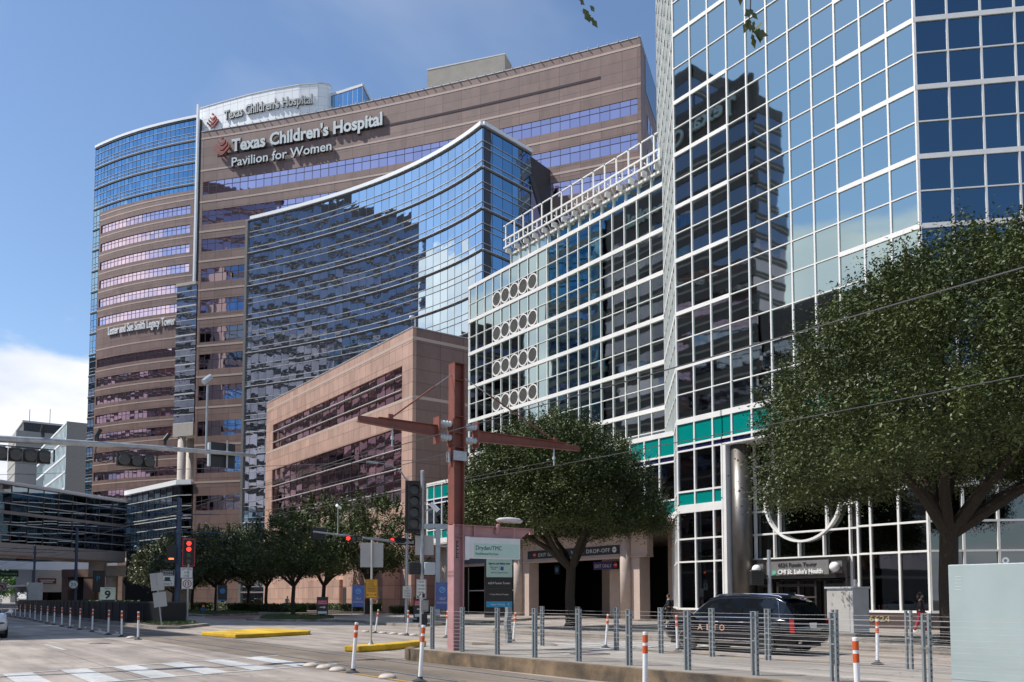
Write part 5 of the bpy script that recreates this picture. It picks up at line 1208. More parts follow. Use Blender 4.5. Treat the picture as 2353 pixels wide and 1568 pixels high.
# ============ red catenary column
def cat_column():
    X0, Y0 = 11.86, 18.82
    t = root('catenary_column', (X0, Y0, .3), 'rust red steel overhead-line column with pink lower half on the platform end', 'overhead line column')
    def H(z0, z1, m, nm):
        b = MB(); b.box(X0-.16, X0-.135, Y0-.15, Y0+.15, z0, z1); b.box(X0+.135, X0+.16, Y0-.15, Y0+.15, z0, z1); b.box(X0-.135, X0+.135, Y0-.012, Y0+.012, z0, z1)
        return part(nm, b, M[m], t)
    H(.3, 3.58, 'pink', 'lower_column'); H(3.58, 7.84, 'red', 'upper_column')
    b = MB(); b.box(X0-.165, X0+.165, Y0-.155, Y0+.155, 7.84, 7.86)
    for z in (7.4, 6.42, 5.98, 5.6): b.box(X0-.134, X0+.134, Y0-.145, Y0+.145, z, z+.015)
    part('cap_plates', b, M['red'], t)
    n = MB(); n.box(X0+.0, X0+.06, Y0-.02, Y0-.012, 2.7, 3.15); npl = part('number_plate', n, M['signblack'], t); nf = Fr((X0+.03, Y0-.0205, 0), (0, -1))
    for k, ch in enumerate('2602'): text(npl, ch, nf, -.018, 3.04-.1*k, .09, M['signwhite'], name='lettering', ext=.001)
    def arm(sx, L, nm):
        x0 = X0+sx*.62; x1 = X0+sx*L
        a = MB()
        xs = sorted((x0, x1))
        # tapered I-beam: deep at the column, shallow at the tip
        def sl(xa, xb, da, db, w, zo):  # web
            P = [(xa, Y0-w, 6.12-da+zo), (xb, Y0-w, 6.12-db+zo), (xb, Y0+w, 6.12-db+zo), (xa, Y0+w, 6.12-da+zo), (xa, Y0-w, 6.12+.0+zo), (xb, Y0-w, 6.12+zo), (xb, Y0+w, 6.12+zo), (xa, Y0+w, 6.12+zo)]; a.hexa(P)
        sl(x0, x1, .27, .14, .01, 0)
        P = [(x0, Y0-.075, 6.12), (x1-sx*.55, Y0-.075, 6.12), (x1-sx*.55, Y0+.075, 6.12), (x0, Y0+.075, 6.12)]; a.hexa(P+[(p[0], p[1], 6.14) for p in P])
        P = [(x0, Y0-.07, 5.86), (x1, Y0-.07, 5.98), (x1, Y0+.07, 5.98), (x0, Y0+.07, 5.86)]; a.hexa([(p[0], p[1], p[2]-.02) for p in P]+P)
        A = part(nm, a, M['red'], t)
        e = MB(); e.box(min(x0, x0-sx*.04), max(x0, x0-sx*.04), Y0-.15, Y0+.15, 5.66, 6.36); part('end_plate', e, M['red'], A)
        e = MB(); xx = X0+sx*.2; e.box(min(xx, xx-sx*.03), max(xx, xx-sx*.03), Y0-.15, Y0+.15, 5.66, 6.36); part('end_plate', e, M['red'], A)
        for z in (6.2, 5.84):
            for dy in (-.08, .08):
                i_ = MB(); P = []; r = []
                for k in range(9): P.append((X0+sx*(.21+.37*k/8), Y0+dy, z)); r.append(.085 if k % 2 else .055)
                i_.tube(P, r, 12); part('insulator', i_, M['insul'], A)
        s = MB(); tip = Vector((x1-sx*.9, Y0, 6.16)); topp = Vector((X0+sx*.17, Y0, 7.55)); s.tube([tip, tip.lerp(topp, .72)], .022, 8); part('stay_rod', s, M['red'], A)
        s = MB(); s.tube([tip.lerp(topp, .72), topp], .013, 6); part('turnbuckle', s, M['galv'], A)
        s = MB(); s.box(tip.x-.06, tip.x+.06, Y0-.03, Y0+.03, 6.1, 6.26); part('lug', s, M['red'], A)
        s = MB(); s.tube([(x1-sx*.95, Y0, 5.95), (x1-sx*.95, Y0, 5.45)], .02, 6); s.tube([(x1-sx*.95, Y0, 5.7), (x1-sx*.95, Y0, 5.62)], .045, 8); part('hanger', s, M['insul'], A)
    arm(-1, 2.85, 'arm'); arm(1, 4.25, 'arm')
    c = MB(); c.box(X0-.2, X0+.2, Y0-.19, Y0-.16, 5.25, 5.5); c.box(X0-.2, X0+.2, Y0+.16, Y0+.19, 5.25, 5.5); c.box(X0-.24, X0-.2, Y0-.05, Y0+.05, 5.2, 5.5); part('clamp', c, M['galv'], t)
    # pink lamp beam
    x1 = 14.35; c = MB(); c.box(X0-.16, x1, Y0-.1, Y0+.1, 3.56, 3.58); c.box(X0-.12, x1-.35, Y0-.1, Y0+.1, 3.26, 3.28)
    P = [(X0-.12, Y0-.01, 3.28), (x1-.4, Y0-.01, 3.28), (x1-.4, Y0+.01, 3.28), (X0-.12, Y0+.01, 3.28)]; Q = [(X0-.12, Y0-.01, 3.56), (x1, Y0-.01, 3.56), (x1, Y0+.01, 3.56), (X0-.12, Y0+.01, 3.56)]; c.hexa(P+Q)
    c.box(x1-.02, x1, Y0-.1, Y0+.1, 3.42, 3.56); c.box(X0+.2, X0+.22, Y0-.1, Y0+.1, 3.27, 3.57); part('lamp_beam', c, M['pink'], t)
    l = root('platform_lamp', (13.3, Y0, 3.58), 'flat pale shoebox lamp on the pink beam above the station sign', 'lamp')
    b = MB(); b.lathe((0, 0, 0), [(.05, -.04), (.2, -.03), (.23, .03), (.17, .085), (.05, .11)], 20); b.v = [(13.5+v[0]*1.9, Y0-.12+v[1]*1.0, 3.74+v[2]) for v in b.v]; part('housing', b, M['panel_white'] if 0 else mat('faded_lamp', (.50, .46, .46), .5), l, smooth=True)
    b = MB(); b.tube([(13.12, Y0-.05, 3.4), (13.12, Y0-.12, 3.62), (13.25, Y0-.12, 3.73)], .05, 8); part('bracket', b, M['pink'], l)
cat_column()
def station_sign():
    F = Fr((12.98, 18.62, 0), (-.12, -1)); t = root('station_sign', (12.98, 18.62, 3.2), 'hanging station name sign with pale green face under the pink beam', 'sign')
    b = MB(); b.fb(F, -.78, .76, 2.70, 3.26, -.12, 0); f = part('case', b, mat('sign_case', (.62, .62, .60), .4), t)
    b = MB(); b.fb(F, -.64, .72, 2.73, 3.10, 0, .006); part('face', b, M['signteal'], t)
    G = Fr(F.at(0, 0, .006), (F.n.x, F.n.y)); text(t, 'Dryden/TMC', G, -.6, 2.93, .165, M['signblack'], .78, ext=.001); text(t, 'Southbound Red Line', G, -.6, 2.80, .09, M['signblack'], .68, ext=.001)
    b = MB(); b.fb(F, -.92, -.79, 2.66, 3.27, -.16, .03); part('end_cap', b, mat('sign_cap', (.66, .66, .66), .4), t)
    b = MB(); 
    for a in (-.6, .6): b.fb(F, a-.02, a+.02, 3.2, 3.56, -.08, -.04)
    part('hanger', b, M['pink'], t)
station_sign()
# ============ signs on posts
def plate(par, F, a, b, w, h, m, name='sign_plate', c=.0, th=.008, border=None):
    s = MB(); s.fb(F, a-w/2, a+w/2, b-h/2, b+h/2, c, c+th); o = part(name, s, M[m], par)
    if border:
        e = MB(); q = .012
        for (x0, x1, y0, y1) in ((-w/2+q, w/2-q, h/2-2*q, h/2-q), (-w/2+q, w/2-q, -h/2+q, -h/2+2*q), (-w/2+q, -w/2+2*q, -h/2+q, h/2-q), (w/2-2*q, w/2-q, -h/2+q, h/2-q)): e.fb(F, a+x0, a+x1, b+y0, b+y1, c+th, c+th+.002)
        part('border', e, M[border], o)
    return o, Fr(F.at(a, b, c+th), (F.n.x, F.n.y))
def pole(par, x, y, z0, z1, r, m='galv', tx=0, ty=0):
    b = MB(); b.tube([(x, y, z0), (x+tx, y+ty, z1)], r, 12); return part('pole', b, M[m], par)
VN = (-.42, -.91)
def head(par, F, a, b, n, vert=True, s=.30, lit=(), name='signal_head', visor=True, depth=.18):
    """traffic signal head of n sections with visors and lenses"""
    h = MB(); w = s*n
    if vert: h.fb(F, a-s*.5, a+s*.5, b-w/2, b+w/2, -depth, 0)
    else: h.fb(F, a-w/2, a+w/2, b-s*.5, b+s*.5, -depth, 0)
    o = part(name, h, M['black'], par)
    for k in range(n):
        ca = a if vert else a-w/2+s*(k+.5); cb = b+w/2-s*(k+.5) if vert else b
        l = MB(); l.disc(F, ca, cb, 0, .012, s*.38, 20); part('lens', l, M['lampred'] if k in lit else mat('dark_lens', (.03, .03, .035), .2), o)
        if visor:
            v = MB(); W = [math.pi*(-.15+1.3*i/12) for i in range(13)]
            for i in range(12):
                A = [(ca+math.cos(q)*s*r_, cb+math.sin(q)*s*r_) for q in (W[i], W[i+1]) for r_ in (.42, .45)]
                P = [F.at(*A[0], 0), F.at(*A[1], 0), F.at(*A[3], 0), F.at(*A[2], 0)]; Q = [F.at(*A[0], .2), F.at(*A[1], .2), F.at(*A[3], .2), F.at(*A[2], .2)]; v.hexa(P+Q)
            part('visor', v, M['black'], o)
    return o
def ped_pole():
    x, y = 12.9, 22.4; F = Fr((x, y, 0), VN)
    t = root('pedestrian_signal_pole', (x, y, 0), 'tall galvanised signal pole left of the red column carrying a dark five-lamp signal', 'signal pole')
    pole(t, x, y, 0, 5.5, .058); c = MB(); c.lathe((x, y, 5.5), [(.066, -.03), (.066, .02), (.03, .05)], 12); part('pole_cap', c, M['galv'], t)
    G = Fr((x-.02, y-.02, 0), (-.95, -.3))
    b = MB(); b.fb(F, -.52, -.07, 3.62, 5.22, -.03, 0); bp = part('backplate', b, M['black'], t); head(t, Fr(F.at(0, 0, .2), VN), -.26, 4.4, 4, s=.34)
    b = MB(); b.tube([F.at(-.25, 5.05, -.02), F.at(0, 5.1, 0)], .03, 6); b.tube([F.at(-.25, 3.6, 0), F.at(0, 3.55, 0)], .03, 6); part('bracket', b, M['black'], t)
    plate(t, F, .08, 3.26, .56, .6, 'signback', 'sign_back', -.08)
    for a, nm, mm in ((-.23, 'a', 'black'), (.23, 'b', 'insul')):
        b = MB(); b.fb(F, a-.17, a+.17, 2.36, 2.74, -.12, .12); o = part('walk_signal', b, M[mm], t); md = o.modifiers.new('bevel', 'BEVEL'); md.width = .035; md.segments = 3
        if mm == 'black':
            l = MB()
            for k in range(7): l.fb(F, a-.14, a+.14, 2.4+k*.045, 2.412+k*.045, .12, .15)
            part('louvre', l, M['mull_dark'], o)
        else:
            l = MB(); l.fb(F, a-.19, a+.19, 2.34, 2.76, -.16, -.12); part('gasket', l, M['black'], o)
    o, G = plate(t, F, -.02, 1.93, .30, .58, 'signwhite', c=.06, border='signblack')
    for k, s_ in enumerate(('CROSS', 'TO HERE', 'ON THIS', 'SIGNAL')): text(o, s_, G, -.10 if k else -.085, .18-k*.105, .085, M['signblack'], .2 if k else .17, ext=.001)
    ar = MB(); ar.fb(G, .03, .11, -.26, -.14, 0, .003); part('walk_pictogram', ar, M['signblack'], o); ar = MB(); ar.tube([G.at(-.02, -.15, .003), G.at(-.1, -.24, .003)], .012, 4); ar.q([G.at(-.12, -.26, .004), G.at(-.12, -.19, .004), G.at(-.05, -.26, .004)]); part('arrow', ar, M['signblack'], o)
    o, G = plate(t, F, .09, 1.42, .22, .34, 'signback', c=.06, border='signblack')
    for k, s_ in enumerate(('PUSH', 'BUTTON', 'FOR', 'WALK', 'SIGNAL')): text(o, s_, G, -.07, .1-k*.06, .05, M['signblack'], .14, ext=.001)
    b = MB(); b.fb(F, 0, .16, .85, 1.18, .05, .12); part('push_button_box', b, M['black'], t)
    cm = root('pole_camera', (x+.3, y-.2, 4.4), 'small white box camera bracketed to the tall galvanised pole', 'camera')
    cf = Fr((x+.1, y-.1, 0), VN); b = MB(); P = [cf.at(.10+i*.12, 4.52-i*.11, .1) for i in range(3)]; b.tube(P, .075, 4); part('housing', b, M['panel_white'], cm)
    b = MB(); b.tube([cf.at(-.05, 4.30, 0), cf.at(.16, 4.36, .08)], .03, 6); part('arm', b, M['insul'], cm)
ped_pole()
def stoplook():
    x, y = 12.2, 24.35; F = Fr((x, y, 0), VN); t = root('track_warning_sign', (x, y, .2), 'amber stop look listen sign with a blank plate above, on the yellow bar', 'sign')
    pole(t, x, y, .2, 3.5, .035, 'signback'); b = MB(); b.lathe((x, y, .2), [(.1, 0), (.07, .05), (.04, .12)], 10); part('base', b, M['galv'], t)
    plate(t, F, 0, 3.02, .72, .78, 'signback', 'sign_back', -.05)
    o, G = plate(t, F, 0, 1.95, .38, .60, 'signyellow', c=.03, border='signblack')
    for k, s_ in enumerate(('STOP', 'LOOK', 'LISTEN', 'BEFORE', 'CROSSING')): text(o, s_, G, -.13, .2-k*.075, .07, M['signblack'], .26 if k > 1 else .2, ext=.001)
    a = MB(); a.fb(G, -.14, .14, -.2, -.19, 0, .003); a.q([G.at(-.16, -.195, .003), G.at(-.11, -.165, .003), G.at(-.11, -.225, .003)]); a.q([G.at(.16, -.195, .003), G.at(.11, -.165, .003), G.at(.11, -.225, .003)]); part('arrow', a, M['signblack'], o)
stoplook()
# ============ far mast arm with street lamp
def far_mast():
    x, y = 26.3, 47.6; t = root('mast_arm_signal', (x, y, .15), 'tall thin signal column with curved lamp arm and horizontal signal arm behind the street trees', 'signal mast')
    F = Fr((x, y, 0), (-.2, -1))
    b = MB(); b.tube([(x, y, .1), (x, y, 9.3)], [.13, .075], 12); part('pole', b, M['galv'], t)
    b = MB(); b.tube([(x, y, 9.1), (x-.5, y, 9.75), (x-1.2, y, 10.05), (x-2.1, y, 10.12)], [.05, .045, .04, .035], 8); o = part('lamp_arm', b, M['galv'], t); b = MB(); b.fb(Fr((x-2.5, y, 0), (0, -1)), -.35, .35, 10.05, 10.17, -.12, .12); part('lamp_head', b, M['insul'], o)
    b = MB(); b.tube([(x, y, 5.15), (x-6.3, y, 5.6)], [.10, .05], 10); part('mast_arm', b, M['galv'], t)
    for cx, n in ((-3.75, 3), (-.75, 3)):
        head(t, Fr((x+cx, y-.12, 0), (-.35, -1)), 0, 5.3, 3, vert=False, s=.33, lit=(0,))
    b = MB(); b.fb(F, -6.05, -5.15, 5.2, 5.95, -.2, -.17); b.fb(F, -5.95, -5.65, 5.25, 5.9, -.16, .04); part('signal_back', b, M['black'], t)
    b = MB(); b.tube([(x-4.75, y, 5.5), (x-4.75, y, 7.1)], .035, 6); c = part('camera_mast', b, M['galv'], t); b = MB(); b.tube([(x-4.9, y-.15, 7.25), (x-4.55, y+.1, 7.12)], .09, 8); part('camera', b, M['panel_white'], c)
    o, G = plate(t, F, .15, 5.22, 1.6, .42, 'signblack', 'street_name_sign', .05, .02); text(o, 'Bell', G, -.15, -.1, .3, M['signwhite'], ext=.002)
    o, G = plate(t, F, 0, 2.03, .60, .78, 'signwhite', c=.14, border='signblack')
    for k, s_ in enumerate(('NO', 'RIGHT', 'TURN', 'ON RED')): text(o, s_, G, -.10 if k == 0 else -.2, .2-k*.16, .15, M['signblack'], .2 if k == 0 else .4, ext=.001)
far_mast()
# ============ near mast arm reaching in from the left
def near_mast():
    x0, y0 = -9, 23; t = root('mast_arm_signal', (x0, y0, .15), 'thick galvanised signal arm reaching in from the left with two horizontal signal heads', 'signal mast')
    b = MB(); b.tube([(x0, y0, .1), (x0, y0, 6.2)], [.19, .15], 16); part('pole', b, M['galv'], t)
    P = []; r = []
    for i in range(15):
        f = i/14; x = x0+(7.95-x0)*f; P.append((x, y0, 4.2+1.13*(1-(1-f)**2.2)+.26*f)); r.append(.145-.095*f)
    b = MB(); b.tube(P, r, 16); part('mast_arm', b, mat('weathered_arm', (.40, .41, .41), .5, metal=.5, var=.22, vscale=5), t, smooth=True)
    def az(x): f = (x-x0)/(7.95-x0); return 4.2+1.13*(1-(1-f)**2.2)+.26*f
    for cx, n in ((2.35, 4), (4.87, 3)):
        z = az(cx)-.36; G = Fr((cx, y0+.05, 0), (0, -1)); H_ = Fr((cx, y0+.12, 0), (.25, 1)); s = .30; w = s*n
        b = MB(); b.fb(G, -w/2-.06, w/2+.06, z+.19, z+.21, -.06, -.01); b.fb(G, -w/2-.08, -w/2-.05, z-.1, z+.21, -.06, -.01); b.fb(G, w/2+.05, w/2+.08, z-.1, z+.21, -.06, -.01); o = part('signal_bracket', b, M['black'], t)
        hb = MB()
        for k in range(n):
            a = -w/2+s*(k+.5); hb.fb(G, a-s*.46, a+s*.46, z-.15, z+.15, -.16, .02)
        hd = part('signal_head', hb, M['black'], o); vb = MB()
        for k in range(n):
            a = -w/2+s*(k+.5); vb.tube([G.at(a, z, .02), G.at(a, z-.03, .2)], .125, 12); vb.fb(G, a-s*.3, a+s*.3, z+.1, z+.17, -.1, .05)
        part('visor', vb, mat('dusty_black', (.05, .05, .05), .55, var=.3, vscale=12), hd)
        c = MB(); c.tube([G.at(-w/2-.06, z, 0), G.at(-w/2-.25, z-.13, 0), G.at(-w/2-.42, z-.1, 0), G.at(-w/2-.5, z+.15, 0), G.at(-w/2-.46, z+.4, 0)], .012, 6); part('loop_cable', c, M['black'], o)
    for k, cx in enumerate((2.75, 3.95, 5.55)):
        z = az(cx); b = MB(); b.tube([(cx, y0, z+.1), (cx, y0, z+.2)], .04, 8); b.tube([(cx-.02, y0, z+.2), (cx+.02+.04*k, y0, z+.38)], .055, 8); part('detector', b, M['black'], t)
    cx = 6.6; z = az(cx); b = MB(); b.tube([(cx, y0, z-.1), (cx, y0, 7.4)], .03, 8); o = part('camera_mast', b, M['galv'], t); b = MB(); b.tube([(cx-.12, y0-.05, 7.42), (cx+.1, y0+.05, 7.62)], .075, 10); part('camera', b, M['insul'], o)
    cx = 7.1; z = az(cx); F = Fr((cx, y0+.1, 0), (0, -1)); b = MB(); b.fb(F, -.33, .33, z-.38, z+.3, -.1, -.07); o = part('signal_back', b, M['black'], t); b = MB(); b.tube([F.at(.08, z-.4, .05), F.at(.08, z+.36, .05)], .025, 8); part('clamp', b, M['galv'], o); b = MB(); b.fb(F, -.38, -.33, z-.36, z+.28, -.2, -.05); part('side_box', b, M['insul'], o)
near_mast()
# ============ navy overhead-line poles
def blue_pole(x, y, label, h=8.3, r=.17, arms=True):
    t = root('overhead_line_pole', (x, y, .15), label, 'overhead line pole', 'navy overhead line poles')
    b = MB(); b.lathe((x, y, 0), [(r*1.9, .1), (r*1.9, .2), (r*1.15, .24), (r*1.15, .5), (r, .55), (r*.8, h), (r*.3, h+.08)], 16); part('pole', b, M['bluepole'], t, smooth=False)
    b = MB()
    for z, L in ((h-1.0, 5.2), (h-2.2, 5.6)):
        b.tube([(x, y, z), (x-L, y, z+.1)], .035, 6); b.tube([(x, y, z), (x+L*.5, y, z+.1)], .035, 6)
    b.tube([(x, y, h-.2), (x-5.2, y, h-1.0)], .02, 5); part('bracket', b, M['bluepole'], t); b = MB()
    for z in (h-1.0, h-2.2): b.lathe((x, y, z), [(r*1.3, -.1), (r*1.3, .1)], 10)
    part('clamp', b, M['bluepole'], t); return t
blue_pole(15.0, 58.0, 'nearest navy pole behind the red tram signal', 8.2, .19); blue_pole(14.4, 93, 'middle navy pole carrying the round speed sign', 8.5, .16); blue_pole(15.2, 131, 'far navy pole beside the pale roadside cabinet', 8.8, .17)
def tram_signals():
    x, y = 14.7, 54.4; F = Fr((x, y, 0), (-.25, -1)); t = root('left_turn_signal', (x, y, .15), 'red framed signal with two lit red lamps above turn restriction signs', 'traffic signal')
    pole(t, x, y, .15, 4.0, .06); b = MB(); b.fb(F, -.37, .37, 3.62, 5.35, -.05, -.03); part('red_frame', b, mat('red_frame', (.5, .04, .05), .5), t); b = MB(); b.fb(F, -.32, .32, 3.68, 5.29, -.03, 0); part('backplate', b, M['black'], t)
    head(t, Fr(F.at(0, 0, .15), (-.25, -1)), 0, 4.5, 4, s=.36, lit=(0, 1))
    o, G = plate(t, F, -.1, 3.23, .70, .66, 'signwhite', c=.03, border='signblack')
    for k, s_ in enumerate(('LEFT TURN', 'ON', 'ONLY')): text(o, s_, G, -.28 if k == 0 else -.15, .16-k*.2, .15, M['signblack'], .56 if k == 0 else .3, ext=.001)
    o, G = plate(t, F, -.05, 2.55, .66, .66, 'signwhite', c=.03, border='signblack')
    b = MB(); b.disc(G, 0, 0, 0, .006, .26, 24, .21); part('red_ring', b, M['signred'], o); b = MB(); b.tube([G.at(-.1, -.14, .004), G.at(-.1, .06, .004), G.at(0, .13, .004), G.at(.1, .06, .004), G.at(.1, -.1, .004)], .022, 5); part('arrow', b, M['signblack'], o)
    F = Fr((14.6, 57.5, 0), (-.25, -1)); t = root('train_signal', (14.6, 57.5, 2.6), 'train signal only plate under a small lit red tram signal on the navy pole', 'sign')
    o, G = plate(t, F, -.35, 2.95, .86, 1.05, 'signwhite', c=.1, border='signblack')
    b = MB(); b.fb(G, -.42, .42, .16, .52, .0, .003); k = part('header', b, M['signblack'], o); G2 = Fr(G.at(0, 0, .003), (G.n.x, G.n.y)); text(k, 'TRAIN', G2, -.3, .36, .15, M['signwhite'], .6, ext=.001); text(k, 'SIGNAL', G2, -.34, .2, .15, M['signwhite'], .68, ext=.001)
    text(o, 'ONLY', G, -.3, -.45, .2, M['signblack'], .6, ext=.001); b = MB(); b.fb(G, -.16, .16, -.15, .06, .002, .005); b.fb(G, -.24, .24, -.2, -.15, .002, .005); part('tram_pictogram', b, M['signblack'], o)
    b = MB(); b.fb(F, -.42, .12, 3.95, 5.1, -.02, .12); o = part('signal_head', b, M['black'], t); b = MB(); b.fb(F, -.3, 0, 4.15, 4.25, .12, .14); part('lit_bar', b, mat('signal_bar', (.5, .05, .02), .4, emit=(1, .12, .04), es=2.5), o)
    x, y = 11.8, 49; F = Fr((x, y, 0), (-.15, -1)); t = root('tilted_sign_post', (x, y, .15), 'leaning post with two blank sign backs in the island bed', 'sign')
    b = MB(); b.tube([(x+.1, y, .15), (x-.28, y, 3.0)], .035, 8); part('pole', b, M['galv'], t)
    for zc, ac, hh in ((2.55, -.2, .95), (1.58, -.03, .8)):
        b = MB(); P = []
        for c in (.04, .05):
            for (da, db) in ((-.33, -hh/2), (.33, -hh/2), (.33, hh/2), (-.33, hh/2)): P.append(F.at(ac+da-db*.13, zc+db+da*.13, c))
        b.hexa(P); part('sign_back', b, M['signback'], t)
    F = Fr((14.15, 92.6, 0), (-.2, -1)); t = root('speed_sign', (14.15, 92.6, 2.6), 'small white speed sign reading 25 on the middle navy pole', 'sign')
    o, G = plate(t, F, 0, 3.0, .82, .9, 'signblack'); b = MB(); b.disc(G, 0, 0, 0, .01, .38, 24); k = part('disc', b, M['signwhite'], o); text(k, '25', Fr(G.at(0, 0, .01), (G.n.x, G.n.y)), -.26, -.17, .48, M['signblack'], .5, ext=.002)
tram_signals()
# ============ black railing on the island
def railing():
    t = root('black_railing', (13, 52, .15), 'long black solid railing round the tram island', 'railing'); P = Path([(13.0, 126), (12.4, 98), (11.95, 72), (11.9, 58), (12.9, 53.2), (14.5, 54.0)])
    b = MB(); b.strip(P, 0, P.L, .2, 1.35, -.02, .02); part('panel', b, mat('railing_black', (.010, .011, .015), .5), t); b = MB(); b.strip(P, 0, P.L, 1.35, 1.45, -.04, .04)
    for u in np.arange(0, P.L, 2.2): b.vbar(P, u+.05, .06, .1, 1.45, -.045, .06)
    part('post_and_rail', b, M['mull_dark'], t)
railing()
# ============ free-standing signs
def monument():
    x, y = 38.4, 54.6; F = Fr((x, y, 0), (-.45, -.89)); t = root('monument_sign', (x, y, .15), 'tall black and pale green directory sign in front of the drop-off drive', 'sign')
    b = MB(); b.fb(F, -1.12, 1.08, .15, 4.95, -.3, 0); part('body', b, M['signblack'], t); b = MB(); b.fb(F, -1.2, 1.12, 4.9, 5.0, -.35, .05); part('cap', b, M['signblack'], t)
    b = MB(); b.fb(F, -1.0, 1.05, 3.3, 4.85, 0, .04); o = part('green_panel', b, M['signteal'], t); b = MB(); b.fb(F, -1.0, 1.05, .95, 1.4, 0, .04); o2 = part('blue_panel', b, M['cyan'], t)
    G = Fr(F.at(0, 0, .04), (F.n.x, F.n.y)); H_ = Fr(F.at(0, 0, .0), (F.n.x, F.n.y))
    text(o, "Baylor St. Luke's Medical Center", G, -.82, 4.3, .2, M['navy'], 1.7, ext=.003, offset=.006); text(o, "CHI St. Luke's", G, -.72, 4.02, .17, M['navy'], .62, ext=.002); text(o, "Health", G, -.6, 3.88, .17, M['navy'], .35, ext=.002); text(o, "John M O'Quinn Center", G, -.62, 3.6, .18, M['mull_dark'], 1.35, ext=.002)
    b = MB(); b.fb(G, .12, .36, 3.84, 4.12, 0, .01); b.fb(G, .02, .035, 3.8, 4.16, 0, .008); part('emblem', b, mat('emblem_navy', (.03, .06, .3), .5), o)
    text(t, '6624 Fannin Tower', H_, -.85, 2.75, .26, M['signwhite'], 1.75, ext=.003); text(t, "A Texas Children's Property", H_, -.75, 1.9, .16, M['signwhite'], 1.5, ext=.003); text(o2, 'Visitor Parking', G, -.65, 1.1, .2, M['signwhite'], 1.1, ext=.003); text(o2, 'P', G, .7, 1.08, .26, M['signwhite'], ext=.003)
    b = MB(); b.fb(F, -1.14, 1.09, 2.4, 2.42, .0, .005); part('seam', b, M['mull_dark'], t)
monument()
def banners():
    def banner(x, y, label, w=.95):
        F = Fr((x, y, 0), (-.4, -.92)); t = root('parking_banner', (x, y, .1), label, 'sign', 'blue self parking banners')
        for a in (-w/2, w/2): b = MB(); b.tube([F.at(a, .1, 0), F.at(a, 2.75, 0)], .03, 6); part('post', b, M['galv'], t)
        b = MB(); b.fb(F, -w/2+.03, w/2-.03, .95, 2.7, -.01, .01); o = part('panel', b, M['signblue'], t); G = Fr(F.at(0, 0, .01), (F.n.x, F.n.y))
        b = MB(); b.disc(G, 0, 2.2, 0, .006, .2, 20, .15); b.tube([G.at(-.08, 2.12, .004), G.at(.08, 2.28, .004)], .025, 4); b.fb(G, -.02, .1, 2.26, 2.3, 0, .006); b.fb(G, .06, .1, 2.18, 2.3, 0, .006); part('arrow_roundel', b, mat('sky_icon', (.2, .55, .8), .5), o)
        text(o, 'SELF', G, -.2, 1.55, .22, M['signwhite'], .42, ext=.001); text(o, 'PARKING', G, -.38, 1.28, .22, M['signwhite'], .76, ext=.001)
    banner(30.0, 62.2, 'blue self parking banner on two posts left of the amber sign'); banner(29.2, 48.0, 'blue self parking banner half hidden behind the signal pole')
    def aframe(x, y, l1, l2, label, s=1.0):
        F = Fr((x, y, 0), (-.4, -.92)); t = root('pavement_sign', (x, y, .15), label, 'sign', 'black and red parking pavement signs')
        b = MB(); b.fb(F, -.42, .42, .42, 1.75, -.03, .03); o = part('board', b, M['signblack'], t); b = MB(); b.fb(F, -.36, .36, 1.18, 1.5, .03, .035); r = part('red_panel', b, mat('sign_crimson', (.5, .03, .07), .5), o)
        G = Fr(F.at(0, 0, .035), (F.n.x, F.n.y)); text(r, l1, G, -.3, 1.36, .14, M['signwhite'], .6, ext=.001); text(r, l2, G, -.33, 1.22, .14, M['signwhite'], .66, ext=.001)
        b = MB(); b.fb(G, -.2, .1, .93, 1.0, -.002, .003); b.q([G.at(.1, 1.08, .002), G.at(.1, .85, .002), G.at(.25, .965, .002)]); part('arrow', b, M['signwhite'], o); b = MB(); b.fb(G, -.34, .34, .48, .66, -.003, .002); part('lower_panel', b, M['signwhite'], o)
        b = MB(); b.fb(F, -.45, .45, .15, .3, -.3, .3); b.fb(F, -.2, .2, .3, .44, -.12, .12); part('base', b, M['black'], t)
    aframe(26.4, 60.9, 'PUBLIC', 'PARKING', 'black public parking pavement sign in the ground-cover bed'); aframe(26.9, 46.9, 'VALET', 'PARKING', 'black valet parking pavement sign beside the no right turn column')
banners()
def gantry():
    x, y = 31.6, 51.9; t = root('pipe_gantry', (x, y, .15), 'grey steel square-tube gantry beside the granite corner, left of the pink column', 'gantry')
    F = Fr((x, y, 0), (-.55, -.83)); b = MB()
    for a in (-.35, .45): b.fb(F, a-.16, a+.16, .15, 6.6, -.16, .16)
    o = part('post', b, M['insul'], t); b = MB(); b.fb(F, -2.6, .65, 6.6, 6.95, -.18, .18); part('beam', b, M['insul'], t); b = MB(); b.fb(F, -.7, .8, .1, .35, -.4, .4); part('footing', b, M['kerb'], t); b = MB(); b.fb(F, -.5, .6, 5.3, 5.4, -.18, .18); part('strap', b, M['galv'], t)
gantry()
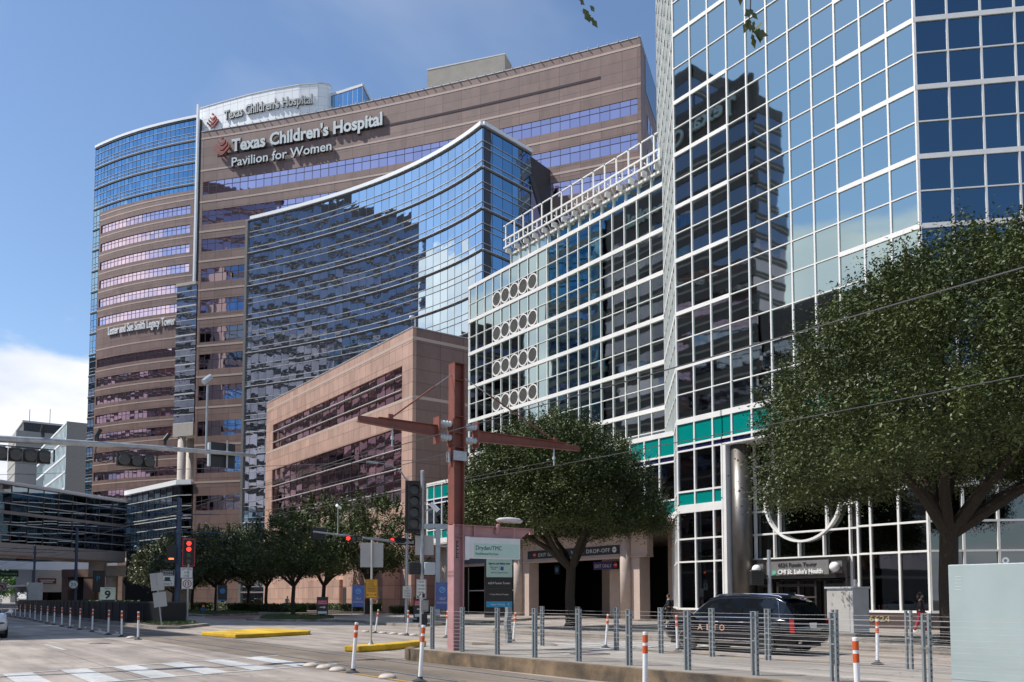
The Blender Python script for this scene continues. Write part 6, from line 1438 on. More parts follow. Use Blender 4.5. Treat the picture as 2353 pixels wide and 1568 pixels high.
def small_cabinets():
    t = root('traffic_controller_cabinet', (30.5, 19.6, .15), 'grey traffic controller cabinet between the black car roof and the glass entrance', 'cabinet')
    b = MB(); b.box(30.0, 31.1, 18.85, 20.0, .15, 2.03); o = part('body', b, mat('controller_grey', (.42, .42, .44), .45), t); md = o.modifiers.new('bevel', 'BEVEL'); md.width = .02; md.segments = 2
    b = MB(); b.box(29.94, 31.16, 18.79, 20.06, 2.03, 2.1); part('lid', b, M['insul'], t); b = MB(); b.box(29.985, 30.0, 19.0, 19.85, .35, 1.9); part('door', b, M['signback'], t)
    b = MB(); b.box(29.85, 31.3, 18.7, 20.15, .1, .3); part('plinth', b, M['kerb'], t)
    t = root('roadside_cabinet', (14.2, 121, .15), 'pale roadside cabinet left of the far navy pole', 'cabinet'); b = MB(); b.box(13.4, 15.0, 120.5, 121.8, .15, 3.6); part('body', b, M['insul'], t); b = MB(); b.box(13.35, 13.4, 120.6, 121.6, .5, 3.4); part('door', b, M['signback'], t)
    x, y = 32.0, 20.0; t = root('button_pole', (x, y, .15), 'short grey post with meter box and cable in front of the entrance pillar', 'signal pole'); pole(t, x, y, .15, 2.42, .07); F = Fr((x, y, 0), VN)
    b = MB(); b.fb(F, -.42, -.1, 1.35, 1.95, -.05, .12); o = part('meter_box', b, M['insul'], t); b = MB(); b.disc(F, -.3, 1.7, .12, .16, .08, 14); part('gauge', b, M['alu'], o); b = MB(); b.fb(F, -.36, -.2, .95, 1.2, -.05, .06); part('lower_box', b, M['galv'], t); b = MB(); b.tube([F.at(-.28, .95, 0), F.at(-.33, .5, 0), F.at(-.2, .2, 0)], .02, 5); part('cable', b, M['black'], t)
    x, y = 27.0, 20.45; t = root('walk_signal_pole', (x, y, .15), 'grey pole with black pedestrian signal behind the black car roof', 'signal pole'); pole(t, x, y, .15, 3.5, .07); F = Fr((x, y, 0), VN)
    b = MB(); b.fb(F, -.82, -.25, 2.15, 2.72, -.12, .1); o = part('walk_signal', b, M['black'], t); b = MB()
    for k in range(9): b.fb(F, -.8, -.3, 2.18+k*.06, 2.2+k*.06, .1, .13)
    part('louvre', b, M['mull_dark'], o); b = MB(); b.tube([F.at(-.3, 2.5, 0), F.at(0, 2.5, 0)], .03, 6); part('bracket', b, M['black'], t); md = o.modifiers.new('bevel', 'BEVEL'); md.width = .04
small_cabinets()
def hydrant():
    x, y = 25.5, 88.6; t = root('fire_hydrant', (x, y, .15), 'blue fire hydrant with orange top in the pale kerbed bed', 'hydrant')
    b = MB(); b.lathe((x, y, .15), [(.2, 0), (.2, .06), (.13, .08), (.13, .55), (.17, .58), (.17, .62)], 14); b.tube([(x-.24, y, .6), (x+.24, y, .6)], .07, 8); b.tube([(x, y-.22, .55), (x, y, .55)], .09, 8); part('barrel', b, mat('hydrant_blue', (.03, .12, .35), .4), t)
    b = MB(); b.lathe((x, y, .77), [(.17, 0), (.13, .12), (.05, .17), (.04, .24)], 14); part('bonnet', b, mat('hydrant_orange', (.7, .25, .03), .4), t)
hydrant()
def left_signs():
    F = Fr((23.7, 127, 0), (-.2, -1)); t = root('entrance_sign', (23.7, 127, .15), 'pale green entrance sign with a large number 9 behind the black railing', 'sign')
    b = MB(); b.fb(F, -.95, .95, .3, 1.45, -.3, 0); part('dark_panel', b, mat('sign_slate', (.03, .05, .06), .5), t); b = MB(); b.fb(F, -.95, .95, 1.45, 3.15, -.3, .02); o = part('green_panel', b, mat('sign_mint', (.55, .72, .62), .45), t); G = Fr(F.at(0, 0, .02), (F.n.x, F.n.y)); text(o, '9', G, -.42, 1.62, 1.55, M['signblack'], ext=.01, offset=.05); text(o, 'Entrance', G, -.4, 2.9, .22, M['signblack'], .8, ext=.01)
    b = MB(); b.fb(Fr(F.at(0, 0, 0), (F.n.x, F.n.y)), -.95, -.75, .3, 1.45, 0, .02); part('blue_strip', b, M['cyan'], t); li = MB()
    for k in range(3): li.fb(F, -.6, .6-.1*k, .5+.3*k, .6+.3*k, 0, .01)
    part('lettering', li, M['signwhite'], t)
    for (x, y, w, txt, lab) in ((13.1, 206, 4.6, 'Fannin', 'green overhead street sign reading Fannin with a down arrow'), (18.7, 206, 4.6, 'Holcombe', 'green overhead street sign reading Holcombe with a slanted arrow')):
        F = Fr((x, y, 0), (0, -1)); t = root('street_sign', (x, y, 6.8), lab, 'sign', 'green overhead street signs'); o, G = plate(t, F, 0, 6.85, w, 1.35, 'signgreen', border='signwhite'); text(o, txt, G, -.9, -.3, .8, M['signwhite'], 2.9, ext=.01)
        b = MB()
        if txt == 'Fannin': b.fb(G, -1.85, -1.7, -.2, .5, 0, .01); b.q([G.at(-2.05, -.15, .008), G.at(-1.5, -.15, .008), G.at(-1.77, -.5, .008)])
        else: b.tube([G.at(-2.0, -.4, .01), G.at(-1.4, .35, .01)], .07, 4)
        part('arrow', b, M['signwhite'], o)
    t = root('sign_gantry', (16.2, 206.4, .1), 'far sign mast with signal heads holding the two green street signs', 'signal mast'); b = MB(); b.tube([(16.2, 206.4, 0), (16.2, 206.4, 9.8)], .16, 8); part('pole', b, M['galv'], t); b = MB(); b.tube([(4, 206.4, 7.9), (20.8, 206.4, 7.9)], .09, 6); part('mast_arm', b, M['galv'], t)
    for z in (4.6, .0): head(t, Fr((16.1, 206.1, 0), (0, -1)), 0, z if z else 1.6, 2, s=.6)
    b = MB(); F = Fr((15.7, 206, 0), (0, -1)); P = [F.at(a, 2.9+b_, .02) for a, b_ in ((0, -1), (1, 0), (0, 1), (-1, 0))]; b.q(P); part('amber_diamond', b, M['signyellow'], t)
    F = Fr((18.2, 208, 0), (0, -1)); t = root('no_left_turn_sign', (18.2, 208, .1), 'round no left turn sign right of the far amber diamond', 'sign'); o, G = plate(t, F, 0, 4.1, 1.8, 1.8, 'signwhite'); b = MB(); b.disc(G, 0, 0, 0, .02, .82, 24, .66); b.tube([G.at(-.5, .5, .01), G.at(.5, -.5, .01)], .08, 4); part('red_ring', b, M['signred'], o); b = MB(); b.tube([G.at(.25, -.4, .005), G.at(.25, .15, .005), G.at(-.35, .15, .005)], .09, 4); part('arrow', b, M['signblack'], o); pole(t, 18.2, 208, .1, 4, .07)
    F = Fr((26.6, 150, 0), (-.3, -1)); t = root('parking_pylon', (26.6, 150, .15), 'tall black parking sign with blue P left of the number 9 sign', 'sign'); b = MB(); b.fb(F, -.9, .9, 2.6, 6.1, -.1, .1); o = part('panel', b, M['signblack'], t); G = Fr(F.at(0, 0, .1), (F.n.x, F.n.y)); text(o, 'P', G, -.4, 4.4, 1.2, M['cyan'], ext=.01); pole(t, 26.6, 150, .15, 2.6, .06)
    F = Fr((29.2, 98.5, 0), (-.35, -.95)); t = root('wayfinding_post', (29.4, 95, .15), 'narrow black wayfinding sign with a blue roundel by the grey green trees', 'sign'); F = Fr((29.4, 95, 0), (-.35, -.95)); b = MB(); b.fb(F, -.48, .48, 1.35, 3.1, -.05, .05); o = part('panel', b, M['signblack'], t); G = Fr(F.at(0, 0, .05), (F.n.x, F.n.y)); b = MB(); b.disc(G, 0, 2.45, 0, .01, .3, 20); part('roundel', b, mat('icon_blue', (.08, .3, .6), .5), o); b = MB(); b.fb(G, -.48, .48, 1.35, 1.5, 0, .008); part('blue_strip', b, M['cyan'], o); b = MB(); b.tube([F.at(-.55, .1, 0), F.at(-.55, 3.1, 0)], .05, 6); part('post', b, M['galv'], t)
left_signs()
# ============ overhead wires
def wire(name, P, r, label, sag=0):
    b = MB(); Q = []
    for i in range(len(P)-1):
        a, e = Vector(P[i]), Vector(P[i+1]); n = 10
        for k in range(n): f = k/n; Q.append(a.lerp(e, f)+Vector((0, 0, -sag*4*f*(1-f))))
    Q.append(Vector(P[-1])); b.tube(Q, r, 5, False); solo(name, b, M['wire'], label, 'overhead wire', 'overhead tram wires', loc=P[0])
wire('contact_wire', [(9.75, -6, 5.2), (9.75, 18.8, 5.35), (9.75, 58, 5.5), (9.75, 95, 5.6), (9.75, 200, 5.6)], .011, 'thick near overhead wire crossing the big tree and the red column', .04)
wire('messenger_wire', [(9.75, 18.8, 5.46), (9.75, 58, 6.8), (9.75, 95, 6.9), (9.75, 200, 7)], .009, 'thin upper wire above the left track beyond the red column', .5)
wire('contact_wire', [(15.6, -6, 5.5), (15.2, 18.8, 5.45), (12.6, 58, 5.6), (12.2, 95, 5.7), (12.2, 200, 5.7)], .011, 'overhead wire of the right track passing in front of the dome oak', .04)
wire('messenger_wire', [(15.2, 18.8, 5.6), (12.6, 58, 6.9), (12.2, 95, 7.0), (12.2, 200, 7)], .009, 'thin upper wire of the right track beyond the red column', .5)
wire('guy_wire', [(11.65, 18.8, 5.46), (15.0, 58, 7.0)], .010, 'pale stay wire from the column clamp to the nearest navy pole', .1)
wire('guy_wire', [(11.65, 18.8, 5.3), (-4, 46, 6.6)], .008, 'lower thin stay wire running from the column clamp out to the left', .1)
wire('guy_wire', [(15.0, 58, 6.0), (-5, 62, 6.8)], .012, 'span wire from the nearest navy pole across the left lanes', .2)
wire('guy_wire', [(14.4, 93, 6.3), (-6, 97, 7.5)], .014, 'span wire from the middle navy pole across the left lanes', .2)
# ============ overhanging sprigs at the top of the frame
def sprig(loc, n, s, lab):
    t = root('hanging_twig', loc, lab, 'twig', 'oak twigs hanging in from above'); b = MB(); L0 = Vector(loc); rnd = random.Random(int(loc[0]*100))
    b.tube([L0+Vector((.05, 0, .9)), L0+Vector((.02, 0, .3)), L0, L0+Vector((-.02, .01, -.1))], [.008, .005, .004, .002], 5); part('stem', b, M['bark'], t)
    Lf = MB()
    for k in range(n):
        p = L0+Vector((rnd.uniform(-.06, .06), rnd.uniform(-.05, .05), rnd.uniform(-.16, .55) if k > 4 else -.05-.03*k)); d = Vector((rnd.uniform(-1, 1), rnd.uniform(-.6, .6), rnd.uniform(-1.2, .1))).normalized(); w = d.cross(Vector((.3, 1, .2))).normalized(); L_ = s*rnd.uniform(.7, 1.3)
        pts = [p, p+d*L_*.25+w*L_*.18, p+d*L_*.4+w*L_*.12, p+d*L_*.6+w*L_*.26, p+d*L_*.78+w*L_*.12, p+d*L_, p+d*L_*.78-w*L_*.12, p+d*L_*.6-w*L_*.26, p+d*L_*.4-w*L_*.12, p+d*L_*.25-w*L_*.18]
        Lf.q([q+Vector((0, 0, .004*math.sin(i))) for i, q in enumerate(pts)])
    part('leaves', Lf, mat('near_oak_leaf', (.07, .085, .012), .5, var=.3, vscale=20), t)
sprig((4.35, 3.36, 5.44), 16, .095, 'small dark oak leaves at the top edge of the glass tower'); sprig((3.79, 4.35, 5.93), 9, .085, 'tiny dark oak leaves at the top edge above the grey plant house')
# ============ vehicles
def car(name, label, cat, loc, rz, L=5.05, W=1.96, Hh=1.76, paint_='carblack', suv=True):
    """loft of cross-sections along the length; front is +y in the car's own axes"""
    t = root(name, loc, label, cat, None, rz); hw = W/2
    # stations: y, bottom z, shoulder z, half width at sill / shoulder
    S = [(-.5, .42, .78, .80, .86), (-.485, .34, .98, .90, .93), (-.44, .30, 1.06, .97, .97), (-.33, .28, 1.08, 1, .99), (-.1, .27, 1.06, 1, 1), (.12, .27, 1.04, 1, 1), (.25, .27, 1.03, 1, .985), (.36, .28, 1.0, .99, .95), (.44, .30, .95, .95, .90), (.485, .36, .84, .86, .80), (.5, .45, .70, .76, .70)]
    b = MB(); n = 14; rows = []
    for (fy, zb, zs, ws, wh) in S:
        y = fy*L; pr_ = [(0, zb), (ws*.82, zb), (ws*.97, zb+.07), (ws, zb+.22), (ws*1.0, (zb+zs)/2+.05), (wh*1.0, zs-.1), (wh*.965, zs-.015), (wh*.86, zs+.02), (0, zs+.045)]
        rows.append([(x*hw, y, z) for x, z in pr_]+[(-x*hw, y, z) for x, z in pr_[-2:0:-1]])
    m = len(rows[0])
    for r in rows: b.v += r
    for i in range(len(rows)-1):
        for j in range(m): a = i*m+j; c = i*m+(j+1) % m; b.f.append((a, c, c+m, a+m)); b.uv += [(0, 0)]*4
    b.f.append(tuple(range(m))[::-1]); b.uv += [(0, 0)]*m; b.f.append(tuple(range((len(rows)-1)*m, len(rows)*m))); b.uv += [(0, 0)]*m
    body = part('body', b, M[paint_], t, smooth=True, local=True)
    # greenhouse: dark glass with painted roof
    G = [(-.487, 1.02, 1.04, .80, .78), (-.42, 1.04, 1.52, .90, .74), (-.35, 1.05, Hh-.07, .93, .72), (-.15, 1.05, Hh-.02, .95, .73), (.05, 1.04, Hh-.03, .95, .72), (.14, 1.03, Hh-.12, .94, .70), (.22, 1.02, 1.36, .92, .74), (.285, 1.0, 1.03, .88, .84)]
    if not suv: G = [(-.40, .98, 1.0, .80, .78), (-.30, .98, 1.30, .9, .7), (-.18, .98, Hh-.03, .93, .68), (.0, .98, Hh, .94, .69), (.1, .98, Hh-.05, .93, .68), (.2, .98, 1.2, .92, .74), (.27, .96, .99, .88, .84)]
    g = MB(); rows = []
    for (fy, zb, zt, wb, wt) in G:
        y = fy*L; rows.append([(0, y, zb), (wb*hw, y, zb), ((wb*.6+wt*.4)*hw, y, zb+(zt-zb)*.45), (wt*hw, y, zt-.03 if zt > zb+.1 else zt), (wt*hw*.85, y, zt), (0, y, zt+.012), (-wt*hw*.85, y, zt), (-wt*hw, y, zt-.03 if zt > zb+.1 else zt), (-(wb*.6+wt*.4)*hw, y, zb+(zt-zb)*.45), (-wb*hw, y, zb)])
    m = 10
    for r in rows: g.v += r
    for i in range(len(rows)-1):
        for j in range(m): a = i*m+j; c = i*m+(j+1) % m; g.f.append((a, c, c+m, a+m)); g.uv += [(0, 0)]*4
    g.f.append(tuple(range(m))[::-1]); g.uv += [(0, 0)]*m; g.f.append(tuple(range((len(rows)-1)*m, len(rows)*m))); g.uv += [(0, 0)]*m
    part('windows', g, M['carglass'], t, local=True)
    rf = MB(); R_ = [r for r in G if r[2] > 1.45]; rr = []
    for (fy, zb, zt, wb, wt) in R_: y = fy*L; rr.append([(wt*hw*1.01, y, zt-.055), (wt*hw*1.0, y, zt-.01), (wt*hw*.84, y, zt+.018), (0, y, zt+.03), (-wt*hw*.84, y, zt+.018), (-wt*hw, y, zt-.01), (-wt*hw*1.01, y, zt-.055)])
    for r in rr: rf.v += r
    for i in range(len(rr)-1):
        for j in range(6): a = i*7+j; rf.f.append((a, a+1, a+8, a+7)); rf.uv += [(0, 0)]*4
    part('roof', rf, M[paint_], t, smooth=True, local=True)
    def side_pt(fy, up, s, o=.01):   # point on the greenhouse side
        for i in range(len(G)-1):
            if G[i][0] <= fy <= G[i+1][0]:
                f = (fy-G[i][0])/(G[i+1][0]-G[i][0]); q = [G[i][k]+(G[i+1][k]-G[i][k])*f for k in range(5)]
                zb, zt, wb, wt = q[1:]; z = zb+(zt-.03-zb)*up
                x = wb+(wb*.6+wt*.4-wb)*up/.45 if up < .45 else (wb*.6+wt*.4)+(wt-(wb*.6+wt*.4))*(up-.45)/.55
                return (s*(x*hw+o), fy*L, z)
    for s in (-1, 1):
        fr = .278 if suv else .26; bk = -.37 if suv else -.36
        P = [side_pt(f, .93, s) for f in np.linspace(bk, fr-.01, 14)]; Q = [side_pt(f, .04, s) for f in np.linspace(fr-.01, bk-.03, 10)]
        c = MB(); c.tube(P+Q+[P[0]], .012, 5, False); part('chrome_trim', c, M['chrome'], t, local=True)
        for fy in (.06, -.13, -.24) if suv else (.04, -.14):
            c = MB(); a = Vector(side_pt(fy, .05, s, .004)); e = Vector(side_pt(fy-.02, .93, s, .004)); w = Vector((0, .035, 0)); c.q([a-w, a+w, e+w, e-w]); part('pillar', c, M[paint_], t, local=True)
        if suv:
            c = MB(); P = [Vector(side_pt(f, 1.0, s))+Vector((-s*.1, 0, .075)) for f in np.linspace(-.36, .07, 8)]; P = [P[0]+Vector((0, -.1, -.05))]+P+[P[-1]+Vector((0, .1, -.05))]; c.tube(P, .02, 6); part('roof_rail', c, M['chrome'], t, local=True)
        for fy in (.03, -.16):
            c = MB(); c.tube([(s*hw*1.0, fy*L, .93), (s*hw*1.02, fy*L+.09, .94), (s*hw*1.0, fy*L+.2, .93)], .014, 6); part('door_handle', c, M['chrome'], t, local=True)
        for fy in (.19, .005, -.2):
            c = MB(); c.box(s*hw*1.002-.002, s*hw*1.002+.002, fy*L-.004, fy*L+.004, .42, 1.0); part('door_seam', c, M['black'], t, local=True)
        c = MB(); c.box(min(s*hw*.99, s*hw*1.015), max(s*hw*.99, s*hw*1.015), -.24*L, .24*L, .36, .39); part('sill_trim', c, M['chrome'], t, local=True)
        c = MB(); c.tube([(s*hw*.93, .225*L, 1.03), (s*(hw+.1), .22*L, 1.07)], .03, 6); c.lathe((s*(hw+.14), .222*L, 1.0), [(.05, 0), (.1, .05), (.1, .12), (.05, .18)], 10); part('mirror', c, M[paint_], t, local=True)
        c = MB(); c.box(min(s*hw*.55, s*hw*.80), max(s*hw*.55, s*hw*.80), .484*L, .492*L, .62, .74); part('headlight', c, mat('headlight_glass', (.8, .8, .78), .1), t, local=True)
        # tail lamp: upright bar wrapped round the corner
        c = MB(); c.hexa([(s*hw*.915, -.492*L, .66), (s*hw*.955, -.475*L, .66), (s*hw*.955, -.47*L, 1.06), (s*hw*.915, -.487*L, 1.06), (s*hw*.885, -.497*L, .66), (s*hw*.93, -.482*L, .66), (s*hw*.93, -.477*L, 1.06), (s*hw*.885, -.492*L, 1.06)][:4]+[(s*hw*.90, -.497*L, .66), (s*hw*.955, -.478*L, .66), (s*hw*.955, -.472*L, 1.06), (s*hw*.90, -.492*L, 1.06)]); part('tail_light', c, M['tail'], t, local=True)
        for fy in (.295, -.285):
            y = fy*L; F = Fr((s*(hw-.13), y, 0), (s, 0)); r = .375 if suv else .33
            c = MB(); c.disc(F, 0, r+.02, -.05, .128, r+.055, 28); part('wheel_arch', c, M['tyre'], t, local=True)
            wt_ = root('wheel', (0, 0, 0), None, None); wt_.parent = t; del_ = [k for k in wt_.keys()]
            c = MB(); prof = [(-.1, r*.66), (-.11, r*.9), (-.08, r), (.1, r), (.135, r*.93), (.125, r*.68)]
            W_ = [2*math.pi*i/28 for i in range(29)]
            for i in range(28):
                for k in range(len(prof)-1):
                    q = [F.at(math.cos(w)*rad, r+math.sin(w)*rad, cc) for (cc, rad), w in ((prof[k], W_[i]), (prof[k], W_[i+1]), (prof[k+1], W_[i+1]), (prof[k+1], W_[i]))]; c.q(q)
            part('tyre', c, M['tyre'], wt_, local=True)
            c = MB(); c.disc(F, 0, r, .02, .03, r*.69, 28); part('brake_disc', c, M['mull_dark'], wt_, local=True)
            c = MB(); c.disc(F, 0, r, .10, .13, r*.71, 28, r*.63); c.disc(F, 0, r, .08, .12, r*.16, 12)
            for k in range(10):
                w = 2*math.pi*k/10; d = .035; c.q([F.at(math.cos(w)*r*.14-math.sin(w)*d, r+math.sin(w)*r*.14+math.cos(w)*d, .12), F.at(math.cos(w)*r*.14+math.sin(w)*d, r+math.sin(w)*r*.14-math.cos(w)*d, .12), F.at(math.cos(w)*r*.66+math.sin(w)*d*.7, r+math.sin(w)*r*.66-math.cos(w)*d*.7, .115), F.at(math.cos(w)*r*.66-math.sin(w)*d*.7, r+math.sin(w)*r*.66+math.cos(w)*d*.7, .115)])
            part('rim', c, mat('alloy_rim', (.55, .56, .58), .2, metal=.9), wt_, local=True)
    F = Fr((0, -.497*L, 0), (0, -1)); c = MB(); c.fb(F, -.16, .16, .78, .94, 0, .02); o = part('number_plate', c, M['signwhite'], t, local=True)
    c = MB(); c.fb(F, -.7, .7, .44, .5, -.02, .03); part('bumper_trim', c, M['black'], t, local=True)
    if suv:
        for s in (-1, 1): c = MB(); c.tube([(s*.62, -.50*L, .40), (s*.62, -.47*L, .40)], .06, 6); part('exhaust', c, M['chrome'], t, local=True)
        c = MB(); c.box(-.62, .62, -.42*L-.12, -.38*L, Hh-.1, Hh-.05); part('rear_spoiler', c, M[paint_], t, local=True); c = MB(); c.box(-.3, .3, -.42*L-.13, -.42*L-.12, Hh-.09, Hh-.07); part('brake_lamp', c, M['tail'], t, local=True)
        c = MB(); c.box(-.02, .02, -.36*L-.12, -.36*L+.1, Hh-.02, Hh+.06); part('roof_fin', c, M[paint_], t, local=True)
    under = MB(); under.box(-hw*.85, hw*.85, -.44*L, .44*L, .2, .5); part('underbody', under, M['black'], t, local=True)
    return t
suv = car('black_suv', 'glossy black seven-seat SUV with chrome window trim driving left behind the fence', 'car', (21.55, 17.38, 0), R(1))
# copper lettering on the SUV's near side: sits on the body flank
def suv_letters():
    me_o = []
    F = Fr((21.55-.985, 17.38, 0), (-1, 0))
    for ch, a in (('A', -.95), ('L', -.62), ('T', -.36), ('O', -.10)):
        o = text(suv, ch, F, a, .66, .27, mat('copper_letter', (.55, .30, .20), .4), .2, ext=.002, c=.006)
suv_letters()
car('white_sedan', 'front of a white saloon car entering at the left edge of the frame', 'car', (2.95, 42.6, 0), R(180), 4.7, 1.82, 1.45, 'carwhite', False)
car('parked_car', 'distant white parked car above the low wall under the green tree', 'car', (22, 285, 1.6), R(90), 4.7, 1.82, 1.45, 'carwhite', False)
# ============ people
def skin(name, nodes, edges, m, parent, sub=2, ro=0):
    me = bpy.data.meshes.new(name); me.from_pydata([n[0] for n in nodes], edges, []); o = bpy.data.objects.new(name, me); COL.objects.link(o)
    sk = o.modifiers.new('s', 'SKIN'); sk.use_smooth_shade = True; lay = me.skin_vertices[0].data
    for i, n in enumerate(nodes):
        r = n[1]; lay[i].radius = (r, r) if isinstance(r, (int, float)) else r
    lay[ro].use_root = True; ss = o.modifiers.new('u', 'SUBSURF'); ss.levels = sub; ss.render_levels = sub
    dg = bpy.context.evaluated_depsgraph_get(); nm = bpy.data.meshes.new_from_object(o.evaluated_get(dg)); nm.materials.clear(); nm.materials.append(m); nm.shade_smooth(); bpy.data.objects.remove(o)
    r = bpy.data.objects.new(name, nm); COL.objects.link(r); r.parent = parent; return r
def chain(nodes, edges, pts, start=None):
    k = start
    for p in pts:
        nodes.append(p); i = len(nodes)-1
        if k is not None: edges.append((k, i))
        k = i
    return k
def person(loc, rz, label, top, legs, hair, skin_c=(.36, .22, .15), step=.28, arm=(.35, -.3), bag=None, mask=None, h=1.0, long_hair=False, inner=None):
    """front is +y in the figure's axes; step is half the stride"""
    t = root('person', loc, label, 'person', None, rz); sm = mat('skin_%.2f' % skin_c[0], skin_c, .55, var=.05)
    def S(p): return (p[0]*h, p[1]*h, p[2]*h)
    def legpts(s, f): return [((s*.09, 0, .88), .105), ((s*.10, f*.45, .50+abs(f)*.02), .062), ((s*.10, f*.9 if f > 0 else f*1.05, .09 if f > 0 else .13), .04)]
    def armpts(s, f): return [((s*.17, 0, 1.38), .055), ((s*.225, f*.12-.02, 1.12), .042), ((s*.22, f*.12+.16*max(f, 0)+.05, .88+abs(f)*.12), .03)]
    def build(nm, mat_, parts, k=1.0, off=0, sub=2):
        N_ = []; E_ = []
        base = chain(N_, E_, [(S((0, 0, .92)), (.135*k+off, .10*k+off))])
        if 'torso' in parts:
            c = chain(N_, E_, [(S((0, 0, 1.10)), (.125*k+off, .09*k+off)), (S((0, 0, 1.28)), (.15*k+off, .10*k+off)), (S((0, -.01, 1.40)), (.13*k+off, .08*k+off))], base)
            for i, s in enumerate((-1, 1)):
                if 'arms' in parts: chain(N_, E_, [(S(p), r*k+off) for p, r in armpts(s, arm[i])], c)
            if 'neck' in parts: chain(N_, E_, [(S((0, 0, 1.48)), .05), (S((0, .015, 1.545)), (.068, .078)), (S((0, .02, 1.62)), (.074, .092)), (S((0, .01, 1.69)), (.055, .07))], c)
        if 'legs' in parts:
            for i, s in enumerate((-1, 1)):
                f = step if i == 0 else -step; L_ = legpts(s, f); e = chain(N_, E_, [(S(p), r*k+off) for p, r in L_], base)
                if 'feet' in parts: p = L_[-1][0]; chain(N_, E_, [(S((p[0], p[1]+.03, p[2]-.045)), .036), (S((p[0], p[1]+.15, p[2]-.05)), .03)], e)
        return skin(nm, N_, E_, mat_, t, sub)
    build('body', sm, ('torso', 'arms', 'neck', 'legs', 'feet'), .9)
    build('jacket', mat('cloth_%.3f_%.3f_%.3f' % top, top, .85, var=.2, vscale=9), ('torso', 'arms'), 1.0, .012)
    build('trousers', mat('cloth_%.3f_%.3f_%.3f' % legs, legs, .85, var=.15, vscale=9), ('legs',), 1.0, .014)
    sh = MB()
    for i, s in enumerate((-1, 1)):
        f = step if i == 0 else -step; p = legpts(s, f)[-1][0]; x, y, z = S(p); sh.lathe((0, 0, 0), [(.045, 0), (.05, .03), (.045, .08), (.03, .1)], 10)
        k = 40; n0 = len(sh.v)-k; sh.v[n0:] = [(x+v[0]*.9, y+.05*h+v[1]*2.6, max(0, z-.085)+v[2]) for v in sh.v[n0:]]
    part('shoes', sh, M['postwhite'] if legs[0] > .1 else M['black'], t, local=True)
    hd = S((0, .02, 1.62)); b = MB(); b.lathe((0, 0, 0), [(math.sin(w)*.1+.001, -math.cos(w)*.115) for w in np.linspace(.9, math.pi, 10)], 16)
    b.v = [(hd[0]+v[0]*.95, hd[1]-.025+v[1]*(1.05 if v[1] < .03 else .75), hd[2]+.035+v[2]) for v in b.v]
    if long_hair: b.tube([(0, hd[1]-.07, hd[2]+.03), (0, hd[1]-.09, hd[2]-.1), (0, hd[1]-.07, hd[2]-.22)], [.085, .08, .05], 10)
    part('hair', b, mat('hair_dark', hair, .7), t, smooth=True, local=True)
    fc = MB()
    for s in (-1, 1): fc.lathe((s*.033, hd[1]+.085, hd[2]+.012), [(.001, -.007), (.012, 0), (.001, .007)], 8)
    part('eyes', fc, M['black'], t, local=True)
    ns = MB(); ns.hexa([(-.012, hd[1]+.09, hd[2]-.03), (.012, hd[1]+.09, hd[2]-.03), (.012, hd[1]+.06, hd[2]-.03), (-.012, hd[1]+.06, hd[2]-.03), (-.005, hd[1]+.09, hd[2]+.01), (.005, hd[1]+.09, hd[2]+.01), (.005, hd[1]+.06, hd[2]+.01), (-.005, hd[1]+.06, hd[2]+.01)]); part('nose', ns, sm, t, local=True)
    if mask:
        k = MB(); k.lathe((0, 0, 0), [(.05, -.05), (.066, -.025), (.066, .01), (.05, .02)], 14); k.v = [(hd[0]+v[0]*1.02, hd[1]+.035+v[1]*1.05, hd[2]-.035+v[2]) for v in k.v if True]; part('face_mask', k, mat('mask_blue', mask, .8), t, local=True)
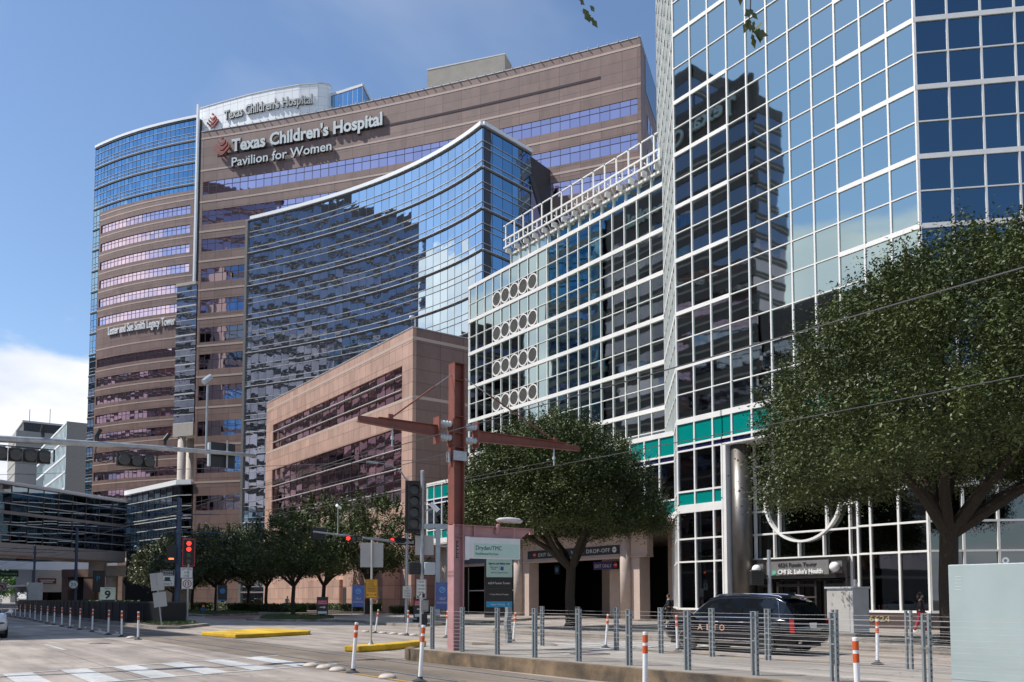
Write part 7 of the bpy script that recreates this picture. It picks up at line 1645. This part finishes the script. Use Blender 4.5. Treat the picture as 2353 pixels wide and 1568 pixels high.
    for i, s in enumerate((-1, 1)):
        w_ = Vector(S(armpts(s, arm[i])[-1][0])); f = arm[i]; d = Vector((0, .25+.3*max(f, 0), -1)).normalized(); N_ = [(w_, .02), (w_+d*.05, (.03, .018)), (w_+d*.09, (.034, .014))]; E_ = [(0, 1), (1, 2)]
        for j, (o_, L_) in enumerate(((-.028, .065), (-.01, .078), (.01, .074), (.027, .058))):
            a = len(N_); kn = w_+d*.095+Vector((0, o_, 0)); N_ += [(kn, .009), (kn+d*L_*.5+Vector((-s*.008, 0, 0)), .0085), (kn+d*L_+Vector((-s*.025, 0, 0)), .007)]; E_ += [(2, a), (a, a+1), (a+1, a+2)]
        a = len(N_); N_ += [(w_+d*.045+Vector((-s*.01, .035, 0)), .011), (w_+d*.085+Vector((-s*.015, .055, 0)), .009)]; E_ += [(1, a), (a, a+1)]
        skin('hand', N_, E_, sm, t, 1)
    if inner: c = MB(); c.hexa([(-.045, .105, .95), (.045, .105, .95), (.045, .13, .95), (-.045, .13, .95), (-.04, .1, 1.42), (.04, .1, 1.42), (.04, .125, 1.42), (-.04, .125, 1.42)]); part('shirt_front', c, mat('inner_shirt', inner, .85), t, local=True)
    if bag: c = MB(); c.box(-.15, .15, -.30, -.12, 1.0, 1.42); o = part('backpack', c, mat('bag_%.2f' % bag[0], bag, .8), t, local=True); md = o.modifiers.new('b', 'BEVEL'); md.width = .05; md.segments = 3
    return t
person((35.4, 19.1, .15), R(215), 'masked person in black jacket and dark pink scrubs walking past the 6624 wall', (.012, .012, .015), (.30, .03, .06), (.03, .015, .012), mask=(.15, .45, .6), arm=(.5, -.2), step=.26, inner=(.35, .04, .08), long_hair=True)
person((37.2, 35.4, .15), R(60), 'hooded person in dark clothes with a backpack at the foot of the glass corner', (.012, .014, .022), (.012, .012, .014), (.012, .012, .016), bag=(.03, .03, .035), step=.3, arm=(.6, .6))
person((39.3, 101.3, .15), R(190), 'person in white top, green scrub trousers and red backpack by the granite wall', (.4, .4, .42), (.0, .15, .10), (.02, .02, .02), bag=(.3, .02, .04), step=.2, arm=(.5, .4))
person((39.6, 188, .15), R(0), 'person in dark clothes walking away under the hospital canopy', (.03, .03, .05), (.03, .04, .1), (.01, .01, .01), step=.2)
person((42.0, 188, .15), R(0), 'person in a turquoise top walking away under the hospital canopy', (.08, .35, .35), (.02, .02, .02), (.01, .01, .01), step=.2)
